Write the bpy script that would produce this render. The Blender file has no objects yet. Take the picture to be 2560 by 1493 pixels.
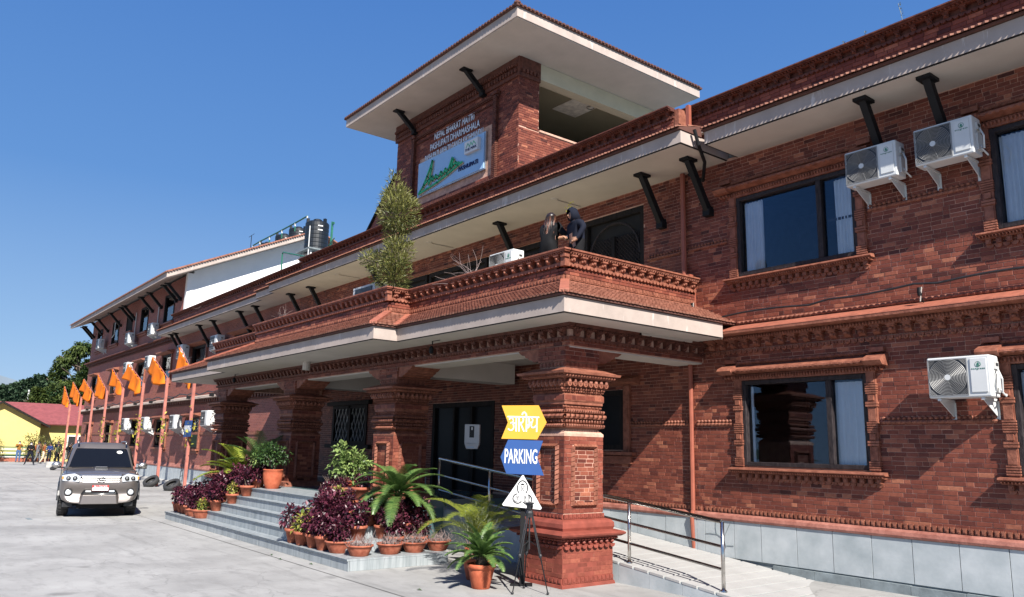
import bpy, math, random
import numpy as np
from mathutils import Vector, Matrix, noise
R = random.Random(7)
sc = bpy.context.scene
C = sc.collection
PI = math.pi
rad = math.radians

# ---------------------------------------------------------------- camera, sky, sun, exposure
EYE = 1.96
cd = bpy.data.cameras.new('camera'); cam = bpy.data.objects.new('camera', cd); C.objects.link(cam)
cd.sensor_width = 36.0; cd.sensor_fit = 'HORIZONTAL'; cd.lens = 27.84
cd.clip_start = 0.1; cd.clip_end = 4000
def cam_axes(pit=.18833, roll=.02324, yaw=.66594):
    cy, sy = math.cos(yaw), math.sin(yaw); cp, sp = math.cos(pit), math.sin(pit); cr, sr = math.cos(roll), math.sin(roll)
    Rx = np.array([[1, 0, 0], [0, cp, sp], [0, -sp, cp]]); Rz = np.array([[cr, -sr, 0], [sr, cr, 0], [0, 0, 1]])
    M = Rz @ Rx
    return np.array([-(M @ [-sy, 0, cy]), M @ [cy, 0, sy], M @ [0, -1, 0]])
_W = cam_axes()
m3 = Matrix([[_W[i][0], -_W[i][1], -_W[i][2]] for i in range(3)])
cam.matrix_world = Matrix.Translation((0, 0, EYE)) @ m3.to_4x4()
sc.camera = cam

SUN_EL = rad(40.0)
SUN_TO = Vector((0.938, -0.346, 0)).normalized()          # horizontal direction towards the sun
w = bpy.data.worlds.new('World'); sc.world = w; w.use_nodes = True
nt = w.node_tree; nt.nodes.clear()
wo = nt.nodes.new('ShaderNodeOutputWorld'); bg = nt.nodes.new('ShaderNodeBackground'); sky = nt.nodes.new('ShaderNodeTexSky')
sky.sky_type = 'NISHITA'; sky.sun_disc = False; sky.sun_elevation = SUN_EL
sky.sun_rotation = math.atan2(SUN_TO.x, SUN_TO.y)
sky.altitude = 1300; sky.air_density = 1.0; sky.dust_density = 0.25; sky.ozone_density = 3.0
bg.inputs['Strength'].default_value = 0.05
# clear winter air: the Nishita sky, evened out with a plain zenith-to-horizon blue gradient (the same at every azimuth)
tc = nt.nodes.new('ShaderNodeTexCoord'); sp = nt.nodes.new('ShaderNodeSeparateXYZ'); cr_ = nt.nodes.new('ShaderNodeValToRGB'); mxs = nt.nodes.new('ShaderNodeMix'); mxs.data_type = 'RGBA'
nt.links.new(tc.outputs['Generated'], sp.inputs[0]); nt.links.new(sp.outputs[2], cr_.inputs[0])
SKY = [(0.0, (.38, .54, .76)), (.10, (.27, .45, .72)), (.30, (.112, .28, .63)), (.60, (.055, .185, .55)), (1.0, (.035, .12, .44))]
el_ = cr_.color_ramp.elements
while len(el_) < len(SKY): el_.new(.5)
for e_, (p_, c_) in zip(el_, SKY): e_.position = p_; e_.color = (*c_, 1)
vm = nt.nodes.new('ShaderNodeVectorMath'); vm.operation = 'SCALE'; vm.inputs['Scale'].default_value = 10.4
nt.links.new(cr_.outputs[0], vm.inputs[0])
mxs.inputs[0].default_value = .85; nt.links.new(sky.outputs[0], mxs.inputs[6]); nt.links.new(vm.outputs[0], mxs.inputs[7])
nt.links.new(mxs.outputs[2], bg.inputs[0]); nt.links.new(bg.outputs[0], wo.inputs[0])
sd = bpy.data.lights.new('sun', 'SUN'); sd.energy = 5.0; sd.angle = rad(0.5); sd.color = (1.0, 0.95, 0.88)
sun = bpy.data.objects.new('sun', sd); C.objects.link(sun)
tosun = Vector((SUN_TO.x * math.cos(SUN_EL), SUN_TO.y * math.cos(SUN_EL), math.sin(SUN_EL)))
sun.rotation_euler = tosun.to_track_quat('Z', 'Y').to_euler(); sun.location = (10, -10, 30)
sc.view_settings.view_transform = 'Standard'; sc.view_settings.look = 'None'
sc.view_settings.exposure = 1.12; sc.view_settings.gamma = 1.0; sc.view_settings.use_curve_mapping = False
sc.render.engine = 'CYCLES'
sc.cycles.max_bounces = 5; sc.cycles.transparent_max_bounces = 8; sc.cycles.glossy_bounces = 3
sc.cycles.caustics_reflective = False; sc.cycles.caustics_refractive = False
try: sc.cycles.use_denoising = True
except Exception: pass

# ---------------------------------------------------------------- materials
def _mat(name):
    m = bpy.data.materials.new(name); m.use_nodes = True
    t = m.node_tree; b = t.nodes['Principled BSDF']
    return m, t, b
def N(t, typ, **k):
    n = t.nodes.new(typ)
    for a, v in k.items():
        if a in n.inputs: n.inputs[a].default_value = v
        else: setattr(n, a, v)
    return n
def mapped(t, scale=(1, 1, 1), generated=False):
    g = N(t, 'ShaderNodeNewGeometry'); mp = N(t, 'ShaderNodeMapping')
    mp.inputs['Scale'].default_value = scale
    t.links.new(g.outputs['Position'], mp.inputs['Vector']); return mp.outputs[0]
def ramp(t, src, stops):
    r = N(t, 'ShaderNodeValToRGB'); e = r.color_ramp.elements
    while len(e) < len(stops): e.new(0.5)
    for el, (p, c) in zip(e, stops):
        el.position = p; el.color = (*c, 1) if len(c) == 3 else c
    t.links.new(src, r.inputs[0]); return r.outputs[0]
def mixc(t, fac, a, b, mode='MIX'):
    n = N(t, 'ShaderNodeMix', data_type='RGBA', blend_type=mode)
    for s, i in ((fac, 0), (a, 6), (b, 7)):
        if isinstance(s, (float, int)): n.inputs[i].default_value = s
        elif isinstance(s, tuple): n.inputs[i].default_value = (*s, 1)
        else: t.links.new(s, n.inputs[i])
    return n.outputs[2]
def noi(t, vec, scale, detail=4, rough=.6):
    n = N(t, 'ShaderNodeTexNoise'); n.inputs['Scale'].default_value = scale; n.inputs['Detail'].default_value = detail
    n.inputs['Roughness'].default_value = rough
    t.links.new(vec, n.inputs['Vector']); return n.outputs[0]
def bump(t, b, h, strength=.3, dist=.01):
    n = N(t, 'ShaderNodeBump'); n.inputs['Strength'].default_value = strength; n.inputs['Distance'].default_value = dist
    t.links.new(h, n.inputs['Height']); t.links.new(n.outputs[0], b.inputs['Normal'])
def plain(name, col, rough=.6, metal=0., var=.25, scale=6., bs=0., bd=.01, stretch=(1, 1, 1), tint=None, coat=0., spec=.5, detail=5):
    """one base colour broken up by noise (grain, dirt)"""
    m, t, b = _mat(name)
    v = mapped(t, stretch); n = noi(t, v, scale, detail)
    lo = tuple(c * (1 - var) for c in col); hi = tint or tuple(min(1, c * (1 + var)) for c in col)
    t.links.new(ramp(t, n, [(.3, lo), (.7, hi)]), b.inputs['Base Color'])
    b.inputs['Roughness'].default_value = rough; b.inputs['Metallic'].default_value = metal
    b.inputs['Coat Weight'].default_value = coat; b.inputs['Specular IOR Level'].default_value = spec
    if bs: bump(t, b, noi(t, v, scale * 4, 6), bs, bd)
    return m
M = {}
def brickmat(name, stops, moss=.25, sc_=1.0):
    m, t, b = _mat(name)
    a = N(t, 'ShaderNodeAttribute', attribute_name='tone')
    col = ramp(t, a.outputs['Fac'], stops)
    v = mapped(t)
    n1 = noi(t, v, 22, 6, .7); n2 = noi(t, v, 1.3, 4)
    col = mixc(t, ramp(t, n1, [(.35, (0, 0, 0)), (.75, (1, 1, 1))]), col, mixc(t, 1.0, col, (.62, .55, .55), 'MULTIPLY'))
    col = mixc(t, ramp(t, n2, [(.45, (0, 0, 0)), (.7, (.45, .45, .45))]), col, mixc(t, 1.0, col, (.55, .42, .42), 'MULTIPLY'))
    wv = mapped(t, (9, 9, 1.6)); n3 = noi(t, wv, 1.0, 6, .75)
    col = mixc(t, ramp(t, n3, [(.62, (0, 0, 0)), (.8, (.28, .28, .28))]), col, (.42, .30, .25))
    t.links.new(col, b.inputs['Base Color']); b.inputs['Roughness'].default_value = .62
    b.inputs['Specular IOR Level'].default_value = .3
    bump(t, b, noi(t, v, 60, 5, .7), .35, .004)
    return m
BR = [(0, (.075, .022, .017)), (.25, (.135, .036, .024)), (.6, (.20, .056, .034)), (.88, (.28, .090, .054)), (1, (.37, .14, .08))]
M['brick'] = brickmat('brick', BR)
M['brick_red'] = brickmat('brick_red', [(0, (.16, .042, .028)), (.5, (.21, .058, .038)), (1, (.29, .088, .055))])
M['mortar'] = plain('mortar', (.46, .27, .20), .9, var=.3, scale=9, bs=.4)
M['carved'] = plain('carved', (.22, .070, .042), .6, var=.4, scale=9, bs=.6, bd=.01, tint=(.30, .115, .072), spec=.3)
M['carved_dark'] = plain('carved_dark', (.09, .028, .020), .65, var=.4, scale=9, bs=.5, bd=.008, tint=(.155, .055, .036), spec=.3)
M['base_paint'] = plain('base_paint', (.205, .052, .036), .55, var=.25, scale=5, bs=.35, bd=.006, spec=.3)
M['plinth_moulding'] = plain('plinth_moulding', (.27, .085, .058), .7, var=.3, scale=6, bs=.4, tint=(.38, .16, .12))
M['roof_tile'] = plain('roof_tile', (.23, .080, .050), .75, var=.35, scale=8, bs=.3, bd=.006, tint=(.34, .15, .10))
M['hip'] = plain('hip', (.29, .092, .055), .65, var=.25, scale=8, bs=.4)
def facade_paint(name, base, streak):
    m, t, b = _mat(name)
    v = mapped(t, (6, 6, .9)); n = noi(t, v, 1.0, 7, .7); n2 = noi(t, mapped(t), 2.2, 5)
    c = mixc(t, ramp(t, n2, [(.3, (0, 0, 0)), (.75, (1, 1, 1))]), base, tuple(x * .72 for x in base))
    c = mixc(t, ramp(t, n, [(.60, (0, 0, 0)), (.66, (.75, .75, .75))]), c, streak)
    t.links.new(c, b.inputs['Base Color']); b.inputs['Roughness'].default_value = .75
    bump(t, b, noi(t, mapped(t), 30, 5), .25, .006)
    return m
M['fascia'] = facade_paint('fascia', (.40, .33, .29), (.55, .50, .47))
M['soffit'] = plain('soffit', (.46, .42, .375), .8, var=.08, scale=1.4, bs=.1)
M['white_wall'] = plain('white_wall', (.72, .715, .71), .75, var=.04, scale=1.5, bs=.15)
M['cream'] = plain('cream', (.50, .45, .33), .7, var=.08, scale=2)
M['wood'] = plain('wood', (.010, .008, .008), .7, var=.6, scale=14, bs=.5, stretch=(1, 1, .2), tint=(.022, .017, .015), spec=.2)
M['wood_worn'] = plain('wood_worn', (.012, .009, .012), .6, var=.5, scale=30, bs=.6, bd=.01, stretch=(1, 1, .25), tint=(.045, .035, .035), spec=.25)
M['black_metal'] = plain('black_metal', (.008, .008, .009), .6, var=.3, spec=.2)
M['black_plastic'] = plain('black_plastic', (.018, .018, .02), .45, var=.3, scale=20)
M['steel'] = plain('steel', (.55, .53, .50), .18, metal=1., var=.15, scale=12)
M['alu'] = plain('alu', (.62, .62, .62), .35, metal=.9, var=.1)
M['pipe_red'] = plain('pipe_red', (.26, .075, .045), .5, var=.15, scale=5)
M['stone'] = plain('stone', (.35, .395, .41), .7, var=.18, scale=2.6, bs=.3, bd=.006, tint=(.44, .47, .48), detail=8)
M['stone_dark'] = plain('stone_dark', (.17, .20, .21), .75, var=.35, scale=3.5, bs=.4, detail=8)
def marble(name, base, dark):
    m, t, b = _mat(name)
    n1 = noi(t, mapped(t, (9, 9, .7)), 1.0, 6, .7); n2 = noi(t, mapped(t, (1, 6, 1)), 3, 7, .65)
    c = mixc(t, ramp(t, n1, [(.42, (0, 0, 0)), (.72, (1, 1, 1))]), base, dark)
    c = mixc(t, ramp(t, n2, [(.5, (0, 0, 0)), (.8, (.6, .6, .6))]), c, tuple(x * .6 for x in base))
    t.links.new(c, b.inputs['Base Color']); b.inputs['Roughness'].default_value = .45
    bump(t, b, n2, .15, .005); return m
M['step_stone'] = marble('step_stone', (.30, .325, .335), (.16, .185, .195))
M['step_edge'] = plain('step_edge', (.09, .11, .13), .5, var=.4, scale=8)
M['porch_floor'] = plain('porch_floor', (.07, .12, .13), .25, var=.3, scale=2)
M['ramp_floor'] = plain('ramp_floor', (.33, .325, .315), .7, var=.08, scale=3, bs=.25)
def concrete():
    m, t, b = _mat('concrete')
    v = mapped(t); a = noi(t, v, .55, 8, .62); d = noi(t, mapped(t, (1, 2.2, 1)), 1.7, 9, .7); f = noi(t, v, 38, 6, .75)
    c = ramp(t, a, [(.28, (.235, .231, .222)), (.5, (.305, .30, .288)), (.72, (.37, .365, .35))])
    c = mixc(t, ramp(t, d, [(.50, (0, 0, 0)), (.74, (.55, .55, .55))]), c, (.145, .14, .135))
    c = mixc(t, ramp(t, noi(t, mapped(t, (1.3, .8, 1)), .23, 5, .6), [(.53, (0, 0, 0)), (.66, (.5, .5, .5))]), c, (.19, .186, .18))
    c = mixc(t, ramp(t, f, [(.55, (0, 0, 0)), (.75, (.4, .4, .4))]), c, (.17, .165, .158))
    c = mixc(t, ramp(t, noi(t, mapped(t, (.16, 1.5, 1)), 1.1, 7, .65), [(.56, (0, 0, 0)), (.70, (.55, .55, .55))]), c, (.15, .147, .142))
    c = mixc(t, ramp(t, noi(t, mapped(t), 1.15, 2, .4), [(.70, (0, 0, 0)), (.76, (.6, .6, .6))]), c, (.12, .117, .112))
    cr = N(t, 'ShaderNodeTexVoronoi', feature='DISTANCE_TO_EDGE'); cr.inputs['Scale'].default_value = .32
    wv = N(t, 'ShaderNodeVectorMath', operation='ADD'); t.links.new(v, wv.inputs[0])
    nn = N(t, 'ShaderNodeTexNoise'); nn.inputs['Scale'].default_value = 1.6; nn.inputs['Detail'].default_value = 6; t.links.new(v, nn.inputs['Vector'])
    t.links.new(nn.outputs['Color'], wv.inputs[1]); t.links.new(wv.outputs[0], cr.inputs['Vector'])
    c = mixc(t, ramp(t, cr.outputs['Distance'], [(0, (.55, .55, .55)), (.006, (0, 0, 0))]), c, (.16, .155, .15))
    t.links.new(c, b.inputs['Base Color']); b.inputs['Roughness'].default_value = .8
    b.inputs['Specular IOR Level'].default_value = .25
    s = N(t, 'ShaderNodeMath', operation='ADD'); t.links.new(d, s.inputs[0]); t.links.new(f, s.inputs[1])
    bump(t, b, s.outputs[0], .35, .012); return m
M['concrete'] = concrete()
M['terracotta'] = plain('terracotta', (.38, .085, .042), .75, var=.2, scale=9, bs=.2, tint=(.46, .125, .062), spec=.2)
M['terracotta_old'] = plain('terracotta_old', (.31, .08, .045), .8, var=.3, scale=12, bs=.25, tint=(.40, .135, .08), spec=.2)
M['tile_bed'] = plain('tile_bed', (.09, .035, .025), .9)
M['soil'] = plain('soil', (.05, .035, .025), .95, var=.5, scale=40, bs=.8)
def leaf(name, a, b_, rough=.45, trans=.25, spec=.5):
    m, t, b = _mat(name)
    at_ = N(t, 'ShaderNodeAttribute', attribute_name='tone')
    c = ramp(t, at_.outputs['Fac'], [(0, a), (1, b_)])
    t.links.new(c, b.inputs['Base Color']); b.inputs['Roughness'].default_value = rough
    b.inputs['Specular IOR Level'].default_value = spec
    tr = N(t, 'ShaderNodeBsdfTranslucent'); mx = N(t, 'ShaderNodeMixShader'); mx.inputs[0].default_value = trans
    t.links.new(c, tr.inputs[0]); t.links.new(b.outputs[0], mx.inputs[1]); t.links.new(tr.outputs[0], mx.inputs[2])
    t.links.new(mx.outputs[0], t.nodes['Material Output'].inputs[0]); return m
M['leaf_purple'] = leaf('leaf_purple', (.028, .006, .014), (.16, .035, .06), .35)
M['leaf_coleus'] = leaf('leaf_coleus', (.10, .14, .02), (.50, .42, .10), .5)
M['leaf_cycad'] = leaf('leaf_cycad', (.04, .095, .025), (.15, .23, .06), .4)
M['leaf_palm'] = leaf('leaf_palm', (.10, .15, .02), (.34, .36, .05), .4)
M['leaf_jade'] = leaf('leaf_jade', (.07, .13, .035), (.30, .38, .12), .35)
M['leaf_dark'] = leaf('leaf_dark', (.02, .05, .015), (.07, .13, .03), .4)
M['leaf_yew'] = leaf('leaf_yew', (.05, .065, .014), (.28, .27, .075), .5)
M['leaf_grey'] = leaf('leaf_grey', (.07, .09, .05), (.20, .22, .12), .6)
M['leaf_vine'] = leaf('leaf_vine', (.25, .28, .03), (.62, .55, .08), .5, .4)
M['leaf_tree'] = leaf('leaf_tree', (.012, .032, .010), (.10, .13, .028), .6, .2, .2)
M['leaf_hill'] = leaf('leaf_hill', (.02, .045, .025), (.055, .085, .045), .8, .1, .1)
M['stem'] = plain('stem', (.17, .12, .09), .8, var=.4, scale=20)
M['bark'] = plain('bark', (.10, .075, .055), .9, var=.4, scale=10, bs=.6)
M['twig'] = plain('twig', (.20, .15, .14), .9, var=.3, scale=20)
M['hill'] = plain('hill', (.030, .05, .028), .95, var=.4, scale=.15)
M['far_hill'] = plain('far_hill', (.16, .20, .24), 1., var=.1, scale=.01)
M['orange'] = plain('orange', (.66, .155, .009), .75, var=.12, scale=3, spec=.2)
M['pole'] = plain('pole', (.36, .115, .085), .5, var=.2, scale=4, tint=(.44, .165, .13))
M['rubber'] = plain('rubber', (.02, .02, .021), .75, var=.4, scale=15, bs=.3)
M['ac_white'] = plain('ac_white', (.56, .57, .56), .4, var=.06, scale=3)
M['ac_side'] = plain('ac_side', (.50, .50, .485), .45, var=.1, scale=4)
M['ac_dark'] = plain('ac_dark', (.035, .036, .038), .5, var=.3)
M['ac_grill'] = plain('ac_grill', (.20, .20, .20), .4, var=.1)
M['teal'] = plain('teal', (.02, .16, .10), .5)
M['tank'] = plain('tank', (.006, .009, .013), .45, var=.3, scale=3)
M['green_pipe'] = plain('green_pipe', (.015, .11, .07), .5, var=.2)
M['yellow_wall'] = plain('yellow_wall', (.56, .45, .16), .8, var=.05, scale=1.5)
M['red_roof'] = plain('red_roof', (.22, .058, .058), .7, var=.2, scale=3)
M['sign_yellow'] = plain('sign_yellow', (.50, .265, .014), .55, var=.06, scale=3)
M['sign_blue'] = plain('sign_blue', (.005, .048, .19), .55, var=.08, scale=3)
M['sign_white'] = plain('sign_white', (.62, .62, .61), .5, var=.03)
M['sign_black'] = plain('sign_black', (.012, .012, .014), .6)
M['board_blue'] = plain('board_blue', (.30, .46, .66), .12, var=.06, scale=1, spec=.8)
M['letter_steel'] = plain('letter_steel', (.62, .70, .80), .5, metal=.0, var=.1)
M['letter_green'] = plain('letter_green', (.02, .36, .13), .4)
M['letter_navy'] = plain('letter_navy', (.01, .015, .10), .4)
M['letter_tan'] = plain('letter_tan', (.45, .36, .26), .5)
M['car_paint'] = plain('car_paint', (.145, .128, .12), .36, metal=.5, var=.04, coat=.6)
M['chrome'] = plain('chrome', (.46, .45, .43), .28, metal=.9, var=.05)
M['car_black'] = plain('car_black', (.012, .012, .013), .4)
M['car_glass'] = plain('car_glass', (.006, .007, .009), .06, var=.05, spec=.35)
M['dark_pane'] = plain('dark_pane', (.006, .006, .007), .35, spec=.15)
M['lamp_glass'] = plain('lamp_glass', (.62, .65, .68), .1, var=.15, scale=14, metal=.35, coat=1.)
M['rim'] = plain('rim', (.45, .45, .46), .3, metal=.9)
M['plate_red'] = plain('plate_red', (.62, .03, .03), .5)
M['amber'] = plain('amber', (.7, .25, .05), .3)
M['light_panel'] = plain('light_panel', (.80, .78, .68), .7)
M['tower_ceiling'] = plain('tower_ceiling', (.30, .28, .19), .6, var=.15, scale=.6)
M['skin'] = plain('skin', (.36, .19, .12), .5, var=.1)
M['hair'] = plain('hair', (.010, .008, .008), .35, var=.4, scale=40, tint=(.03, .018, .014))
M['hair_tip'] = plain('hair_tip', (.07, .025, .015), .4, var=.4, scale=60, tint=(.20, .08, .045))
for nm, c in dict(navy=(.007, .009, .018), puffer=(.006, .006, .007), black=(.006, .006, .007), brown=(.10, .055, .03), mustard=(.22, .10, .02), jeans=(.06, .11, .22), khaki=(.50, .42, .30), olive=(.06, .07, .035), rust=(.20, .06, .02), blue=(.012, .03, .11), grey=(.14, .14, .15), maskw=(.75, .76, .77)).items():
    M['cloth_' + nm] = plain('cloth_' + nm, c, .85, var=.2, scale=12, bs=.4, bd=.01, spec=.2)
M['curtain'] = plain('curtain', (.82, .85, .86), .85, var=.06, scale=4)
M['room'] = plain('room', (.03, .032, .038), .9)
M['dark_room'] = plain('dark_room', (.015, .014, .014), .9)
M['kerb'] = plain('kerb', (.36, .35, .33), .85, var=.3, scale=4, bs=.4)
M['sanitizer'] = plain('sanitizer', (.55, .56, .58), .4, var=.05)
def glass(nm='window_glass', tint=(.34, .42, .52, 1)):
    m, t, b = _mat(nm)
    g = N(t, 'ShaderNodeBsdfGlossy'); g.inputs['Roughness'].default_value = .015; g.inputs['Color'].default_value = tint
    tr = N(t, 'ShaderNodeBsdfTransparent'); tr.inputs['Color'].default_value = (.95, .97, 1, 1)
    fr = N(t, 'ShaderNodeFresnel'); fr.inputs[0].default_value = 1.5
    ad = N(t, 'ShaderNodeMath', operation='ADD'); ad.inputs[1].default_value = .03; t.links.new(fr.outputs[0], ad.inputs[0])
    mx = N(t, 'ShaderNodeMixShader'); t.links.new(ad.outputs[0], mx.inputs[0])
    t.links.new(tr.outputs[0], mx.inputs[1]); t.links.new(g.outputs[0], mx.inputs[2])
    t.links.new(mx.outputs[0], t.nodes['Material Output'].inputs[0]); return m
M['glass'] = glass()
M['glass_wing'] = glass('glass_wing', (.95, .97, 1, 1))
def far_brick():
    m, t, b = _mat('far_brick')
    g = N(t, 'ShaderNodeNewGeometry'); sx = N(t, 'ShaderNodeSeparateXYZ'); t.links.new(g.outputs['Position'], sx.inputs[0])
    ad = N(t, 'ShaderNodeMath', operation='ADD'); t.links.new(sx.outputs[0], ad.inputs[0]); t.links.new(sx.outputs[1], ad.inputs[1])
    cx = N(t, 'ShaderNodeCombineXYZ'); t.links.new(ad.outputs[0], cx.inputs[0]); t.links.new(sx.outputs[2], cx.inputs[1])
    br = N(t, 'ShaderNodeTexBrick'); t.links.new(cx.outputs[0], br.inputs['Vector'])
    br.inputs['Scale'].default_value = 1; br.inputs['Brick Width'].default_value = .23; br.inputs['Row Height'].default_value = .062
    br.inputs['Mortar Size'].default_value = .005; br.inputs['Color1'].default_value = (.14, .035, .023, 1); br.inputs['Color2'].default_value = (.25, .068, .042, 1)
    br.inputs['Mortar'].default_value = (.36, .20, .165, 1); br.inputs['Bias'].default_value = 0
    v = mapped(t); n2 = noi(t, v, .8, 6)
    c = mixc(t, ramp(t, n2, [(.4, (0, 0, 0)), (.7, (.6, .6, .6))]), br.outputs[0], (.20, .06, .055))
    c = mixc(t, ramp(t, noi(t, v, 7, 4), [(.4, (0, 0, 0)), (.7, (.4, .4, .4))]), c, (.28, .095, .068))
    t.links.new(c, b.inputs['Base Color']); b.inputs['Roughness'].default_value = .75
    iv = N(t, 'ShaderNodeInvert'); t.links.new(br.outputs['Fac'], iv.inputs['Color']); bump(t, b, iv.outputs[0], .5, .006)
    return m
M['far_brick'] = far_brick()

# ---------------------------------------------------------------- objects and mesh helpers
def empty(name, loc=(0, 0, 0), parent=None, rz=0.):
    o = bpy.data.objects.new(name, None); C.objects.link(o); o.location = loc; o.rotation_euler = (0, 0, rz)
    o.empty_display_size = .1
    if parent: o.parent = parent
    return o
def tag(o, label=None, cat=None, group=None, kind=None):
    if label: o['label'] = label
    if cat: o['category'] = cat
    if group: o['group'] = group
    if kind: o['kind'] = kind
    return o
def thing(name, label, cat, loc=(0, 0, 0), rz=0., group=None):
    return tag(empty(name, loc, None, rz), label, cat, group)
class MB:
    """collects simple solids and links them as ONE mesh object"""
    def __init__(s): s.v = []; s.f = []; s.m = []; s.t = []; s.mats = []; s.tone = .5; s.mi = 0; s.xf = None
    def mat(s, name):
        if name not in s.mats: s.mats.append(name)
        s.mi = s.mats.index(name); return s
    def add(s, vs, fs):
        if s.xf is not None: vs = [tuple(s.xf @ Vector(p)) for p in vs]
        k = len(s.v); s.v.extend(vs); s.t.extend([s.tone] * len(vs))
        for f in fs: s.f.append(tuple(i + k for i in f)); s.m.append(s.mi)
        return s
    def box(s, x0, x1, y0, y1, z0, z1):
        if x0 > x1: x0, x1 = x1, x0
        if y0 > y1: y0, y1 = y1, y0
        if z0 > z1: z0, z1 = z1, z0
        return s.add([(x0, y0, z0), (x1, y0, z0), (x1, y1, z0), (x0, y1, z0), (x0, y0, z1), (x1, y0, z1), (x1, y1, z1), (x0, y1, z1)],
                     [(0, 3, 2, 1), (4, 5, 6, 7), (0, 1, 5, 4), (1, 2, 6, 5), (2, 3, 7, 6), (3, 0, 4, 7)])
    def hexa(s, p):   # 8 points, bottom 4 (ccw from above) then top 4
        return s.add([tuple(q) for q in p], [(0, 3, 2, 1), (4, 5, 6, 7), (0, 1, 5, 4), (1, 2, 6, 5), (2, 3, 7, 6), (3, 0, 4, 7)])
    def quad(s, a, b, c, d): return s.add([a, b, c, d], [(0, 1, 2, 3)])
    def prism(s, poly, axis, a, b):
        """poly: 2-D points, extruded along axis ('x': poly=(y,z); 'y': (x,z); 'z': (x,y)) from a to b"""
        n = len(poly)
        def P(p, h): return {'x': (h, p[0], p[1]), 'y': (p[0], h, p[1]), 'z': (p[0], p[1], h)}[axis]
        vs = [P(p, a) for p in poly] + [P(p, b) for p in poly]
        fs = [tuple(range(n))[::-1], tuple(range(n, 2 * n))] + [(i, (i + 1) % n, n + (i + 1) % n, n + i) for i in range(n)]
        return s.add(vs, fs)
    def ring(s, levels):
        """stack of rectangles: levels = (z, x0, x1, y0, y1)"""
        vs = []; fs = []
        for z, x0, x1, y0, y1 in levels: vs += [(x0, y0, z), (x1, y0, z), (x1, y1, z), (x0, y1, z)]
        for k in range(len(levels) - 1):
            o = 4 * k
            for i in range(4): fs.append((o + i, o + (i + 1) % 4, o + 4 + (i + 1) % 4, o + 4 + i))
        n = 4 * (len(levels) - 1)
        fs += [(3, 2, 1, 0), (n, n + 1, n + 2, n + 3)]
        return s.add(vs, fs)
    def lathe(s, prof, n=16, c=(0, 0, 0), cap=True):
        vs = []; fs = []
        for r, z in prof:
            for i in range(n): a = 2 * PI * i / n; vs.append((c[0] + r * math.cos(a), c[1] + r * math.sin(a), c[2] + z))
        for k in range(len(prof) - 1):
            for i in range(n): j = (i + 1) % n; fs.append((k * n + i, k * n + j, (k + 1) * n + j, (k + 1) * n + i))
        if cap: fs += [tuple(range(n))[::-1], tuple(range((len(prof) - 1) * n, len(prof) * n))]
        return s.add(vs, fs)
    def tube(s, pts, r, n=6, r2=None, cap=True):
        pts = [Vector(p) for p in pts]; vs = []; fs = []; K = len(pts)
        up = Vector((0, 0, 1)); side = None
        for k, p in enumerate(pts):
            d = (pts[min(k + 1, K - 1)] - pts[max(k - 1, 0)])
            if d.length < 1e-9: d = Vector((0, 0, 1))
            d.normalize()
            if side is None:
                side = d.cross(up)
                if side.length < 1e-3: side = d.cross(Vector((1, 0, 0)))
            side = (side - d * side.dot(d))
            if side.length < 1e-6: side = d.orthogonal()
            side.normalize(); o = d.cross(side)
            rr = r if r2 is None else r + (r2 - r) * k / max(1, K - 1)
            for i in range(n): a = 2 * PI * i / n; q = p + side * (rr * math.cos(a)) + o * (rr * math.sin(a)); vs.append(tuple(q))
        for k in range(K - 1):
            for i in range(n): j = (i + 1) % n; fs.append((k * n + i, k * n + j, (k + 1) * n + j, (k + 1) * n + i))
        if cap: fs += [tuple(range(n)), tuple(range((K - 1) * n, K * n))[::-1]]
        return s.add(vs, fs)
    def ball(s, c, rx, ry=None, rz=None, n=8, m=5):
        ry = ry or rx; rz = rz or rx; vs = [(c[0], c[1], c[2] - rz)]; fs = []
        for k in range(1, m):
            a = PI * k / m - PI / 2
            for i in range(n): b = 2 * PI * i / n; vs.append((c[0] + rx * math.cos(a) * math.cos(b), c[1] + ry * math.cos(a) * math.sin(b), c[2] + rz * math.sin(a)))
        vs.append((c[0], c[1], c[2] + rz)); T = len(vs) - 1
        for i in range(n): fs.append((0, 1 + (i + 1) % n, 1 + i)); fs.append((T, T - n + i, T - n + (i + 1) % n))
        for k in range(m - 2):
            for i in range(n): j = (i + 1) % n; fs.append((1 + k * n + i, 1 + k * n + j, 1 + (k + 1) * n + j, 1 + (k + 1) * n + i))
        return s.add(vs, fs)
    def mesh(s, name, smooth=False):
        me = bpy.data.meshes.new(name); me.from_pydata(s.v, [], s.f)
        for mn in s.mats: me.materials.append(M[mn])
        if len(s.mats) > 1: me.polygons.foreach_set('material_index', s.m)
        if smooth: me.polygons.foreach_set('use_smooth', [True] * len(s.f))
        a = me.attributes.new('tone', 'FLOAT', 'POINT'); a.data.foreach_set('value', s.t)
        me.update(); return me
    def build(s, name, mat=None, parent=None, kind=None, smooth=False, label=None):
        if mat is not None and not s.mats: s.mats = [mat]
        me = s.mesh(name, smooth); o = bpy.data.objects.new(name, me); C.objects.link(o)
        if parent: o.parent = parent
        if kind: o['kind'] = kind
        if label: o['label'] = label
        return o
def inst(name, me, loc, parent=None, rot=(0, 0, 0), scale=(1, 1, 1)):
    o = bpy.data.objects.new(name, me); C.objects.link(o); o.location = loc; o.rotation_euler = rot; o.scale = scale
    if parent: o.parent = parent
    return o
def bevel(o, w=.01, seg=2, ang=.6):
    b = o.modifiers.new('bevel', 'BEVEL'); b.width = w; b.segments = seg; b.limit_method = 'ANGLE'; b.angle_limit = ang; return o
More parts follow.
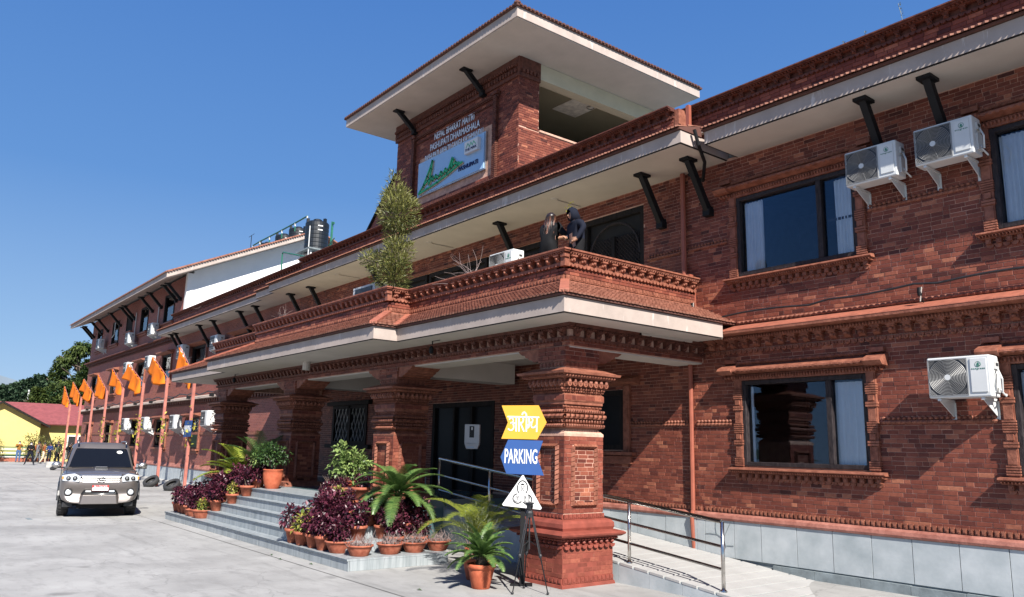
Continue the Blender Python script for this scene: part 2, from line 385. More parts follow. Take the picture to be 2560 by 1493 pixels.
def copy_tree(o, loc=None, rz=None, label=None, group=None, scale=None):
    c = o.copy(); C.objects.link(c)
    if loc is not None: c.location = loc
    if rz is not None: c.rotation_euler = (0, 0, rz)
    if scale is not None: c.scale = (scale,) * 3
    if label: c['label'] = label
    if group: c['group'] = group
    for ch in list(o.children):
        k = ch.copy(); C.objects.link(k); k.parent = c
        for g in list(ch.children):
            q = g.copy(); C.objects.link(q); q.parent = k
    return c
def text_mesh(s, size, mat, depth=.01, name='lettering', parent=None, bold=0., xs=1., align='CENTER', spacing=1., shear=0.):
    cu = bpy.data.curves.new(name, 'FONT'); cu.body = s; cu.size = size; cu.extrude = depth / 2; cu.offset = bold
    cu.align_x = align; cu.align_y = 'CENTER'; cu.space_character = spacing; cu.shear = shear; cu.resolution_u = 3
    o = bpy.data.objects.new(name, cu); C.objects.link(o)
    dg = bpy.context.evaluated_depsgraph_get(); me = bpy.data.meshes.new_from_object(o.evaluated_get(dg))
    bpy.data.objects.remove(o); bpy.data.curves.remove(cu)
    for v in me.vertices: v.co.x *= xs
    me.materials.clear(); me.materials.append(M[mat])
    o = bpy.data.objects.new(name, me); C.objects.link(o)
    if parent: o.parent = parent
    return o
FACE_FRONT = (PI / 2, 0, 0)           # text plane facing -y
# ---------------------------------------------------------------- brick and ornament builders
def brick_cells(w_, z0, z1, holes=(), course=.063, L=.18, seed=1):
    r = random.Random(seed); out = []; z = z0; k = 0
    n = max(1, round((z1 - z0) / course)); ch = (z1 - z0) / n
    while k < n:
        za, zb = z0 + k * ch, z0 + (k + 1) * ch; u = -r.random() * L
        while u < w_:
            l = L * r.uniform(.82, 1.22) if r.random() > .12 else L * .52
            a, b = max(u, 0), min(u + l, w_)
            if b - a > .03:
                segs = [(a, b)]
                for h0, h1, hz0, hz1 in holes:
                    if zb > hz0 + .01 and za < hz1 - .01:
                        ns = []
                        for p, q in segs:
                            if q <= h0 or p >= h1: ns.append((p, q)); continue
                            if p < h0 - .03: ns.append((p, h0))
                            if q > h1 + .03: ns.append((h1, q))
                        segs = ns
                for p, q in segs:
                    t = min(1, max(0, r.gauss(.54, .23)))
                    out.append((p + .0035, q - .0035, za + r.uniform(.002, .0045), zb - r.uniform(.002, .0045), t, r.uniform(.004, .010)))
            u += l
        k += 1
    return out
def lay_bricks(mb, cells, O, U, Nn, back=.01):
    V, F, T = mb.v, mb.f, mb.t; ox, oy, oz = O; ux, uy = U; nx, ny = Nn
    flip = (ux * ny - uy * nx) > 0
    for a, b, za, zb, t, p in cells:
        k = len(V); c = .0035
        for d, i in ((-back, 0), (p - .003, 0), (p, c)):
            for uu, zz in ((a + i, za + i), (b - i, za + i), (b - i, zb - i), (a + i, zb - i)):
                V.append((ox + ux * uu + nx * d, oy + uy * uu + ny * d, oz + zz))
        T.extend([t] * 12)
        for o in (4,):
            pass
        fs = [(8, 9, 10, 11), (4, 5, 9, 8), (5, 6, 10, 9), (6, 7, 11, 10), (7, 4, 8, 11), (0, 1, 5, 4), (1, 2, 6, 5), (2, 3, 7, 6), (3, 0, 4, 7)]
        for f in fs:
            F.append(tuple(k + i for i in (f[::-1] if flip else f))); mb.m.append(0)
def brick_panel(parent, name, mat, O, U, Nn, w_, z0, z1, holes=(), seed=1, course=.063, L=.18):
    mb = MB(); mb.mat(mat); lay_bricks(mb, brick_cells(w_, z0, z1, holes, course, L, seed), (O[0], O[1], 0), U, Nn)
    return mb.build(name, None, parent, kind='stuff')
_unit = {}
def unit_brick(mat):
    if mat not in _unit:
        L_ = []
        for k in range(10):
            mb = MB(); mb.mat(mat); mb.tone = .05 + .1 * k
            mb.ring([(0, 0, 1, 0, 1), (0.97, 0, 1, 0, 1), (1, .015, .985, .05, .95)])   # local z is the outward direction
            L_.append(mb.mesh('brick'))
        _unit[mat] = L_
    return _unit[mat]
def brick_objects(parent, mat, cells, O, U, Nn):
    ms = unit_brick(mat)
    for a, b, za, zb, t, p in cells:
        m4 = Matrix(((U[0] * (b - a), 0, Nn[0] * (p + .01), O[0] + U[0] * a - Nn[0] * .01),
                     (U[1] * (b - a), 0, Nn[1] * (p + .01), O[1] + U[1] * a - Nn[1] * .01),
                     (0, (zb - za), 0, za), (0, 0, 0, 1)))
        o = bpy.data.objects.new('brick', ms[min(9, int(t * 10))]); C.objects.link(o); o.parent = parent; o.matrix_basis = m4
def wall_cells(mb, x0, x1, z0, z1, y0, y1, holes):
    xs = sorted({x0, x1, *[h[0] for h in holes], *[h[1] for h in holes]}); zs = sorted({z0, z1, *[h[2] for h in holes], *[h[3] for h in holes]})
    for i in range(len(xs) - 1):
        run = None
        for j in range(len(zs) - 1):
            cx, cz = (xs[i] + xs[i + 1]) / 2, (zs[j] + zs[j + 1]) / 2
            solid = x0 < cx < x1 and z0 < cz < z1 and not any(h[0] < cx < h[1] and h[2] < cz < h[3] for h in holes)
            if solid: run = (run[0], zs[j + 1]) if run else (zs[j], zs[j + 1])
            if (not solid or j == len(zs) - 2) and run:
                mb.box(xs[i], xs[i + 1], y0, y1, run[0], run[1]); run = None
class Face:
    """a straight vertical face: origin corner, unit direction along it, outward normal (all in plan)"""
    def __init__(s, x, y, ux, uy, nx, ny): s.o = (x, y); s.u = (ux, uy); s.n = (nx, ny)
    def pt(s, a, d, z): return (s.o[0] + s.u[0] * a + s.n[0] * d, s.o[1] + s.u[1] * a + s.n[1] * d, z)
    def bar(s, mb, a0, a1, d0, d1, z0, z1): # box on the face
        x0, y0, _ = s.pt(a0, d0, 0); x1, y1, _ = s.pt(a1, d1, 0); mb.box(x0, x1, y0, y1, z0, z1)
    def slope(s, mb, a0, a1, prof):  # prof = [(d,z)...] closed polygon
        k = len(prof); vs = [s.pt(a0, d, z) for d, z in prof] + [s.pt(a1, d, z) for d, z in prof]
        mb.add(vs, [tuple(range(k)), tuple(range(k, 2 * k))[::-1]] + [(i, k + i, k + (i + 1) % k, (i + 1) % k) for i in range(k)])
def row(mb, fc, a0, a1, z0, z1, pitch, kind, d=.04, d0=0., fill=.62):
    n = max(1, int(round((a1 - a0) / pitch))); p = (a1 - a0) / n; h = z1 - z0
    for i in range(n):
        a = a0 + (i + .5) * p; w_ = p * fill / 2
        mb.tone = R.random()
        if kind == 'dentil':
            fc.bar(mb, a - w_, a + w_, d0, d0 + d, z0, z1)
        elif kind == 'panel':      # little carved square: block with a smaller raised square
            fc.bar(mb, a - w_, a + w_, d0, d0 + d, z0, z1); fc.bar(mb, a - w_ * .55, a + w_ * .55, d0 + d, d0 + d + .008, z0 + h * .25, z1 - h * .2)
        elif kind == 'bead':
            c = fc.pt(a, d0 + d * .35, (z0 + z1) / 2); mb.ball(c, w_ * abs(fc.u[0]) + d * .65 * abs(fc.n[0]), w_ * abs(fc.u[1]) + d * .65 * abs(fc.n[1]), h / 2, 6, 4)
        elif kind == 'rope':       # slanted strand
            s = p * .55; vs = []
            for q, (da, dd) in enumerate(((-1, 0), (1, 0))):
                pass
            pr = [(d0 - .005, z0), (d0 + d * .75, z0 + h * .12), (d0 + d, z0 + h * .5), (d0 + d * .75, z1 - h * .12), (d0 - .005, z1)]
            k = len(pr)
            vs = [fc.pt(a - p * .46 + s * (q / 4 - .5), dd, zz) for q, (dd, zz) in enumerate(pr)] + [fc.pt(a + s * (q / 4 - .5), dd + (.006 if 0 < q < 4 else 0), zz) for q, (dd, zz) in enumerate(pr)] + [fc.pt(a + p * .46 + s * (q / 4 - .5), dd - (.012 if 0 < q < 4 else 0), zz) for q, (dd, zz) in enumerate(pr)]
            mb.add(vs, [(j, j + 1, k + j + 1, k + j) for j in range(k - 1)] + [(k + j, k + j + 1, 2 * k + j + 1, 2 * k + j) for j in range(k - 1)])
        elif kind == 'scallop':
            m_ = 6; pts = [(a + w_ * 1.5 * math.cos(PI + PI * j / (m_ - 1)), z1 + h * math.sin(PI + PI * j / (m_ - 1))) for j in range(m_)]
            vs = [fc.pt(pa, d0, pz) for pa, pz in pts] + [fc.pt(pa, d0 + d, pz) for pa, pz in pts]
            mb.add(vs, [tuple(range(m_)), tuple(range(m_, 2 * m_))[::-1]] + [(j, m_ + j, m_ + j + 1, j + 1) for j in range(m_ - 1)] + [(m_ - 1, 2 * m_ - 1, m_, 0)])
        elif kind == 'zig':
            fc.slope(mb, a - w_, a + w_, [(d0, z0), (d0 + d, (z0 + z1) / 2), (d0, z1)])
    mb.tone = .5
def bracket_mesh(wd=.1, dp=.11, h=.13, mat='carved'):
    mb = MB(); mb.mat(mat); f = Face(0, 0, 1, 0, 0, -1)
    f.slope(mb, -wd / 2, wd / 2, [(0, h), (dp, h), (dp, h * .72), (dp * .72, h * .55), (dp * .8, h * .3), (dp * .35, 0), (0, 0)])
    f.bar(mb, -wd * .68, wd * .68, dp * .2, dp * 1.12, h * .82, h * 1.04)
    mb.ball((0, -dp * .95, h * .42), wd * .30, wd * .26, h * .2, 6, 4)
    mb.ball((-wd * .33, -dp * .7, h * .3), wd * .18, wd * .2, h * .16, 5, 3); mb.ball((wd * .33, -dp * .7, h * .3), wd * .18, wd * .2, h * .16, 5, 3)
    return mb.mesh('cornice_bracket')
BRK = {m: bracket_mesh(mat=m) for m in ('carved', 'carved_dark')}
def brackets(parent, fc, a0, a1, z, pitch, mat='carved', sc_=1., d0=0., objects=True):
    n = max(1, int(round((a1 - a0) / pitch))); p = (a1 - a0) / n
    rz = math.atan2(fc.n[1], fc.n[0]) + PI / 2
    if objects:
        for i in range(n): inst('cornice_bracket', BRK[mat], fc.pt(a0 + (i + .5) * p, d0, z), parent, (0, 0, rz), (sc_,) * 3)
    else:
        mb = MB(); mb.mat(mat)
        for i in range(n):
            a = a0 + (i + .5) * p; w_ = .05 * sc_
            fc.slope(mb, a - w_, a + w_, [(d0, z + .13 * sc_), (d0 + .11 * sc_, z + .13 * sc_), (d0 + .09 * sc_, z + .05 * sc_), (d0 + .03 * sc_, z), (d0, z)])
            fc.bar(mb, a - w_ * 1.3, a + w_ * 1.3, d0, d0 + .12 * sc_, z + .11 * sc_, z + .135 * sc_)
        mb.build('bracket_row', None, parent, kind='stuff')
def cornice(parent, fc, a0, a1, zt, mat='carved', objects=True, name='cornice', cap=True, proj=.15, s=1., e0=0., e1=0., tiers=1):
    """projecting top course, beads, carved brackets, scallops; e0/e1 lengthen the ends round corners"""
    mb = MB(); mb.mat(mat)
    if cap:
        fc.bar(mb, a0 - e0 * proj, a1 + e1 * proj, -.02, proj, zt - .03 * s, zt)
        fc.bar(mb, a0 - e0 * proj * .85, a1 + e1 * proj * .85, -.02, proj * .85, zt - .06 * s, zt - .03 * s)
    b = mb.build(name, None, parent)
    mb = MB(); mb.mat(mat)
    row(mb, fc, a0 - e0 * proj * .7, a1 + e1 * proj * .7, zt - .10 * s, zt - .06 * s, .055, 'bead', d=.05, d0=proj * .55)
    fc.bar(mb, a0 - e0 * .06, a1 + e1 * .06, -.01, proj * .5, zt - .10 * s, zt - .06 * s)
    row(mb, fc, a0 - e0 * .05, a1 + e1 * .05, zt - .31 * s, zt - .25 * s, .085, 'scallop', d=.05, d0=.0, fill=.66)
    fc.bar(mb, a0 - e0 * .05, a1 + e1 * .05, -.01, .048, zt - .255 * s, zt - .235 * s)
    mb.build('carved_course', None, b, kind='stuff')
    brackets(b, fc, a0, a1, zt - .235 * s, .23, mat, s, 0., objects)
    return b
def tile_slope(mb, A, Bp, up, rows, tw=.085, lift=.012):
    """rows of small clay tiles on a slope; A-Bp: lower edge, up: vector to the upper edge"""
    A, Bp, up = Vector(A), Vector(Bp), Vector(up); L_ = (Bp - A).length; u = (Bp - A) / L_; n = u.cross(up).normalized()
    if n.z < 0: n = -n
    nt_ = max(1, int(L_ / tw)); w_ = L_ / nt_; s = up / rows
    for r_ in range(rows):
        for i in range(nt_):
            off = .5 * w_ if r_ % 2 else 0
            a = A + u * (i * w_ + off * .0) + s * r_ + n * R.uniform(0, .006)
            if R.random() < .01: continue
            mb.tone = R.random(); d = u * (w_ * .94); lw = s * 1.18; j = R.uniform(-.005, .005)
            a = a - s * (.06 + j)
            e = .18 * w_
            p = [a + n * lift, a + u * e - s * .07 + n * lift * 1.3, a + d - u * e - s * .07 + n * lift * 1.3, a + d + n * lift, a + d + lw, a + lw]
            b_ = [q + n * .017 for q in p[:4]] + [p[4] + n * .008, p[5] + n * .008]
            vs = [tuple(q) for q in p + b_]
            mb.add(vs, [(6, 7, 8, 9, 10, 11), (0, 1, 7, 6), (1, 2, 8, 7), (2, 3, 9, 8), (3, 4, 10, 9), (5, 0, 6, 11)])
    mb.tone = .5

# ---------------------------------------------------------------- ground
def gz(x, y):     # the paving rises a little towards the right-hand wall
    t = min(1, max(0, (y - 9.35) / 2.1)); s = min(1, max(0, (x + 9.8) / 1.0))
    return .12 * t * t * (3 - 2 * t) * s
gr = MB(); gr.mat('stone_dark'); gr.box(-400, 60, -120, 300, -1.2, -.062); ground = gr.build('ground'); tag(ground, kind='structure')
sx_ = [-120, -92, -78, -63.9, -49.8, -35.7, -21.6, -7.5, 6.6, 20.7]; sy_ = [-30, -22, -14, -8.3, -1.25, 5.8, 24]
for i in range(len(sx_) - 1):
    for j in range(len(sy_) - 1):
        x0, x1, y0, y1 = sx_[i] + .011, sx_[i + 1] - .011, sy_[j] + .011, sy_[j + 1] - .011
        mb = MB(); mb.mat('concrete')
        if y1 > 9 and x1 > -9.8:
            xs = [x0] + [x for x in np.linspace(-9.8, -8.8, 5) if x0 < x < x1] + [x1]; ys = [y0] + [y for y in np.linspace(9.35, 11.45, 12) if y < y1] + [y1]
            vs = [(x, y, gz(x, y)) for x in xs for y in ys]; n = len(ys)
            mb.add(vs, [(a * n + b, (a + 1) * n + b, (a + 1) * n + b + 1, a * n + b + 1) for a in range(len(xs) - 1) for b in range(n - 1)])
            mb.box(x0, x1, y0, y1, -.06, -.045)
        else: mb.box(x0, x1, y0, y1, -.06, 0)
        mb.build('concrete_slab', None, ground)
mb = MB(); mb.mat('stone_dark')
mb.box(-23.5, -23.0, 3.2, 3.3, .0, .006)
drain = mb.build('drain_grate', None, ground)
# ---------------------------------------------------------------- the guesthouse
B = thing('guesthouse_building', 'long red brick guesthouse with tiled eaves, porch, balcony and roof tower', 'building')
WY = 11.5
# openings (x0,x1,z0,z1)
GR = [(-8.2, -6.0, 1.78, 3.20), (-4.05, -1.85, 1.78, 3.20), (-12.7, -10.98, 2.0, 3.17), (-17.9, -15.2, .935, 3.10), (-23.8, -21.5, 2.0, 3.2)]
UP = [(-8.2, -6.0, 5.02, 6.45), (-4.05, -1.85, 5.02, 6.45), (-12.15, -10.42, 4.68, 6.86), (-21.4, -13.0, 4.68, 6.72), (-26.2, -23.4, 4.9, 6.6)]
mb = MB(); mb.mat('mortar'); wall_cells(mb, -27.2, -1.0, .0, 7.25, WY, WY + .28, GR + UP)
wall = mb.build('facade_wall', None, B)
X0 = -27.2
cells = brick_cells(26.2, .98, 7.2, [(a - X0, b - X0, c, d) for a, b, c, d in GR + UP] + [(0, 18.0, 0, .93), (0, 17.8, 4.0, 4.62)], seed=3)
Fw = ((X0, WY), (1, 0), (0, -1))
def dist(c, O, U): x = O[0] + U[0] * c[0]; y = O[1] + U[1] * c[0]; z = c[2] - EYE; return math.sqrt(x * x + y * y + z * z)
near = sorted([c for c in cells if X0 + c[0] > -6 and X0 + c[1] < -2.9 and c[3] < 3.9], key=lambda c: dist(c, *Fw[:2]))
near = set(near[:190])
brick_objects(wall, 'brick', [c for c in cells if c in near], *Fw)
mb = MB(); mb.mat('brick'); lay_bricks(mb, [c for c in cells if c not in near], (X0, WY, 0), (1, 0), (0, -1)); mb.build('brick_courses', None, wall, kind='stuff')
# left wing, three floors, brick too far off to tell apart
LW = [(-62.1, -60.6, 1.69, 2.95), (-56.2, -54.7, 1.70, 2.98), (-49.5, -48.0, 1.66, 3.04), (-44.5, -42.7, 1.66, 3.06), (-39.1, -37.4, 1.66, 3.08)]
LW2 = [(-62.1, -60.6, 4.85, 6.28), (-56.4, -54.9, 4.86, 6.30), (-49.7, -48.2, 4.95, 6.38), (-44.6, -43.0, 4.97, 6.43), (-39.5, -37.4, 5.0, 6.45), (-33.6, -31.6, 5.0, 6.45), (-29.9, -28.5, 5.0, 6.45)]
LW3 = [(-62.3, -60.8, 8.11, 9.6), (-57.7, -55.8, 8.14, 9.65), (-53.9, -52.4, 8.6, 9.66), (-50.4, -48.7, 8.2, 9.72), (-45.4, -43.5, 8.22, 9.78)]
mb = MB(); mb.mat('far_brick'); wall_cells(mb, -64.2, -27.2, 0, 7.25, WY + .003, WY + .28, LW + LW2); wing = mb.build('wing_wall', None, B)
mb = MB(); mb.mat('far_brick'); wall_cells(mb, -64.2, -41.63, 7.25, 10.4, WY + .003, WY + .28, LW3); mb.build('upper_wall', None, B)
mb = MB(); mb.mat('far_brick'); mb.box(-64.2, -63.95, WY + .28, 24, 0, 10.4); mb.build('end_wall', None, B)
# rooms behind the glass: inner walls and slabs so that the openings are dark inside
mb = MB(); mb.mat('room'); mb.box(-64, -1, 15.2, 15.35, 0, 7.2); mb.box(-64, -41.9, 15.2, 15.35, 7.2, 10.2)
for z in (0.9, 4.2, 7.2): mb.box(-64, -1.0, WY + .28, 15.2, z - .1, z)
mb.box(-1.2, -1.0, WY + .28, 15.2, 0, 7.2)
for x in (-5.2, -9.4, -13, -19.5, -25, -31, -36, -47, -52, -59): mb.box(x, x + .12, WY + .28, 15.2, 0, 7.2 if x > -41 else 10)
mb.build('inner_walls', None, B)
mb = MB(); mb.mat('stone_dark'); mb.box(-41.4, -1.0, WY + .05, 24, 7.28, 7.46); mb.build('unseen_roof_deck', None, B)  # unseen deck, added to keep daylight out of the rooms

# --- plinth of grey stone slabs, base mouldings
pl = MB(); pl.mat('stone_dark'); pl.box(-12.2, -1, WY - .035, WY, 0, .86)
pl.box(-64.2, -27.2, WY - .035, WY, 0, .74)
plinth = pl.build('plinth', None, B)
crk = MB(); crk.mat('stone_dark')
for P0 in ([(-9.0, .62), (-8.9, .63), (-8.75, .625), (-8.62, .56), (-8.58, .44), (-8.66, .34), (-8.70, .28)], [(-8.78, .86), (-8.79, .74), (-8.77, .63)], [(-8.48, .85), (-8.55, .72), (-8.62, .60)], [(-8.58, .46), (-8.43, .47)]): crk.tube([(x, WY - .0625, z) for x, z in P0], .004, 4)
crk.build('crack', None, plinth)
xx = -1.0; edges = [-1.8, -2.42, -3.02, -3.64, -4.26, -4.86, -5.48, -6.06, -6.66, -7.26, -7.9, -8.42, -9.02, -9.2, -9.9, -10.6, -11.3, -12.0]
for a, b_ in zip(edges[:-1], edges[1:]):
    mb = MB(); mb.mat('stone'); mb.box(b_ + .005, a - .005, WY - .055 - R.random() * .006, WY - .03, .27, .86); mb.build('stone_slab', None, plinth)
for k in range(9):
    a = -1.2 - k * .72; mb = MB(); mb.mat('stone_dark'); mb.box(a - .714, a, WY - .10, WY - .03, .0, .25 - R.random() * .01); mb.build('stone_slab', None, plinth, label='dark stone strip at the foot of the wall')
x = -64.1
while x < -27.4:
    mb = MB(); mb.mat('stone'); mb.box(x + .004, x + .9, WY - .06, WY - .03, .02, .74); mb.build('stone_slab', None, plinth); x += .904
fR = Face(-12.2, WY, 1, 0, 0, -1)          # right-hand facade, a = x + 12.2
mb = MB(); mb.mat('plinth_moulding'); fR.slope(mb, 0, 11.2, [(0, .87), (.075, .865), (.085, .90), (.07, .95), (.02, .985), (0, .985)]); mb.build('base_moulding', None, B)
dm = MB(); dm.mat('carved'); row(dm, Face(0, 0, 1, 0, 0, -1), -.032, .032, 0, .075, .064, 'panel', d=.03, fill=.85); dme = dm.mesh('dentil')
for i in range(92): inst('dentil', dme, (-9.0 + i * .078, WY, .995), B)
mb = MB(); mb.mat('carved'); row(mb, fR, 0, 3.1, .995, 1.07, .078, 'panel', d=.03, fill=.8); mb.build('dentil_course', None, B, kind='stuff')
fL = Face(-64.2, WY, 1, 0, 0, -1)
mb = MB(); mb.mat('plinth_moulding'); fL.slope(mb, 0, 37, [(0, .74), (.075, .74), (.085, .80), (.03, .9), (.0, .95)]); mb.build('base_moulding', None, B)
# carved scroll band at mid height
def scroll(x0, x1, z, name='scroll_band', mat='carved'):
    mb = MB(); mb.mat(mat); f = Face(x0, WY, 1, 0, 0, -1)
    row(mb, f, 0, x1 - x0, z - .055, z + .0, .075, 'rope', d=.035, d0=.008); row(mb, f, 0, x1 - x0, z, z + .055, .075, 'bead', d=.045, d0=.0, fill=.8)
    return mb.build(name, None, B, kind='stuff')
for x0, x1, z in [(-10.9, -9.35, 2.5), (-9.18, -8.42, 2.5), (-5.82, -4.26, 2.5), (-10.3, -9.45, 5.72), (-9.3, -8.42, 5.72), (-5.82, -4.26, 5.72)]: scroll(x0, x1, z)
mb = MB(); mb.mat('carved'); fL.slope(mb, 0, 37, [(0, 2.3), (.03, 2.3), (.03, 2.42), (0, 2.42)]); mb.build('string_course', None, B)

# --- ledge between the floors, right of the porch
fr = Face(-8.95, WY, 1, 0, 0, -1)
mb = MB(); mb.mat('carved'); fr.slope(mb, 0, 7.9, [(0, 4.16), (.30, 4.03), (.33, 4.035), (.33, 3.985), (.26, 3.965), (0, 3.96)]); ledge = mb.build('ledge', None, B)
for i in range(26):
    a = .0 + i * .305; mb = MB(); mb.mat('hip'); fr.slope(mb, a + .003, a + .302, [(.0, 4.172), (.325, 4.048), (.335, 4.03), (.30, 4.03), (0, 4.16)]); mb.build('ledge_tile', None, ledge)
mb = MB(); mb.mat('carved'); row(mb, fr, 0, 7.9, 4.17, 4.235, .085, 'rope', d=.04); row(mb, fr, 0, 7.9, 3.90, 3.96, .05, 'bead', d=.05, d0=.14); fr.bar(mb, 0, 7.9, 0, .15, 3.90, 3.96)
row(mb, fr, 0, 7.9, 3.66, 3.73, .11, 'scallop', d=.035); row(mb, fr, 0, 7.9, 3.66, 3.72, .11, 'bead', d=.06, d0=0, fill=.5); mb.build('carved_course', None, ledge, kind='stuff')
brackets(ledge, fr, .05, 7.9, 3.765, .228, 'carved', 1.05)
# left wing ledges
for z, x0, x1, wt in ((3.96, -64.4, -27.6, 'hip'), (7.35, -66.0 + 1.6, -42.8, 'carved_dark')):
    f = Face(x0, WY, 1, 0, 0, -1); L_ = x1 - x0
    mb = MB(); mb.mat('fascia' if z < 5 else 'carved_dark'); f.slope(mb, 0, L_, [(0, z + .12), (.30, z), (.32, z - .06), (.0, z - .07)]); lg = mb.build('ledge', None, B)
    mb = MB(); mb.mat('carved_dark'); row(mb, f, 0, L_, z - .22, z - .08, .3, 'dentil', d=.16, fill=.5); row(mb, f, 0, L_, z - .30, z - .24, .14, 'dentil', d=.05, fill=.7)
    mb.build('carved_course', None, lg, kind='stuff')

# --- windows
def curtain_mb(mb, x0, x1, z0, z1, y, amp=.02, folds=9, taper=0.):
    n = folds * 4; vs = []
    for i in range(n + 1):
        t = i / n; ph = t * folds * 2 * PI
        for k, z in enumerate((z1, (z0 + z1) / 2, z0)):
            xw = x0 + (x1 - x0) * t
            if k == 1: xw = x0 + (x1 - x0) * t * (1 - taper)
            vs.append((xw + .006 * math.sin(ph * .7 + k), y + amp * math.sin(ph + .3 * k) * (1 + .3 * math.sin(ph * .37)), z))
    mb.add(vs, [(3 * i + k, 3 * i + k + 1, 3 * i + 4 + k, 3 * i + 3 + k) for i in range(n) for k in (0, 1)])
def big_window(x0, x1, z0, z1, mull, curt, label, lower):
    w_ = empty('window', (0, 0, 0), B); w_['label'] = label
    y = WY
    mb = MB(); mb.mat('wood_worn')
    for a, b_, c, d in ((x0, x0 + .07, z0, z1), (x1 - .07, x1, z0, z1), (x0 + .07, x1 - .07, z0, z0 + .07), (x0 + .07, x1 - .07, z1 - .07, z1), (mull - .045, mull + .045, z0 + .07, z1 - .07)): mb.box(a, b_, y - .035, y + .09, c, d)
    f = mb.build('frame', None, w_); bevel(f, .006, 1)
    if not lower:
        mb = MB(); mb.mat('wood_worn'); mb.box(mull + .045, x1 - .07, y + .10, y + .13, (z0 + z1) / 2 - .05, (z0 + z1) / 2 - .01); mb.build('rail', None, w_)
    for a, b_, yy in ((x0 + .07, mull - .045, y + .055), (mull + .045, x1 - .07, y + .035)):
        mb = MB(); mb.mat('glass'); mb.box(a, b_, yy, yy + .006, z0 + .07, z1 - .07); mb.build('pane', None, w_)
    for a, b_, fo in curt:
        mb = MB(); mb.mat('curtain'); curtain_mb(mb, a, b_, z0 + .02, z1 - .1, y + .11, .02, fo); mb.build('curtain', None, w_, smooth=True)
    f = Face(x0 - .24, y, 1, 0, 0, -1); W_ = x1 - x0 + .48
    # sill
    mb = MB(); mb.mat('carved'); f.slope(mb, 0, W_, [(0, z0 - .02), (.15, z0 - .035), (.16, z0 - .06), (.12, z0 - .08), (0, z0 - .08)]); s_ = mb.build('sill', None, w_)
    mb = MB(); mb.mat('carved'); row(mb, f, .02, W_ - .02, z0 - .115, z0 - .07, .042, 'bead', d=.07, d0=.085); f.bar(mb, .03, W_ - .03, 0, .09, z0 - .12, z0 - .08)
    row(mb, f, .06, W_ - .06, z0 - .19, z0 - .125, .125, 'panel', d=.075, fill=.5); row(mb, f, .08, W_ - .08, z0 - .245, z0 - .195, .1, 'scallop', d=.035); f.bar(mb, .08, W_ - .08, 0, .03, z0 - .2, z0 - .185)
    mb.build('carved_course', None, s_, kind='stuff')
    # pilasters
    for a in (.10, W_ - .24):
        mb = MB(); mb.mat('carved'); f.bar(mb, a, a + .14, 0, .05, z0 - .02, z1 + .08)
        zz = z0; k = 0
        while zz < z1 + .05:
            seg = k % 9
            if seg in (0, 1, 2, 3): f.bar(mb, a - .012, a + .152, 0, .075, zz, zz + .022); zz += .034
            elif seg == 4: f.bar(mb, a + .015, a + .125, 0, .065, zz, zz + .2); zz += .215
            elif seg in (5, 6): f.bar(mb, a - .015, a + .155, 0, .08, zz, zz + .03); zz += .04
            elif seg == 7: f.bar(mb, a + .03, a + .11, 0, .08, zz + .01, zz + .09); zz += .11
            else: f.bar(mb, a - .01, a + .15, 0, .07, zz, zz + .018); zz += .03
            k += 1
        mb.build('pilaster', None, w_)
    # head: fringe, sloped canopy, crest
    mb = MB(); mb.mat('carved'); f.bar(mb, .08, W_ - .08, 0, .07, z1 + .003, z1 + .10); row(mb, f, .08, W_ - .08, z1 + .02, z1 + .09, .05, 'bead', d=.06, d0=.06)
    row(mb, f, -.05, W_ + .05, z1 + .13, z1 + .17, .09, 'scallop', d=.02, d0=.21, fill=.6)
    f.slope(mb, -.05, W_ + .05, [(0, z1 + .27), (.22, z1 + .175), (.235, z1 + .15), (.2, z1 + .14), (.07, z1 + .11), (0, z1 + .11)])
    row(mb, f, .14, W_ - .14, z1 + .275, z1 + .335, .075, 'rope', d=.045)
    for a in (-.10, W_ - .18): f.slope(mb, a, a + .28, [(0, z1 + .30), (.24, z1 + .20), (.27, z1 + .16), (.2, z1 + .1), (0, z1 + .09)]); f.bar(mb, a + .03, a + .25, 0, .09, z1 + .3, z1 + .37); row(mb, f, a + .04, a + .24, z1 + .02, z1 + .09, .07, 'bead', d=.09, d0=.06)
    mb.build('canopy', None, w_)
    return w_
big_window(-8.2, -6.0, 1.78, 3.20, -6.62, [(-8.12, -8.06, 1), (-6.6, -6.1, 5)], 'wide ground floor window with dark glass and a grey screen', True)
big_window(-4.05, -1.85, 1.78, 3.20, -2.6, [(-3.99, -3.7, 4)], 'ground floor window at the right edge', True)
big_window(-8.2, -6.0, 5.02, 6.45, -6.62, [(-8.12, -7.75, 6), (-6.42, -6.08, 6)], 'wide upper window with white curtains', False)
big_window(-4.05, -1.85, 5.02, 6.45, -2.6, [(-3.98, -3.62, 6)], 'upper window at the right edge with a white curtain', False)
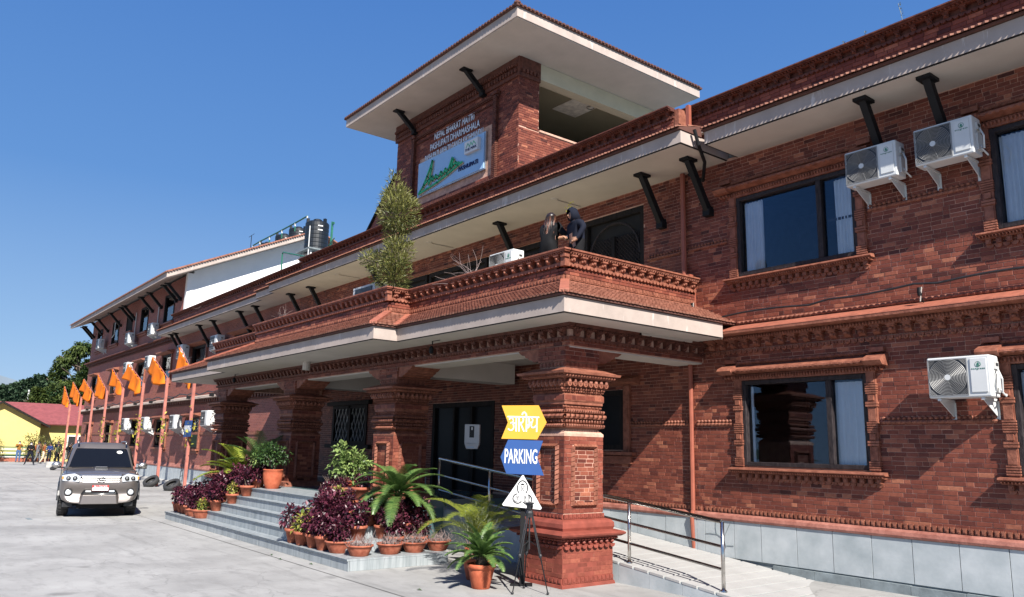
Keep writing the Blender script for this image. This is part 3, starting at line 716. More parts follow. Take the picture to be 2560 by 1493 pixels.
def wing_window(x0, x1, z0, z1, fancy=True, louvre=False, cur=1.):
    w_ = empty('window', (0, 0, 0), B); y = WY
    mb = MB(); mb.mat('wood')
    for a, b_, c, d in ((x0, x0 + .09, z0, z1), (x1 - .09, x1, z0, z1), (x0 + .09, x1 - .09, z0, z0 + .09), (x0 + .09, x1 - .09, z1 - .09, z1)): mb.box(a, b_, y - .03, y + .1, c, d)
    if louvre:
        for k in range(12): zz = z0 + .1 + k * (z1 - z0 - .2) / 12; mb.box(x0 + .09, x1 - .09, y, y + .05, zz, zz + .04)
    mb.build('frame', None, w_)
    mb = MB(); mb.mat('glass_wing' if not louvre else 'dark_room'); mb.box(x0 + .09, x1 - .09, y + .06, y + .07, z0 + .09, z1 - .09); mb.build('pane', None, w_)
    if not louvre:
        mb = MB(); mb.mat('curtain'); curtain_mb(mb, x0 + .12, x0 + .12 + (x1 - x0 - .3) * cur, z0 + .05, z1 - .1, y + .115, .022, 7); mb.build('curtain', None, w_, smooth=True)
    f = Face(x0 - .12, y, 1, 0, 0, -1); W_ = x1 - x0 + .24
    mb = MB(); mb.mat('carved'); f.bar(mb, -.08, W_ + .08, 0, .16, z0 - .09, z0 - .01); f.bar(mb, 0, W_, 0, .08, z0 - .2, z0 - .1); mb.build('sill', None, w_)
    if fancy:
        mb = MB(); mb.mat('carved'); f.slope(mb, -.2, W_ + .2, [(0, z1 + .22), (.34, z1 + .15), (.36, z1 + .10), (.1, z1 + .04), (0, z1 + .02)]); mb.build('canopy', None, w_)
        for a in (-.02, W_ - .1): mb = MB(); mb.mat('carved'); f.bar(mb, a, a + .12, 0, .07, z0, z1 + .03); mb.build('pilaster', None, w_)
for k, h in enumerate(LW): wing_window(*h, cur=.8)
for k, h in enumerate(LW2): wing_window(*h, cur=(.8, .5, .8)[k % 3])
for k, h in enumerate(LW3): wing_window(*h, fancy=False, louvre=(k == 2))
# ---------------------------------------------------------------- porch columns
def column(x1, x0, y0, y1, base, full=False, nbr=0):
    """x1: right face, y0: front face"""
    c = empty('porch_column', (0, 0, 0), B)
    X, Y0, W_, D_ = x1, y0, x1 - x0, y1 - y0
    FF = Face(x0, y0, 1, 0, 0, -1); FR_ = Face(x1, y0, 0, 1, 1, 0); FL_ = Face(x0, y1, 0, -1, -1, 0)
    def ring(levels, mat, name):
        mb = MB(); mb.mat(mat); mb.ring([(z, x0 - d, x1 + d, y0 - d, y1 + d) for z, d in levels]); return mb.build(name, None, c)
    bm = 'base_paint' if full else 'carved'
    b0 = base
    if full:
        ring([(0, .13), (.045, .12), (.06, .10), (.565, .10), (.565, .10), (.70, .10)], bm, 'pedestal')
        ring([(.70, .19), (.73, .24), (.755, .25), (.775, .22), (.80, .12), (.80, .105), (.84, .12), (.90, .115), (.94, .08), (.955, .03), (.96, .0)], bm, 'pedestal_cornice')
        mb = MB(); mb.mat(bm)
        for f, L_ in ((FF, W_), (FR_, D_), (FL_, D_)):
            row(mb, f, -.1, L_ + .1, .06, .135, .085, 'panel', d=.018, d0=.10, fill=.88)
            row(mb, f, -.16, L_ + .16, .66, .70, .06, 'bead', d=.07, d0=.12)
            row(mb, f, -.12, L_ + .12, .60, .66, .115, 'bead', d=.09, d0=.08, fill=.55); row(mb, f, -.11, L_ + .11, .54, .59, .115, 'scallop', d=.05, d0=.1)
            row(mb, f, .0, L_, .965, 1.03, .085, 'panel', d=.022, fill=.88)
        mb.build('carved_course', None, c, kind='stuff')
        for f, L_, sd_ in ((FF, W_, 11), (FR_, D_, 12), (FL_, D_, 13)):
            mb = MB(); mb.mat('brick_red'); o = f.pt(-.1, .095, 0); lay_bricks(mb, brick_cells(L_ + .2, .14, .54, seed=sd_), o, f.u, f.n); mb.build('brick_courses', None, c, kind='stuff')
    else: ring([(base, .10), (base + .1, .09), (base + .12, .02)], bm, 'pedestal')
    s0 = max(base, .96)
    ring([(s0, -.012), (2.18, -.012), (2.18, .0), (2.22, -.0), (2.29, -.07), (2.31, -.075), (3.34, -.075)], 'mortar' if full else 'carved', 'shaft')
    # shaft bricks with a recessed panel and a rope border on each face
    for k, (f, L_) in enumerate(((FF, W_), (FR_, D_), (FL_, D_))):
        pa, pb, pz0, pz1 = L_ * .22, L_ * .80, 1.16, 2.03
        cl = brick_cells(L_, max(s0, 1.04) if full else s0 + .12, 2.18, [(pa, pb, pz0, pz1)], seed=20 + k + nbr)
        o = f.pt(0, -.012, 0)
        if full and k < 2: brick_objects(c, 'brick_red' if k else 'brick', cl, (o[0], o[1]), f.u, f.n)
        else: mb = MB(); mb.mat('brick'); lay_bricks(mb, cl, o, f.u, f.n); mb.build('brick_courses', None, c, kind='stuff')
        mb = MB(); mb.mat('brick'); lay_bricks(mb, [q for q in brick_cells(pb - pa, pz0, pz1, seed=30 + k + nbr)], f.pt(pa, -.015, 0), f.u, f.n); mb.build('brick_courses', None, c, kind='stuff')
        mb = MB(); mb.mat('carved')
        # rope border: slanted strands
        def strand(a, z, da, dz):
            f2 = [f.pt(a + p * da + q * dz * .5, dd, z + p * dz * 1. + q * da * .5) for p in (-.5, .5) for q, dd in ((-.5, 0), (0, .045), (.5, 0))]
            mb.add(f2, [(0, 1, 4, 3), (1, 2, 5, 4)])
        n = 12
        for i in range(n):
            z = pz0 + (i + .5) * (pz1 - pz0) / n
            for a, sg in ((pa, 1), (pb, 1)):
                h = (pz1 - pz0) / n; w2 = .035
                vs = [f.pt(a - w2, 0, z - h * .75), f.pt(a - w2, 0, z + h * .1), f.pt(a, .05, z + h * .35), f.pt(a, .05, z - h * .45), f.pt(a + w2, 0, z + h * .75), f.pt(a + w2, 0, z - h * .1), f.pt(a, .012, z - h * .62), f.pt(a, .012, z + h * .62)]
                mb.add(vs, [(0, 1, 2, 3), (3, 2, 4, 5), (0, 3, 5, 5)[:3], (1, 4, 2)])
        n = 7
        for i in range(n):
            a = pa + (i + .5) * (pb - pa) / n; h = (pb - pa) / n
            for z in (pz0, pz1):
                w2 = .035
                vs = [f.pt(a - h * .75, 0, z - w2), f.pt(a + h * .1, 0, z - w2), f.pt(a + h * .35, .05, z), f.pt(a - h * .45, .05, z), f.pt(a + h * .75, 0, z + w2), f.pt(a - h * .1, 0, z + w2)]
                mb.add(vs, [(0, 1, 2, 3), (3, 2, 4, 5), (0, 3, 5), (1, 4, 2)])
        mb.build('rope_border', None, c, kind='stuff')
    # ropes, bands, capital
    ring([(2.30, -.04), (2.33, .0), (2.36, .0), (2.37, -.035), (2.39, -.01), (2.43, -.01), (2.44, -.035), (2.46, .0), (2.52, .0), (2.525, -.03), (2.54, -.005), (2.58, -.005), (2.59, -.05), (2.655, -.05), (2.66, -.05),
          (2.665, -.01), (2.70, -.01), (2.72, .005), (2.81, .005), (2.84, -.03), (2.87, -.03), (2.88, .0), (2.92, .0), (2.93, .02), (3.05, .04), (3.06, .10), (3.11, .13), (3.12, .19), (3.155, .20), (3.16, .16), (3.215, .02), (3.23, -.055)], 'carved', 'capital')
    mb = MB(); mb.mat('carved')
    for f, L_ in ((FF, W_), (FR_, D_), (FL_, D_)):
        row(mb, f, 0, L_, 2.31, 2.37, .052, 'rope', d=.05); row(mb, f, 0, L_, 2.38, 2.44, .06, 'bead', d=.05, d0=-.01)
        row(mb, f, -.02, L_ + .02, 2.44, 2.52, .095, 'rope', d=.065); row(mb, f, 0, L_, 2.53, 2.585, .05, 'rope', d=.045)
        row(mb, f, 0, L_, 2.60, 2.65, .075, 'zig', d=.02, d0=-.05, fill=.8)
        row(mb, f, 0, L_, 2.845, 2.875, .045, 'bead', d=.05, d0=-.02); row(mb, f, 0, L_, 2.875, 2.925, .055, 'bead', d=.06, d0=0)
        row(mb, f, -.03, L_ + .03, 2.93, 2.995, .105, 'scallop', d=.07, d0=.02); row(mb, f, -.03, L_ + .03, 2.95, 3.05, .105, 'bead', d=.10, d0=.03, fill=.6)
        row(mb, f, -.12, L_ + .12, 3.065, 3.105, .06, 'bead', d=.08, d0=.10)
        row(mb, f, .07, L_ - .07, 3.25, 3.32, .085, 'panel', d=.02, d0=-.075, fill=.85)
    mb.build('carved_course', None, c, kind='stuff')
    mb = MB(); mb.mat('carved'); mb.ring([(3.33, x0 + .045, x1 - .045, y0 + .045, y1 - .045), (3.36, x0 + .045, x1 - .045, y0 + .045, y1 - .045)]); mb.build('neck_course', None, c)
    for f, L_, sd_ in ((FF, W_, 41), (FR_, D_, 42)):
        mb = MB(); mb.mat('brick'); o = f.pt(0, .003, 0); lay_bricks(mb, brick_cells(L_, 2.725, 2.805, course=.08, seed=sd_), o, f.u, f.n); mb.build('brick_courses', None, c, kind='stuff')
    return c
COLS = [(-9.02, -9.76, 8.15, 8.98, 0), (-14.12, -14.96, 8.15, 8.95, .935), (-19.2, -20.04, 8.15, 8.95, .935), (-24.33, -25.17, 8.15, 8.95, .935)]
for k, (a, b_, c, d, e) in enumerate(COLS): column(a, b_, c, d, e, k == 0, k * 5)
# corbel wings on top of each column, then the beam
def corbel(xa, dirx, y0, y1):
    pr = [(0, 3.36), (.16, 3.36), (.20, 3.39), (.27, 3.40), (.29, 3.43), (.36, 3.445), (.38, 3.48), (.45, 3.49), (.50, 3.52), (.55, 3.56), (0, 3.56)]
    mb = MB(); mb.mat('carved'); mb.prism([(xa + dirx * a, z) for a, z in pr], 'y', y0, y1); mb.build('corbel', None, B)
def corbel_y(ya, x0, x1):
    pr = [(0, 3.36), (.16, 3.36), (.20, 3.39), (.27, 3.40), (.29, 3.43), (.36, 3.445), (.38, 3.48), (.45, 3.49), (.50, 3.52), (.55, 3.56), (0, 3.56)]
    mb = MB(); mb.mat('carved'); mb.prism([(ya + a, z) for a, z in pr], 'x', x0, x1); mb.build('corbel', None, B)
for k, (a, b_, c, d, e) in enumerate(COLS):
    mb = MB(); mb.mat('mortar'); mb.box(a - .05, b_ + .05, c + .055, d - .05, 3.36, 3.56); mb.build('column_head', None, B)
    mb = MB(); mb.mat('brick'); lay_bricks(mb, brick_cells(a - b_ - .1, 3.36, 3.56, seed=50 + k), (b_ + .05, c + .05, 0), (1, 0), (0, -1)); lay_bricks(mb, brick_cells(d - c - .1, 3.36, 3.56, seed=60 + k), (a - .05, c + .05, 0), (0, 1), (1, 0)); mb.build('brick_courses', None, B, kind='stuff')
    if k: corbel(a - .05, 1, c + .07, d - .06)
    corbel(b_ + .05, -1, c + .07, d - .06)
corbel_y(8.93, -9.69, -9.08)
# beam: brick face, pale underside
BX0, BX1 = -25.35, -9.02
mb = MB(); mb.mat('mortar'); mb.box(BX0, BX1, 8.25, 8.88, 3.57, 3.90); mb.box(-9.65, BX1, 8.88, WY, 3.57, 3.90); mb.box(BX0, BX0 + .6, 8.88, WY, 3.57, 3.90); beam = mb.build('porch_beam', None, B)
mb = MB(); mb.mat('brick'); lay_bricks(mb, brick_cells(BX1 - BX0, 3.575, 3.69, seed=70), (BX0, 8.245, 0), (1, 0), (0, -1)); lay_bricks(mb, brick_cells(WY - 8.25, 3.575, 3.69, seed=71), (BX1 + .005, 8.245, 0), (0, 1), (1, 0)); mb.build('brick_courses', None, beam, kind='stuff')
mb = MB(); mb.mat('soffit'); mb.box(BX0 + .03, BX1 - .03, 8.28, 8.85, 3.545, 3.567); mb.box(-9.62, BX1 - .03, 8.85, WY, 3.545, 3.567); mb.build('beam_underside', None, beam)
fF = Face(BX0, 8.245, 1, 0, 0, -1); fS = Face(BX1, 8.245, 0, 1, 1, 0)
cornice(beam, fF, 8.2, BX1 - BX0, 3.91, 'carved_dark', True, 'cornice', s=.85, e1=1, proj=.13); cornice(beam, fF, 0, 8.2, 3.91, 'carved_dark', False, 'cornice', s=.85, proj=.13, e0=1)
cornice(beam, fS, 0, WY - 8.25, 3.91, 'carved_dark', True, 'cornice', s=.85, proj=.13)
# porch ceiling and cross beams
mb = MB(); mb.mat('soffit'); mb.box(BX0 + .6, -9.65, 8.88, WY, 3.87, 3.90); mb.build('porch_ceiling', None, B)
for x in (-14.15, -19.25): mb = MB(); mb.mat('soffit'); mb.box(x - .5, x, 8.95, WY - .25, 3.42, 3.865); mb.build('cross_beam', None, B)
# --- porch eave: slab, dark strip as groove shade, tiles
def eave(poly, z0, z1, name='eave_slab'):
    mb = MB(); mb.mat('fascia'); mb.prism(poly, 'z', z0 + .012, z1); e = mb.build(name, None, B)
    cx = sum(p[0] for p in poly) / len(poly)
    mb = MB(); mb.mat('wood'); mb.prism([(x - .004 * (1 if x > cx else -1), y + (.004 if y < WY - .3 else 0)) for x, y in poly], 'z', z0, z0 + .0119); mb.build('drip_shade', None, e)  # dark strip stands in for the shade of a drip groove
    mb = MB(); mb.mat('soffit'); mb.prism([(x - .035 * (1 if x > cx else -1), y + (.035 if y < WY - .3 else 0)) for x, y in poly], 'z', z0 - .006, z0 - .0005); mb.build('soffit', None, e)
    return e
PE = [(-8.33, 11.16), (-8.33, 7.5), (-13.05, 7.5), (-13.05, 7.0), (-22.6, 7.0), (-22.6, 7.5), (-27.8, 7.5), (-27.8, WY), (-8.9, WY), (-8.9, 11.16)]
e1 = eave(PE, 3.915, 4.16)
# skirt roof: solid wedge under the tiles, mitred at the corners
def skirt(parent, A, Bq, Ai, Bi, z0, z1, rows, tw=.085):
    """A-Bq outer lower edge, Ai-Bi inner upper edge (plan points)"""
    mb = MB(); mb.mat('tile_bed')
    a, b_, c, d = (*A, z0), (*Bq, z0), (*Bi, z1), (*Ai, z1)
    lo = z0 - .03
    mb.add([(*A, lo), (*Bq, lo), (*Bi, lo), (*Ai, lo), a, b_, c, d], [(0, 3, 2, 1), (4, 5, 6, 7), (0, 1, 5, 4), (1, 2, 6, 5), (2, 3, 7, 6), (3, 0, 4, 7)])
    sk = mb.build('skirt_roof', None, parent)
    mb = MB(); mb.mat('roof_tile')
    A3, B3, Ai3, Bi3 = Vector(a), Vector(b_), Vector(d), Vector(c); L_ = (B3 - A3).length; u = (B3 - A3) / L_
    n = u.cross(Ai3 - A3); n = n.normalized() * (1 if n.z > 0 else -1)
    for r_ in range(rows):
        t0, t1 = r_ / rows, (r_ + 1) / rows
        P, Q = A3.lerp(Ai3, t0), B3.lerp(Bi3, t0); s = ((Ai3 - A3) - u * (Ai3 - A3).dot(u)) / rows
        Lr = (Q - P).length; k = max(1, int(Lr / tw)); w_ = Lr / k; off = .5 * (r_ % 2)
        for i in range(k):
            a0 = min(Lr, max(0, (i + off) * w_)); a1 = min(Lr, a0 + w_ * .95)
            if a1 - a0 < .02: continue
            mb.tone = R.random(); j = n * R.uniform(.012, .017); e_ = R.uniform(.08, .13); p0 = P + u * a0 - s * e_ + j; p1 = P + u * a1 - s * (e_ + R.uniform(-.01, .01)) + j
            q0, q1 = P + u * a0 + s * 1.05 + n * .002, P + u * a1 + s * 1.05 + n * .002
            m0 = p0 + u * (w_ * .5) - s * .10
            vs = [p0, m0, p1, q1, q0, p0 + n * .024, m0 + n * .028, p1 + n * .024, q1 + n * .002, q0 + n * .002]
            mb.add([tuple(v) for v in vs], [(5, 6, 7, 8, 9), (0, 1, 6, 5), (1, 2, 7, 6), (2, 3, 8, 7), (4, 0, 5, 9)])
    mb.build('roof_tile', None, sk, kind='stuff'); return sk
ZL, ZH = 4.20, 4.60
yo, yi = 7.455, 8.25; co, ci = 6.955, 7.75
xo, xi = -8.285, -9.15
skirt(B, (xo, yo), (xo, 11.5), (xi, yi), (xi, 11.5), ZL, ZH, 7)
skirt(B, (-13.0, yo), (xo, yo), (-13.88, yi), (xi, yi), ZL, ZH, 7)
skirt(B, (-13.0, co), (-13.0, yo + .0), (-13.88, ci), (-13.88, yi), ZL, ZH, 7)
skirt(B, (-22.65, co), (-13.0, co), (-21.05, ci), (-13.88, ci), ZL, ZH, 7)
skirt(B, (-27.85, yo), (-22.65, yo), (-26.0, yi), (-21.6, yi), ZL, ZH, 7)
skirt(B, (-27.85, 11.5), (-27.85, yo), (-26.0, 11.5), (-26.0, yi), ZL, ZH, 7)
def hip(p, q, w_=.14, n=4):
    p, q = Vector(p), Vector(q)
    for i in range(n):
        a, b_ = p.lerp(q, i / n), p.lerp(q, (i + .97) / n); d = (b_ - a).normalized(); s = d.cross(Vector((0, 0, 1))).normalized() * w_ / 2; up = Vector((0, 0, .05))
        mb = MB(); mb.mat('hip'); mb.add([tuple(v) for v in (a - s, a + s, b_ + s, b_ - s, a - s + up, a + s + up, b_ + s + up, b_ - s + up)], [(0, 3, 2, 1), (4, 5, 6, 7), (0, 1, 5, 4), (1, 2, 6, 5), (2, 3, 7, 6), (3, 0, 4, 7)]); mb.build('hip_tile', None, B)
hip((xo, yo, ZL), (xi, yi, ZH)); hip((-13.0, co, ZL), (-13.88, ci, ZH)); hip((-13.0, yo, ZL), (-13.88, yi, ZH)); hip((-22.65, co, ZL), (-21.05, ci, ZH)); hip((-27.85, yo, ZL), (-26.0, yi, ZH), .2)
# --- balcony: floor, parapets
mb = MB(); mb.mat('cream'); mb.prism([(-9.2, WY), (-9.2, 8.3), (-13.9, 8.3), (-13.9, 7.8), (-21.1, 7.8), (-21.1, 8.3), (-25.9, 8.3), (-25.9, WY)], 'z', 4.17, 4.55); mb.build('balcony_floor', None, B)
def parapet(f, L_, z0, z1, th=.2, objects=True, e0=0, e1=0, seed=5, course_mat='carved'):
    mb = MB(); mb.mat('carved_dark'); f.bar(mb, 0, L_, -th, 0, z0, z1 - .03); p = mb.build('parapet', None, B)
    mb = MB(); mb.mat('brick'); lay_bricks(mb, brick_cells(L_, z0 + .12, z1 - .29, seed=seed), f.pt(0, .002, 0), f.u, f.n); mb.build('brick_courses', None, p, kind='stuff')
    mb = MB(); mb.mat('carved'); f.slope(mb, 0, L_, [(0, z0 - .02), (.06, z0 - .02), (.05, z0 + .015), (0, z0 + .03)]); row(mb, f, 0, L_, z0 + .035, z0 + .11, .085, 'panel', d=.03, fill=.86); mb.build('carved_course', None, p, kind='stuff')
    cornice(p, f, 0, L_, z1, course_mat, objects, 'coping', s=.88, proj=.14, e0=e0, e1=e1); return p
PZ = 5.12
for x_, y_ in ((-9.15, 8.25), (-13.88, 7.75)):
    mb = MB(); mb.mat('carved'); mb.box(x_ - .02, x_ + .08, y_ - .08, y_ + .02, 4.84, 5.06); mb.box(x_ + .0, x_ + .105, y_ - .105, y_ + .0, 4.98, 5.03); mb.build('corner_bracket', None, B)
parapet(Face(-9.15, 8.25, 0, 1, 1, 0), 3.2, 4.6, PZ, seed=81)
parapet(Face(-13.88, 8.25, 1, 0, 0, -1), 4.73, 4.6, PZ, seed=82, e1=1)
parapet(Face(-13.88, 7.75, 0, 1, 1, 0), .5, 4.6, PZ, seed=83)
parapet(Face(-21.05, 7.75, 1, 0, 0, -1), 7.17, 4.6, PZ, seed=84, e1=1, objects=False)
parapet(Face(-25.9, 8.25, 1, 0, 0, -1), 4.85, 4.6, PZ - .02, seed=85, objects=False)
parapet(Face(-25.9, 11.5, 0, -1, -1, 0), 3.25, 4.6, PZ - .02, seed=86, objects=False)
# --- upper eave along the whole front
ME = [(-8.38, 10.2), (-26.9, 10.2), (-26.9, 10.38), (-28.6, 10.38), (-28.6, 10.6), (-42.6, 10.6), (-42.6, WY + .1), (-8.38, WY + .1)]
RE = [(-1.0, 10.58), (-8.17, 10.58), (-8.17, WY + .1), (-1.0, WY + .1)]
eave(ME, 7.22, 7.45); eave(RE, 7.22, 7.45)
for (x0, x1, ya, yb) in ((-8.2, -1.0, 10.53, 11.1), (-26.95, -8.36, 10.15, 10.75), (-28.6, -26.95, 10.33, 10.9), (-42.65, -28.6, 10.55, 11.05)):
    skirt(B, (x0, ya), (x1, ya), (x0, yb), (x1, yb), 7.49, 7.66, 2)
def top_parapet(x0, x1, y, z0, z1, objects, seed, mat='carved'):
    f = Face(x0, y, 1, 0, 0, -1); L_ = x1 - x0
    mb = MB(); mb.mat('carved_dark'); f.bar(mb, 0, L_, -.25, 0, z0 - .2, z1 - .03); p = mb.build('roof_parapet', None, B)
    mb = MB(); mb.mat('brick'); lay_bricks(mb, brick_cells(L_, z0 + .13, z1 - .21, seed=seed), f.pt(0, .002, 0), f.u, f.n); mb.build('brick_courses', None, p, kind='stuff')
    mb = MB(); mb.mat('fascia'); f.slope(mb, 0, L_, [(0, z0 - .01), (.10, z0 - .02), (.10, z0 + .01), (0, z0 + .03)]); mb.build('flashing', None, p)
    mb = MB(); mb.mat(mat); row(mb, f, 0, L_, z0 + .035, z0 + .115, .085 if x1 > -10 else .11, 'panel', d=.03, fill=.85); mb.build('carved_course', None, p, kind='stuff')
    cornice(p, f, 0, L_, z1, 'carved_dark', objects, 'coping', s=.68, proj=.2)
    return p
top_parapet(-8.95, -1.0, 11.08, 7.68, 8.22, True, 91)
top_parapet(-25.35, -8.95, 10.73, 7.68, 8.2, True, 92)
top_parapet(-41.4, -25.35, 10.98, 7.68, 8.2, False, 93)
mb = MB(); mb.mat('carved'); mb.box(-8.96, -8.85, 10.73, 11.1, 7.5, 8.17); mb.build('parapet_return', None, B); mb = MB(); mb.mat('mortar'); mb.box(-25.35, -25.2, 10.75, 11.2, 7.5, 8.17); mb.build('parapet_return', None, B)
# --- struts under the eaves
def strut(x, ytop, ztop, ybot, zbot, s=1.):
    mb = MB(); mb.mat('black_metal'); w_ = .052 * s
    dy, dz = ytop - ybot, ztop - zbot; L_ = math.hypot(dy, dz); nx, nz = -dz / L_ * .06 * s, dy / L_ * .06 * s
    mb.prism([(ytop - nx, ztop - .02 - nz), (ytop + nx, ztop - .02 + nz), (ybot + nx, zbot + nz), (ybot - nx, zbot - nz)], 'x', x - w_, x + w_)
    mb.box(x - w_ * 1.9, x + w_ * 1.9, ytop - .13 * s, ytop + .15 * s, ztop - .055, ztop - .006)
    mb.box(x - w_ * 1.5, x + w_ * 1.5, ybot - .06, ybot + .12, zbot - .11, zbot + .02)
    mb.box(x - w_ * 1.2, x + w_ * 1.2, ybot - .03, ybot + .12, zbot + .02, zbot + .07)
    mb.build('eave_strut', None, B)
for x in (-3.1, -4.55, -5.48, -8.78, -9.9, -14.4, -20.7, -24.9, -26.6, -30.0, -31.7, -35.0, -36.9, -40.6, -41.3): strut(x, 10.88, 7.22, 11.42, 6.35)
# --- balcony doors and dark shop-front
def lattice_door(x0, x1, z0, z1, arch=True):
    d = empty('balcony_door', (0, 0, 0), B); d['label'] = 'dark carved wooden door with an arch and pierced lattice'
    mb = MB(); mb.mat('wood'); 
    for a, b_, c, e in ((x0, x0 + .1, z0, z1), (x1 - .1, x1, z0, z1), (x0 + .1, x1 - .1, z1 - .12, z1), ((x0 + x1) / 2 - .05, (x0 + x1) / 2 + .05, z0, z1 - .5)): mb.box(a, b_, WY + .0, WY + .1, c, e)
    mb.build('frame', None, d)
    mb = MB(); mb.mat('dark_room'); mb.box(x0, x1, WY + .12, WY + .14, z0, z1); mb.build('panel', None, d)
    mb = MB(); mb.mat('wood_worn'); cx, rr, zc = (x0 + x1) / 2, (x1 - x0) / 2 - .14, z1 - .95
    pts = [(cx + rr * math.cos(a), WY + .04, zc + .75 * math.sin(a)) for a in [PI * i / 16 for i in range(17)]]
    mb.tube(pts, .025, 5); mb.build('arch', None, d)
    mb = MB(); mb.mat('wood_worn'); n = 0
    k = int((x1 - x0) / .07)
    for i in range(k * 2):
        for s_ in (1, -1):
            a = x0 - .5 + i * .085; pts = [(a, z0 + .5), (a + s_ * (z1 - z0 - 1.0), z1 - .5)]
            (xa, za), (xb, zb) = pts
            def clip(xa, za, xb, zb):
                lo, hi = x0 + .15, x1 - .15; t0, t1 = 0, 1; dx = xb - xa
                ts = sorted(((lo - xa) / dx, (hi - xa) / dx)); t0, t1 = max(0, ts[0]), min(1, ts[1])
                return None if t0 >= t1 else (xa + dx * t0, za + (zb - za) * t0, xa + dx * t1, za + (zb - za) * t1)
            c = clip(xa, za, xb, zb)
            if c: mb.tube([(c[0], WY + .06 + .008 * s_, c[1]), (c[2], WY + .06 + .008 * s_, c[3])], .012, 4, cap=False)
    mb.build('lattice', None, d, kind='stuff'); return d
lattice_door(-12.15, -10.42, 4.62, 6.86)
for x0, x1 in ((-15.6, -13.0), (-18.4, -15.7), (-21.4, -18.5)): lattice_door(x0, x1, 4.62, 6.72)
lattice_door(-26.2, -23.4, 4.9, 6.6)
mb = MB(); mb.mat('carved'); f = Face(-21.6, WY, 1, 0, 0, -1); f.bar(mb, 0, 8.7, 0, .06, 6.73, 6.8); mb.build('lintel', None, B)
# porch: entrance door, lattice window, small window by the ramp
ed = empty('entrance_door', (0, 0, 0), B)
mb = MB(); mb.mat('wood'); 
for a, b_, c, e in ((-17.9, -17.78, .94, 3.1), (-15.32, -15.2, .94, 3.1), (-17.78, -15.32, 2.98, 3.1), (-16.95, -16.87, .94, 2.98), (-16.2, -16.1, .94, 2.98)): mb.box(a, b_, WY - .02, WY + .1, c, e)
mb.build('frame', None, ed)
mb = MB(); mb.mat('dark_pane'); mb.box(-17.78, -15.32, WY + .05, WY + .06, .94, 2.98); mb.build('pane', None, ed)
def lattice_window(x0, x1, z0, z1):
    d = empty('lattice_window', (0, 0, 0), B); mb = MB(); mb.mat('wood')
    for a, b_, c, e in ((x0, x0 + .12, z0, z1), (x1 - .12, x1, z0, z1), (x0 + .12, x1 - .12, z0, z0 + .1), (x0 + .12, x1 - .12, z1 - .1, z1), ((x0 + x1) / 2 - .07, (x0 + x1) / 2 + .07, z0, z1)): mb.box(a, b_, WY - .04, WY + .1, c, e)
    mb.box(x0 - .3, x1 + .3, WY - .12, WY, z0 - .12, z0); mb.box(x0 - .25, x1 + .25, WY - .14, WY, z1, z1 + .12)
    mb.build('frame', None, d)
    mb = MB(); mb.mat('alu'); k = 0
    n = 9; w_ = x1 - x0 - .24
    for i in range(-n, n * 2):
        for s_ in (1, -1):
            xa = x0 + .12 + i * w_ / n; H_ = z1 - z0 - .2; xb = xa + s_ * H_ * .5
            lo, hi = x0 + .12, x1 - .12; dx = xb - xa; ts = sorted(((lo - xa) / dx, (hi - xa) / dx)); t0, t1 = max(0, ts[0]), min(1, ts[1])
            if t0 < t1: mb.tube([(xa + dx * t0, WY + .02, z0 + .1 + H_ * t0), (xa + dx * t1, WY + .02, z0 + .1 + H_ * t1)], .009, 4, cap=False)
    mb.build('grille', None, d, kind='stuff')
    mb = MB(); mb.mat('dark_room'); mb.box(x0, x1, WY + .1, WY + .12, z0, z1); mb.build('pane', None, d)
lattice_window(-23.8, -21.5, 2.0, 3.2)
d = empty('window', (0, 0, 0), B); d['label'] = 'dark window behind the corner column'
mb = MB(); mb.mat('wood')
for a, b_, c, e in ((-12.7, -12.6, 2.0, 3.17), (-11.08, -10.98, 2.0, 3.17), (-12.6, -11.08, 2.0, 2.1), (-12.6, -11.08, 3.07, 3.17)): mb.box(a, b_, WY - .02, WY + .1, c, e)
mb.build('frame', None, d); mb = MB(); mb.mat('dark_pane'); mb.box(-12.6, -11.08, WY + .05, WY + .06, 2.1, 3.07); mb.build('pane', None, d)
f = Face(-12.95, WY, 1, 0, 0, -1); mb = MB(); mb.mat('carved'); f.bar(mb, 2.0, 2.16, 0, .06, 1.95, 3.25)
row(mb, f, 2.0, 2.16, 2.0, 2.2, .16, 'dentil', d=.08); row(mb, f, 2.0, 2.16, 2.5, 2.9, .16, 'dentil', d=.08); f.slope(mb, -.1, 2.4, [(0, 3.45), (.2, 3.36), (.22, 3.3), (0, 3.25)]); f.bar(mb, 0, 2.3, 0, .14, 1.9, 1.96); f.bar(mb, .1, 2.2, 0, .07, 1.74, 1.88); mb.build('surround', None, d)
mb = MB(); mb.mat('porch_floor'); mb.box(-25.6, -13.75, 8.07, WY, .0, .937); mb.build('porch_floor', None, B)
mb = MB(); mb.mat('stone'); mb.box(-22, -18.1, WY - .03, WY - .004, .94, 1.2); mb.build('skirting', None, B)

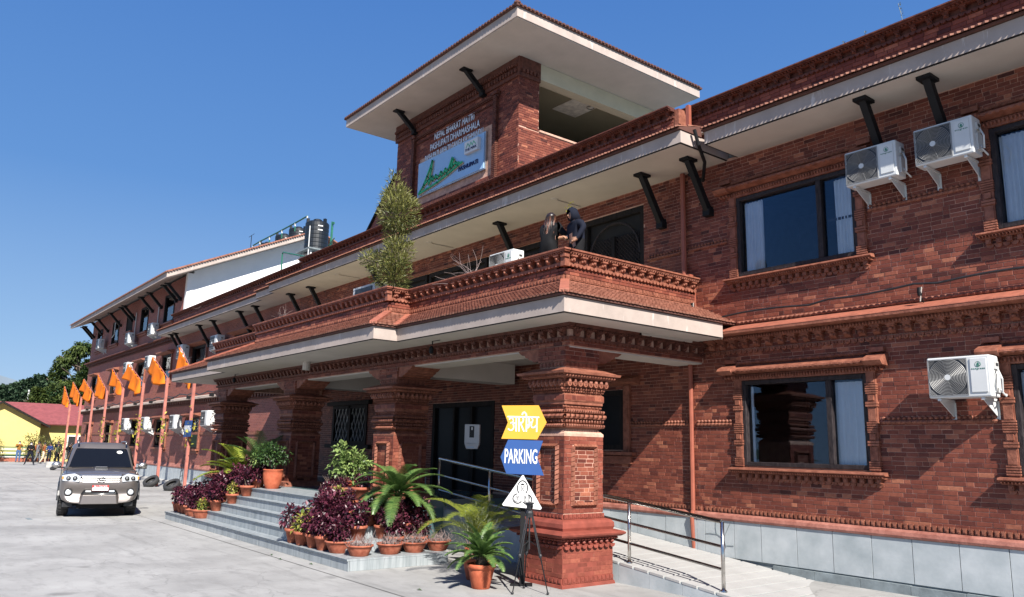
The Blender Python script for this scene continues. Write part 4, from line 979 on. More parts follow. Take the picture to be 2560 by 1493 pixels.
# ---------------------------------------------------------------- roof tower
mb = MB(); mb.mat('mortar'); mb.box(-20.55, -14.54, WY + .01, WY + .25, 7.47, 11.95); mb.box(-14.79, -14.54, WY + .25, 12.15, 9.9, 11.95); mb.box(-14.79, -14.54, WY + .25, 16.9, 7.47, 9.88)
mb.box(-20.55, -20.3, WY + .25, 16.9, 7.47, 11.95); tw = mb.build('tower_wall', None, B)
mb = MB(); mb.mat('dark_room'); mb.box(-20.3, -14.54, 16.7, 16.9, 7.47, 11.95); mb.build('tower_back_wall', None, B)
mb = MB(); mb.mat('brick'); lay_bricks(mb, brick_cells(6.01, 8.0, 11.55, [(1.36, 4.9, 8.9, 10.25)], seed=101), (-20.55, WY + .005, 0), (1, 0), (0, -1))
lay_bricks(mb, brick_cells(.65, 9.9, 11.55, seed=102), (-14.535, WY, 0), (0, 1), (1, 0)); lay_bricks(mb, brick_cells(5.2, 7.9, 9.86, seed=103), (-14.535, WY, 0), (0, 1), (1, 0)); mb.build('brick_courses', None, tw, kind='stuff')
mb = MB(); mb.mat('mortar'); mb.box(-14.83, -14.5, 12.16, 16.9, 9.88, 9.93); mb.build('coping', None, tw)
ft = Face(-20.55, WY, 1, 0, 0, -1); fts = Face(-14.54, WY, 0, 1, 1, 0)
mb = MB(); mb.mat('carved_dark'); ft.bar(mb, -.05, 6.06, 0, .06, 11.2, 11.75); fts.bar(mb, 0, .65, 0, .06, 11.2, 11.75); row(mb, ft, 0, 6, 11.3, 11.4, .12, 'dentil', d=.05, d0=.06); row(mb, ft, 0, 6, 11.45, 11.52, .09, 'dentil', d=.08, d0=.06); row(mb, fts, 0, .6, 11.3, 11.4, .12, 'dentil', d=.05, d0=.06); mb.build('frieze', None, tw, kind='stuff')
# carved frame round the sign
mb = MB(); mb.mat('carved_dark')
for a in (.98, 5.02): row(mb, Face(-20.55 + a, WY, 1, 0, 0, -1), 0, .16, 8.2, 8.24, .16, 'dentil', d=.05)
for a in (.98, 5.02):
    for i in range(56): ft.bar(mb, a, a + .15, 0, .09, 8.25 + i * .05, 8.25 + i * .05 + .032)
    ft.bar(mb, a + .02, a + .13, 0, .06, 8.2, 11.05); ft.bar(mb, a - .05, a + .2, 0, .12, 11.0, 11.08)
row(mb, ft, .9, 5.25, 10.92, 10.98, .08, 'bead', d=.07, d0=.02); row(mb, ft, .9, 5.25, 11.0, 11.06, .1, 'rope', d=.06); row(mb, ft, 1.1, 5.05, 8.72, 8.80, .11, 'scallop', d=.05); ft.bar(mb, .9, 5.25, 0, .09, 8.62, 8.68); row(mb, ft, 1.15, 5.0, 10.78, 10.84, .07, 'bead', d=.05)
mb.build('sign_surround', None, tw, kind='stuff')
# tower roof: slab with pale fascia and soffit, low tiled hip on top
TX0, TX1, TY0, TY1 = -21.65, -13.1, 10.25, 16.8
TP = [(TX1, TY0), (TX0, TY0), (TX0, TY1), (TX1, TY1)]
mb = MB(); mb.mat('fascia'); mb.prism(TP, 'z', 11.74, 11.98); tr = mb.build('tower_roof', None, B)
mb = MB(); mb.mat('soffit'); mb.box(TX0 + .03, TX1 - .03, TY0 + .03, TY1 - .03, 11.725, 11.739); mb.build('soffit', None, tr)
mb = MB(); mb.mat('tile_bed'); mb.ring([(11.981, TX0 - .05, TX1 + .05, TY0 - .05, TY1 + .05), (12.03, TX0 - .06, TX1 + .06, TY0 - .06, TY1 + .06), (13.1, -18.3, -16.3, 13.2, 13.9)]); 
f = Face(TX0, TY0 - .05, 1, 0, 0, -1); row(mb, f, 0, 8.55, 12.0, 12.04, .12, 'dentil', d=.03); f = Face(TX1 + .05, TY0, 0, 1, 1, 0); row(mb, f, 0, 6.5, 12.0, 12.04, .12, 'dentil', d=.03); mb.ball((TX1, TY0, 12.06), .09, .09, .06); mb.build('roof_tile', None, tr, kind='stuff')
mb = MB(); mb.mat('cream'); mb.box(-14.80, -14.5, 12.15, TY1 - .1, 11.30, 11.72); mb.build('header_beam', None, B)
mb = MB(); mb.mat('tower_ceiling'); mb.box(-20.3, -14.8, WY + .25, 16.7, 11.62, 11.66); mb.build('tower_ceiling', None, B)
mb = MB(); mb.mat('light_panel'); mb.box(-16.15, -15.2, 14.0, 14.9, 11.60, 11.619); lpn = mb.build('ceiling_panel', None, B)
mb = MB(); mb.mat('wood'); mb.lathe([(.12, 0), (.12, .015), (.10, .015), (.10, 0)], 18, (-15.35, 14.75, 11.59), cap=False); mb.build('ceiling_ring', None, lpn)
for x in (-16.0, -19.45): strut(x, 10.85, 11.74, 11.42, 11.25, 1.05)
# sloping flank left of the tower
mb = MB(); mb.mat('far_brick'); mb.prism([(-20.56, 7.47), (-20.56, 10.15), (-23.1, 7.9), (-23.1, 7.47)], 'y', WY + .02, 13.5); mb.build('gable_wall', None, B)
mb = MB(); mb.mat('wood'); mb.prism([(-20.56, 10.16), (-20.56, 10.24), (-23.2, 7.9), (-23.2, 7.82)], 'y', WY - .05, 13.6); mb.build('gable_coping', None, B)

# ---------------------------------------------------------------- third-floor block of the wing
SL = .465
def roofz(y): return 10.22 + (y - 10.25) * SL
ey, by, rx0, rx1 = 10.23, 18.0, -65.6, -40.65
mb = MB(); mb.mat('fascia'); mb.prism([(ey, 9.93), (ey, 10.20), (by, 10.20 + (by - ey) * SL), (by, 9.93 + (by - ey) * SL)], 'x', rx0, rx1); blk = mb.build('block_roof', None, B)
mb = MB(); mb.mat('roof_tile'); mb.prism([(ey - .08, 10.17), (ey - .08, 10.24), (by, 10.26 + (by - ey) * SL), (by, 10.203 + (by - ey) * SL)], 'x', rx0 - .05, rx1 + .06)
mb.prism([(by, 13.87), (by, 13.8), (24, 11.2), (24, 11.27)], 'x', rx0, rx1)
for i in range(60): y = ey + i * .13; mb.box(rx1 + .0, rx1 + .09, y, y + .09, roofz(y) - .01, roofz(y) + .06)
mb.build('roof_tile', None, blk, kind='stuff')
mb = MB(); mb.mat('white_wall'); mb.prism([(WY + .3, 7.3), (WY + .3, 9.92 + (WY + .3 - ey) * SL), (by - .1, 9.92 + (by - .1 - ey) * SL), (by - .1, 7.3)], 'x', -41.9, -41.63)
mb.box(-41.9, -41.60, WY - .002, WY + .3, 7.3, 10.5); mb.build('white_gable_wall', None, B)
for x in (-42.4, -43.1, -45.9, -47.7, -51.6, -52.4, -55.3, -58.9, -60.8, -63.3, -64.0): strut(x, 10.75, 9.97, 11.42, 9.25, 1.15)
# --- drainpipes, boxes, wires and lamps fixed to the building
mb = MB(); mb.mat('pipe_red'); mb.tube([(-9.27, WY - .06, .98), (-9.27, WY - .06, 3.98)], .042, 8); mb.tube([(-9.27, WY - .05, .3), (-9.27, WY - .1, .9), (-9.27, WY - .06, 1.0)], .036, 8); mb.build('drainpipe', None, B)
mb = MB(); mb.mat('pipe_red'); mb.tube([(-9.35, WY - .08, 5.2), (-9.35, WY - .08, 7.2)], .05, 8); mb.box(-9.46, -9.15, WY - .18, WY, 4.55, 5.2); mb.build('drainpipe', None, B)
mb = MB(); mb.mat('pipe_red'); mb.box(-8.60, -8.53, 10.62, 10.69, 7.6, 8.1); mb.build('drainpipe', None, B)
mb = MB(); mb.mat('black_metal'); mb.tube([(-8.28, 10.45, 7.5), (-8.28, 10.55, 7.25), (-8.5, 11.0, 7.1), (-8.78, 11.3, 6.9), (-9.2, 11.42, 7.15)], .032, 8); mb.build('gutter_pipe', None, B)
mb = MB(); mb.mat('black_plastic')
pts = [(-8.9, WY - .1, 4.35)] + [(-8.8 + i * .33, WY - .12, 4.30 + .05 * math.sin(i * .55) + (.07 if 6 < i < 12 else .0) + .006 * i) for i in range(22)]
mb.tube(pts, .017, 6); mb.build('cable', None, B)
for x, y, z, nm in ((-5.05, WY - .22, 4.14, 1), (-9.0, WY - .3, 4.42, 2)):
    mb = MB(); mb.mat('black_metal'); mb.tube([(x, y + .1, z), (x, y, z + .1)], .012, 6); mb.lathe([(.03, 0), (.035, .05), (.028, .12), (.0, .12)], 10, (x, y, z + .08)); mb.mat('soffit'); mb.tube([(x, y, z), (x + .04, y - .02, z + .2)], .008, 5); mb.build('floodlight', None, B)
mb = MB(); mb.mat('soffit'); mb.box(-8.93, -8.87, 9.72, 11.02, 3.875, 3.908); mb.mat('wood'); mb.box(-8.925, -8.875, 9.70, 9.74, 3.87, 3.905); mb.box(-8.925, -8.875, 9.95, 9.97, 3.868, 3.905); mb.box(-8.925, -8.875, 10.8, 10.82, 3.868, 3.905); mb.build('tube_light', None, B)
mb = MB(); mb.mat('soffit'); mb.lathe([(.09, -.2), (.09, 0)], 12, (-17.88, 7.85, 3.91)); mb.build('ceiling_lamp', None, B)
mb = MB(); mb.mat('cream'); mb.lathe([(.09, -.16), (.09, 0)], 12, (-10.9, 9.6, 3.87)); mb.build('ceiling_lamp', None, B)
for x, y in ((-12.42, 7.9), (-22.9, 7.9)):
    mb = MB(); mb.mat('black_metal'); mb.tube([(x, y, 3.91), (x, y, 3.84)], .014, 6); mb.lathe([(.04, -.14), (.045, -.05), (.02, 0)], 10, (x - .03, y, 3.82)); mb.tube([(x, y, 3.905), (x + .25, y, 3.905)], .01, 5); mb.build('spotlight', None, B)
for x in (-12.17, -17.1, -22.4):
    mb = MB(); mb.mat('soffit'); mb.lathe([(.07, -.03), (.09, 0)], 12, (x, 10.65, 7.22)); mb.tube([(x, 10.65, 7.20), (x - .0, 11.4, 7.20)], .012, 5); mb.build('ceiling_lamp', None, B)
for x, z0, z1 in ((-56.9, 8.6, 9.6), (-51.4, 8.1, 9.6), (-46.4, 8.0, 9.4)):
    mb = MB(); mb.mat('ac_side'); mb.tube([(x, WY - .05, z1), (x, WY - .05, z0 + .2), (x - .2, WY - .12, z0)], .03, 6); mb.build('refrigerant_pipe', None, B)
mb = MB(); mb.mat('black_plastic')
mb.tube([(-62 + i * .6, WY - .33, 4.13 + .05 * math.sin(i * 1.9) + .03 * math.sin(i * .7)) for i in range(58)], .03, 5); mb.build('cable', None, B)
for k in range(9):
    x = -60 + k * 3.2; mb = MB(); mb.mat('black_metal'); mb.tube([(x, WY - .3, 4.05), (x, WY - .5, 3.98)], .03, 5); mb.box(x - .10, x + .10, WY - .62, WY - .48, 3.88, 4.02); mb.build('floodlight', None, B)
# ---------------------------------------------------------------- entrance steps, ramp, railing
ST = thing('entrance_steps', 'broad grey stone steps climbing from the yard to the porch', 'steps')
def step(x0, x1, y0, z0, z1, k):
    e = empty('step', (0, 0, 0), ST)
    mb = MB(); mb.mat('step_stone'); mb.box(x0 + .02, x1 - .02, y0 + .035, 8.06, z0, z1 - .03); mb.build('core', None, e)
    x = x0; 
    while x < x1 - .01:
        w_ = min(.62 + R.random() * .05, x1 - x)
        mb = MB(); mb.mat('step_stone'); mb.box(x + .003, x + w_ - .003, y0 + .012 + R.random() * .003, y0 + .034, z0 + .002, z1 - .031); mb.build('riser_slab', None, e)
        x += w_
    x = x0
    while x < x1 - .01:
        w_ = min(1.25, x1 - x); mb = MB(); mb.mat('step_stone'); mb.box(x + .002, x + w_ - .002, y0 - .008, 8.05, z1 - .0285, z1); mb.mat('step_edge'); mb.box(x + .002, x + w_ - .002, y0 - .0095, y0 - .0081, z1 - .026, z1 - .003); mb.build('tread_slab', None, e)
        x += w_
    y = y0 + .04
    while y < 8.0:
        w_ = min(.62, 8.04 - y); mb = MB(); mb.mat('step_stone'); mb.box(x1 - .019, x1 - .002, y + .003, y + w_ - .003, z0 + .002, z1 - .031); mb.build('riser_slab', None, e); y += w_
HS = .187
for k, (x0, x1, y0) in enumerate([(-22.1, -11.86, 6.13), (-19.65 - 2.0, -12.5, 6.40), (-19.33 - 1.9, -12.9, 6.62), (-18.7 - 2.1, -13.3, 6.84), (-18.3 - 2.1, -13.7, 7.05)]):
    step(x0, x1, y0, k * HS, (k + 1) * HS, k)
mb = MB(); mb.mat('step_stone'); mb.box(-25.5, -13.76, 8.055, 8.065, 0, .8); mb.build('core', None, ST)
# ramp between the corner column and the wall, rising to the left
RP = thing('access_ramp', 'pale sloping access ramp with grooved strips beside the wall', 'ramp')
def rz_(x): return .035 + (-6.2 - x) * .097
def rzz(x): return max(.0, rz_(x))
mb = MB(); mb.mat('stone_dark'); xs = [-6.15, -13.9]
mb.add([(-6.15, 9.2, -.02), (-13.9, 9.2, -.02), (-13.9, 11.43, -.02), (-6.15, 11.43, -.02), (-6.15, 9.2, .03), (-13.9, 9.2, rz_(-13.9) - .02), (-13.9, 11.43, rz_(-13.9) - .02), (-6.15, 11.43, .03)], [(0, 1, 2, 3), (4, 7, 6, 5), (0, 4, 5, 1), (1, 5, 6, 2), (2, 6, 7, 3), (3, 7, 4, 0)]); mb.build('core', None, RP)
x = -6.2
while x > -13.8:
    w_ = .30; a, b_ = x, x - w_ + .045
    skew = .0
    mb = MB(); mb.mat('ramp_floor'); mb.hexa([(b_, 9.17, rz_(b_) - .02), (a, 9.17, rz_(a) - .02), (a + skew, 11.43, rz_(a) - .02), (b_ + skew, 11.43, rz_(b_) - .02), (b_, 9.17, rz_(b_) + .012), (a, 9.17, rz_(a) + .012), (a + skew, 11.43, rz_(a) + .012), (b_ + skew, 11.43, rz_(b_) + .012)]); mb.build('ramp_strip', None, RP)
    x -= w_
x = -13.85
while x < -6.5:
    mb = MB(); mb.mat('stone'); b_ = min(x + .62, -6.5); mb.hexa([(x + .003, 9.175, 0), (b_ - .003, 9.175, 0), (b_ - .003, 9.2, 0), (x + .003, 9.2, 0), (x + .003, 9.175, rzz(x) - .022), (b_ - .003, 9.175, rzz(b_) - .022), (b_ - .003, 9.2, rzz(b_) - .022), (x + .003, 9.2, rzz(x) - .022)]); mb.build('side_slab', None, RP); x += .62
RL = thing('handrail', 'stainless steel handrail with three rails along the ramp', 'railing')
yr = 9.30
def rr(x, h): return (x, yr, rz_(x) + h)
for h, r_ in ((.93, .03), (.60, .021), (.30, .021)):
    mb = MB(); mb.mat('steel'); mb.tube([rr(-7.05, h), rr(-9.5, h), rr(-11.8, h), rr(-14.15, h)], r_, 12); mb.build('rail', None, RL, smooth=True)
for x in (-7.04, -8.78, -10.6, -12.4, -14.15):
    p = empty('post', (0, 0, 0), RL); mb = MB(); mb.mat('steel'); mb.lathe([(.027, 0), (.027, .915)], 12, (x, yr, rz_(x) + .012)); mb.build('tube', None, p, smooth=True)
    mb = MB(); mb.mat('steel'); mb.lathe([(.052, 0), (.05, .012), (.03, .03)], 14, (x, yr, rz_(x) + .013)); mb.build('base_collar', None, p)
# kerb under the wing
KB = tag(MB().mat('kerb').box(-64.3, -28.5, 10.95, 11.44, 0, .13).build('kerb'), 'low concrete kerb at the foot of the far wing', 'kerb')

# ---------------------------------------------------------------- lettering and sign on the tower
SG = thing('wall_sign', 'blue sign board with green script under three lines of capitals on the tower', 'sign', (0, 0, 0))
yS = WY - .06
mb = MB(); mb.mat('alu'); mb.box(-19.14, -15.83, yS, yS + .05, 9.08, 10.12); mb.build('board_frame', None, SG)
mb = MB(); mb.mat('board_blue'); mb.box(-19.10, -15.87, yS - .02, yS - .001, 9.11, 10.09); mb.build('board', None, SG)
def wtext(s, x, z, size, mat, name, xs=1., depth=.03, y=yS - .03, bold=0., shear=0.):
    o = text_mesh(s, size, mat, depth, name, SG, bold, xs, shear=shear); o.location = (x, y, z); o.rotation_euler = FACE_FRONT; return o
wtext('NEPAL BHARAT MAITRI', -17.40, 10.735, .285, 'letter_steel', 'lettering', .66, .012, WY - .03, .0)
wtext('PASHUPATI DHARMASHALA', -17.38, 10.455, .28, 'letter_steel', 'lettering', .69, .012, WY - .03, .0)
wtext('PASHUPATI AREA,TILGANGA,KATHMANDU', -17.42, 10.19, .26, 'letter_steel', 'lettering', .565, .012, WY - .03, .0)
wtext('PASHUPATI', -16.55, 9.36, .17, 'letter_navy', 'lettering', 1.05)
mb = MB(); mb.mat('sign_white'); mb.box(-16.62, -16.02, yS - .12, yS - .02, 9.66, 10.0); mb.build('logo_box', None, SG)
wtext('THE PERK', -16.32, 9.75, .10, 'letter_navy', 'lettering', 1.2, .01, yS - .125)
def stroke(mb, pts, w_, y, d):
    for (xa, za), (xb, zb) in zip(pts[:-1], pts[1:]):
        L_ = math.hypot(xb - xa, zb - za) or 1e-3; nx, nz = -(zb - za) / L_ * w_ / 2, (xb - xa) / L_ * w_ / 2; ex, ez = (xb - xa) / L_ * w_ * .3, (zb - za) / L_ * w_ * .3
        mb.prism([(xa - ex + nx, za - ez + nz), (xa - ex - nx, za - ez - nz), (xb + ex - nx, zb + ez - nz), (xb + ex + nx, zb + ez + nz)], 'y', y, y + d)
mb = MB(); mb.mat('letter_green'); stroke(mb, [(-16.54, 9.82), (-16.46, 9.93), (-16.38, 9.82), (-16.32, 9.93), (-16.25, 9.82), (-16.2, 9.93), (-16.1, 9.82)], .014, yS - .128, .008); mb.build('logo', None, SG)
SCR = [[(-18.94, 9.18), (-18.75, 9.32), (-18.55, 9.58), (-18.36, 9.86), (-18.30, 9.99), (-18.33, 9.75), (-18.42, 9.45), (-18.46, 9.30)],
       [(-18.72, 9.36), (-18.5, 9.44), (-18.3, 9.50)], [(-18.42, 9.34), (-18.28, 9.52), (-18.26, 9.38), (-18.16, 9.42), (-18.08, 9.50), (-18.02, 9.38), (-17.92, 9.42), (-17.82, 9.53), (-17.80, 9.40), (-17.70, 9.44), (-17.60, 9.56), (-17.56, 9.43), (-17.46, 9.48), (-17.28, 9.78), (-17.22, 9.72), (-17.34, 9.50), (-17.22, 9.55), (-17.10, 9.62), (-17.08, 9.52), (-16.95, 9.56)],
       [(-18.98, 9.15), (-18.5, 9.20), (-18.0, 9.26), (-17.5, 9.36), (-17.0, 9.48), (-16.8, 9.52)]]
for k, (mt, dx, dz, y_, w_) in enumerate((('letter_tan', .03, -.025, yS - .05, .045), ('letter_green', 0, 0, yS - .075, .05))):
    mb = MB(); mb.mat(mt)
    for st in SCR: stroke(mb, [(x + dx, z + dz) for x, z in st], w_, y_, .025)
    mb.build('script_logo', None, SG)

# ---------------------------------------------------------------- air conditioners
def ac_thing(name_label, loc, detail, group='air conditioner units on the brick walls'):
    t = thing('air_conditioner', name_label, 'air conditioner', loc, 0, group); Wd, Hh, Dp = .78, .54, .28
    mb = MB(); mb.mat('ac_white'); mb.box(-Wd / 2, Wd / 2, -Dp, 0, 0, Hh); o = mb.build('casing', None, t); bevel(o, .018, 2)
    gx = -.13
    mb = MB(); mb.mat('ac_dark'); mb.box(-Wd / 2 + .03, gx + .245, -Dp - .003, -Dp + .0, .03, Hh - .03); mb.build('fan_opening', None, t)
    mb = MB(); mb.mat('ac_grill')
    if detail:
        for k in range(12):
            r_ = .035 + k * .0185; pts = [(gx - .0 + r_ * math.cos(a), -Dp - .012, Hh / 2 + r_ * math.sin(a)) for a in [2 * PI * i / 28 for i in range(29)]]
            mb.tube(pts, .0042, 4, cap=False)
        for k in range(8):
            a = 2 * PI * k / 8; mb.tube([(gx + .03 * math.cos(a), -Dp - .008, Hh / 2 + .03 * math.sin(a)), (gx + .24 * math.cos(a + .25), -Dp - .008, Hh / 2 + .24 * math.sin(a + .25))], .0025, 4, cap=False)
        for k in range(4):
            for sx in (-1, 1):
                for sz in (-1, 1):
                    d_ = .03 + k * .022; cx, cz = gx + sx * .245, Hh / 2 + sz * .235; mb.tube([(cx - sx * d_, -Dp - .009, cz), (cx, -Dp - .009, cz - sz * d_)], .0028, 4, cap=False)
        for a, b_, c, e in ((gx - .25, gx + .25, .028, .04), (gx - .25, gx + .25, Hh - .04, Hh - .028), (gx - .25, gx - .238, .04, Hh - .04), (gx + .238, gx + .25, .04, Hh - .04)): mb.box(a, b_, -Dp - .012, -Dp - .002, c, e)
    else:
        for k in range(5): z = .07 + k * .1; mb.box(gx - .23, gx + .23, -Dp - .012, -Dp - .005, z, z + .012)
    mb.build('grille', None, t, kind='stuff')
    mb = MB(); mb.mat('ac_white'); mb.prism([(gx + .04 * math.cos(2 * PI * i / 14), Hh / 2 + .04 * math.sin(2 * PI * i / 14)) for i in range(14)], 'y', -Dp - .016, -Dp - .006); mb.build('fan_hub', None, t)
    mb = MB(); mb.mat('ac_white'); mb.box(Wd / 2 - .235, Wd / 2 - .035, -Dp - .012, -Dp - .0005, .06, Hh - .04); o = mb.build('front_panel', None, t); bevel(o, .01, 2)
    if detail:
        px, pz = Wd / 2 - .135, Hh - .12
        mb = MB(); mb.mat('teal'); mb.tube([(px + .034 * math.cos(a), -Dp - .0135, pz + .034 * math.sin(a)) for a in [2 * PI * i / 16 for i in range(17)]], .0025, 4, cap=False)
        mb.prism([(px - .014, pz - .012), (px + .014, pz - .012), (px + .014, pz + .008), (px, pz + .022), (px - .014, pz + .008)], 'y', -Dp - .015, -Dp - .0125)
        mb.prism([(px - .03, pz - .02), (px + .006, pz - .03), (px + .03, pz - .012), (px + .002, pz - .018)], 'y', -Dp - .015, -Dp - .0125); mb.build('logo', None, t)
        o = text_mesh('ecogreen', .036, 'teal', .003, 'lettering', t, 0., 1., spacing=1.25); o.location = (px, -Dp - .0135, pz - .055); o.rotation_euler = FACE_FRONT
    mb = MB(); mb.mat('ac_side'); mb.box(Wd / 2, Wd / 2 + .022, -Dp + .10, -.03, .06, .30); mb.box(Wd / 2, Wd / 2 + .02, -Dp + .12, -.05, .36, .46); mb.mat('ac_dark'); mb.box(Wd / 2 + .0, Wd / 2 + .024, -Dp + .14, -.07, .40, .44); mb.build('service_cover', None, t)
    mb = MB(); mb.mat('ac_side'); mb.tube([(Wd / 2 + .03, -Dp + .14, .12), (Wd / 2 + .09, -Dp + .10, .06), (Wd / 2 + .11, -Dp + .06, .22), (Wd / 2 + .05, -Dp + .12, .34), (Wd / 2 + .02, -.1, .36)], .012, 6)
    mb.tube([(Wd / 2 + .02, -.08, .1), (Wd / 2 + .06, .0, .02), (Wd / 2 + .02, .12, .05)], .012, 6); mb.build('hose', None, t)
    wd_ = .175     # gap to the wall
    for sx in (-.27, .27):
        mb = MB(); mb.mat('ac_white'); mb.box(sx - .02, sx + .02, -Dp + .02, wd_, -.035, -.004); mb.prism([(-Dp + .04, -.036), (wd_, -.036), (wd_, -.23), (wd_ - .03, -.23)], 'x', sx - .004, sx + .004); mb.box(sx - .03, sx + .03, wd_ - .012, wd_, -.27, -.036); mb.build('wall_bracket', None, t)
    return t
ac0 = ac_thing('white air conditioner between the two ground floor windows on the right, sunlit', (-4.53, 11.32, 2.76), True)
copy_tree(ac0, (-5.52, 11.32, 5.98), label='left one of the two white air conditioners under the upper eave at the right')
copy_tree(ac0, (-4.48, 11.32, 6.02), label='air conditioner nearest the top right window, with full fan grille')
copy_tree(ac0, (-12.25, 9.6, 5.30), label='white air conditioner standing on the balcony behind the parapet, near the couple')
mb = MB(); mb.mat('black_metal')
acf = ac_thing('air conditioner on the far wing, ground floor, farthest from the porch', (-49.5, 11.3, 2.55), False)
ACL = [((-45.2, 11.3, 2.55), 'far wing ground floor air conditioner above the yellow leaves of the sixth flagpole'), ((-39.9, 11.3, 2.56), 'air conditioner on the wing ground floor left of the small parking sign'),
       ((-35.2, 11.3, 2.66), 'bright air conditioner on the wing ground floor, last before the porch column'), ((-50.6, 11.3, 5.82), 'air conditioner on the wing first floor behind the fifth flag'),
       ((-45.8, 11.3, 5.84), 'air conditioner on the wing first floor behind the sixth flag'), ((-39.9, 11.3, 5.92), 'shaded air conditioner on the wing first floor behind the seventh flag'),
       ((-34.9, 11.3, 5.90), 'shaded air conditioner under the struts at the end of the balcony'), ((-59.3, 11.3, 8.02), 'leftmost air conditioner high on the third floor of the wing'),
       ((-51.0, 11.3, 7.62), 'middle air conditioner high on the third floor of the wing'), ((-45.9, 11.3, 7.64), 'air conditioner on the third floor beside the end of the long eave')]
acf.scale = (1.2,) * 3
for l, s in ACL: copy_tree(acf, l, label=s, scale=1.2)
bx = thing('roof_box', 'pale equipment box with its top just over the balcony parapet left of the tree', 'equipment box', (-15.95, 8.5, 5.36)); mb = MB(); mb.mat('ac_side'); mb.box(-.62, .42, -.2, .2, -.48, .20); mb.build('casing', None, bx); mb = MB(); mb.mat('ac_dark'); mb.box(-.5, .3, -.215, -.201, -.2, .15); mb.build('grille', None, bx)

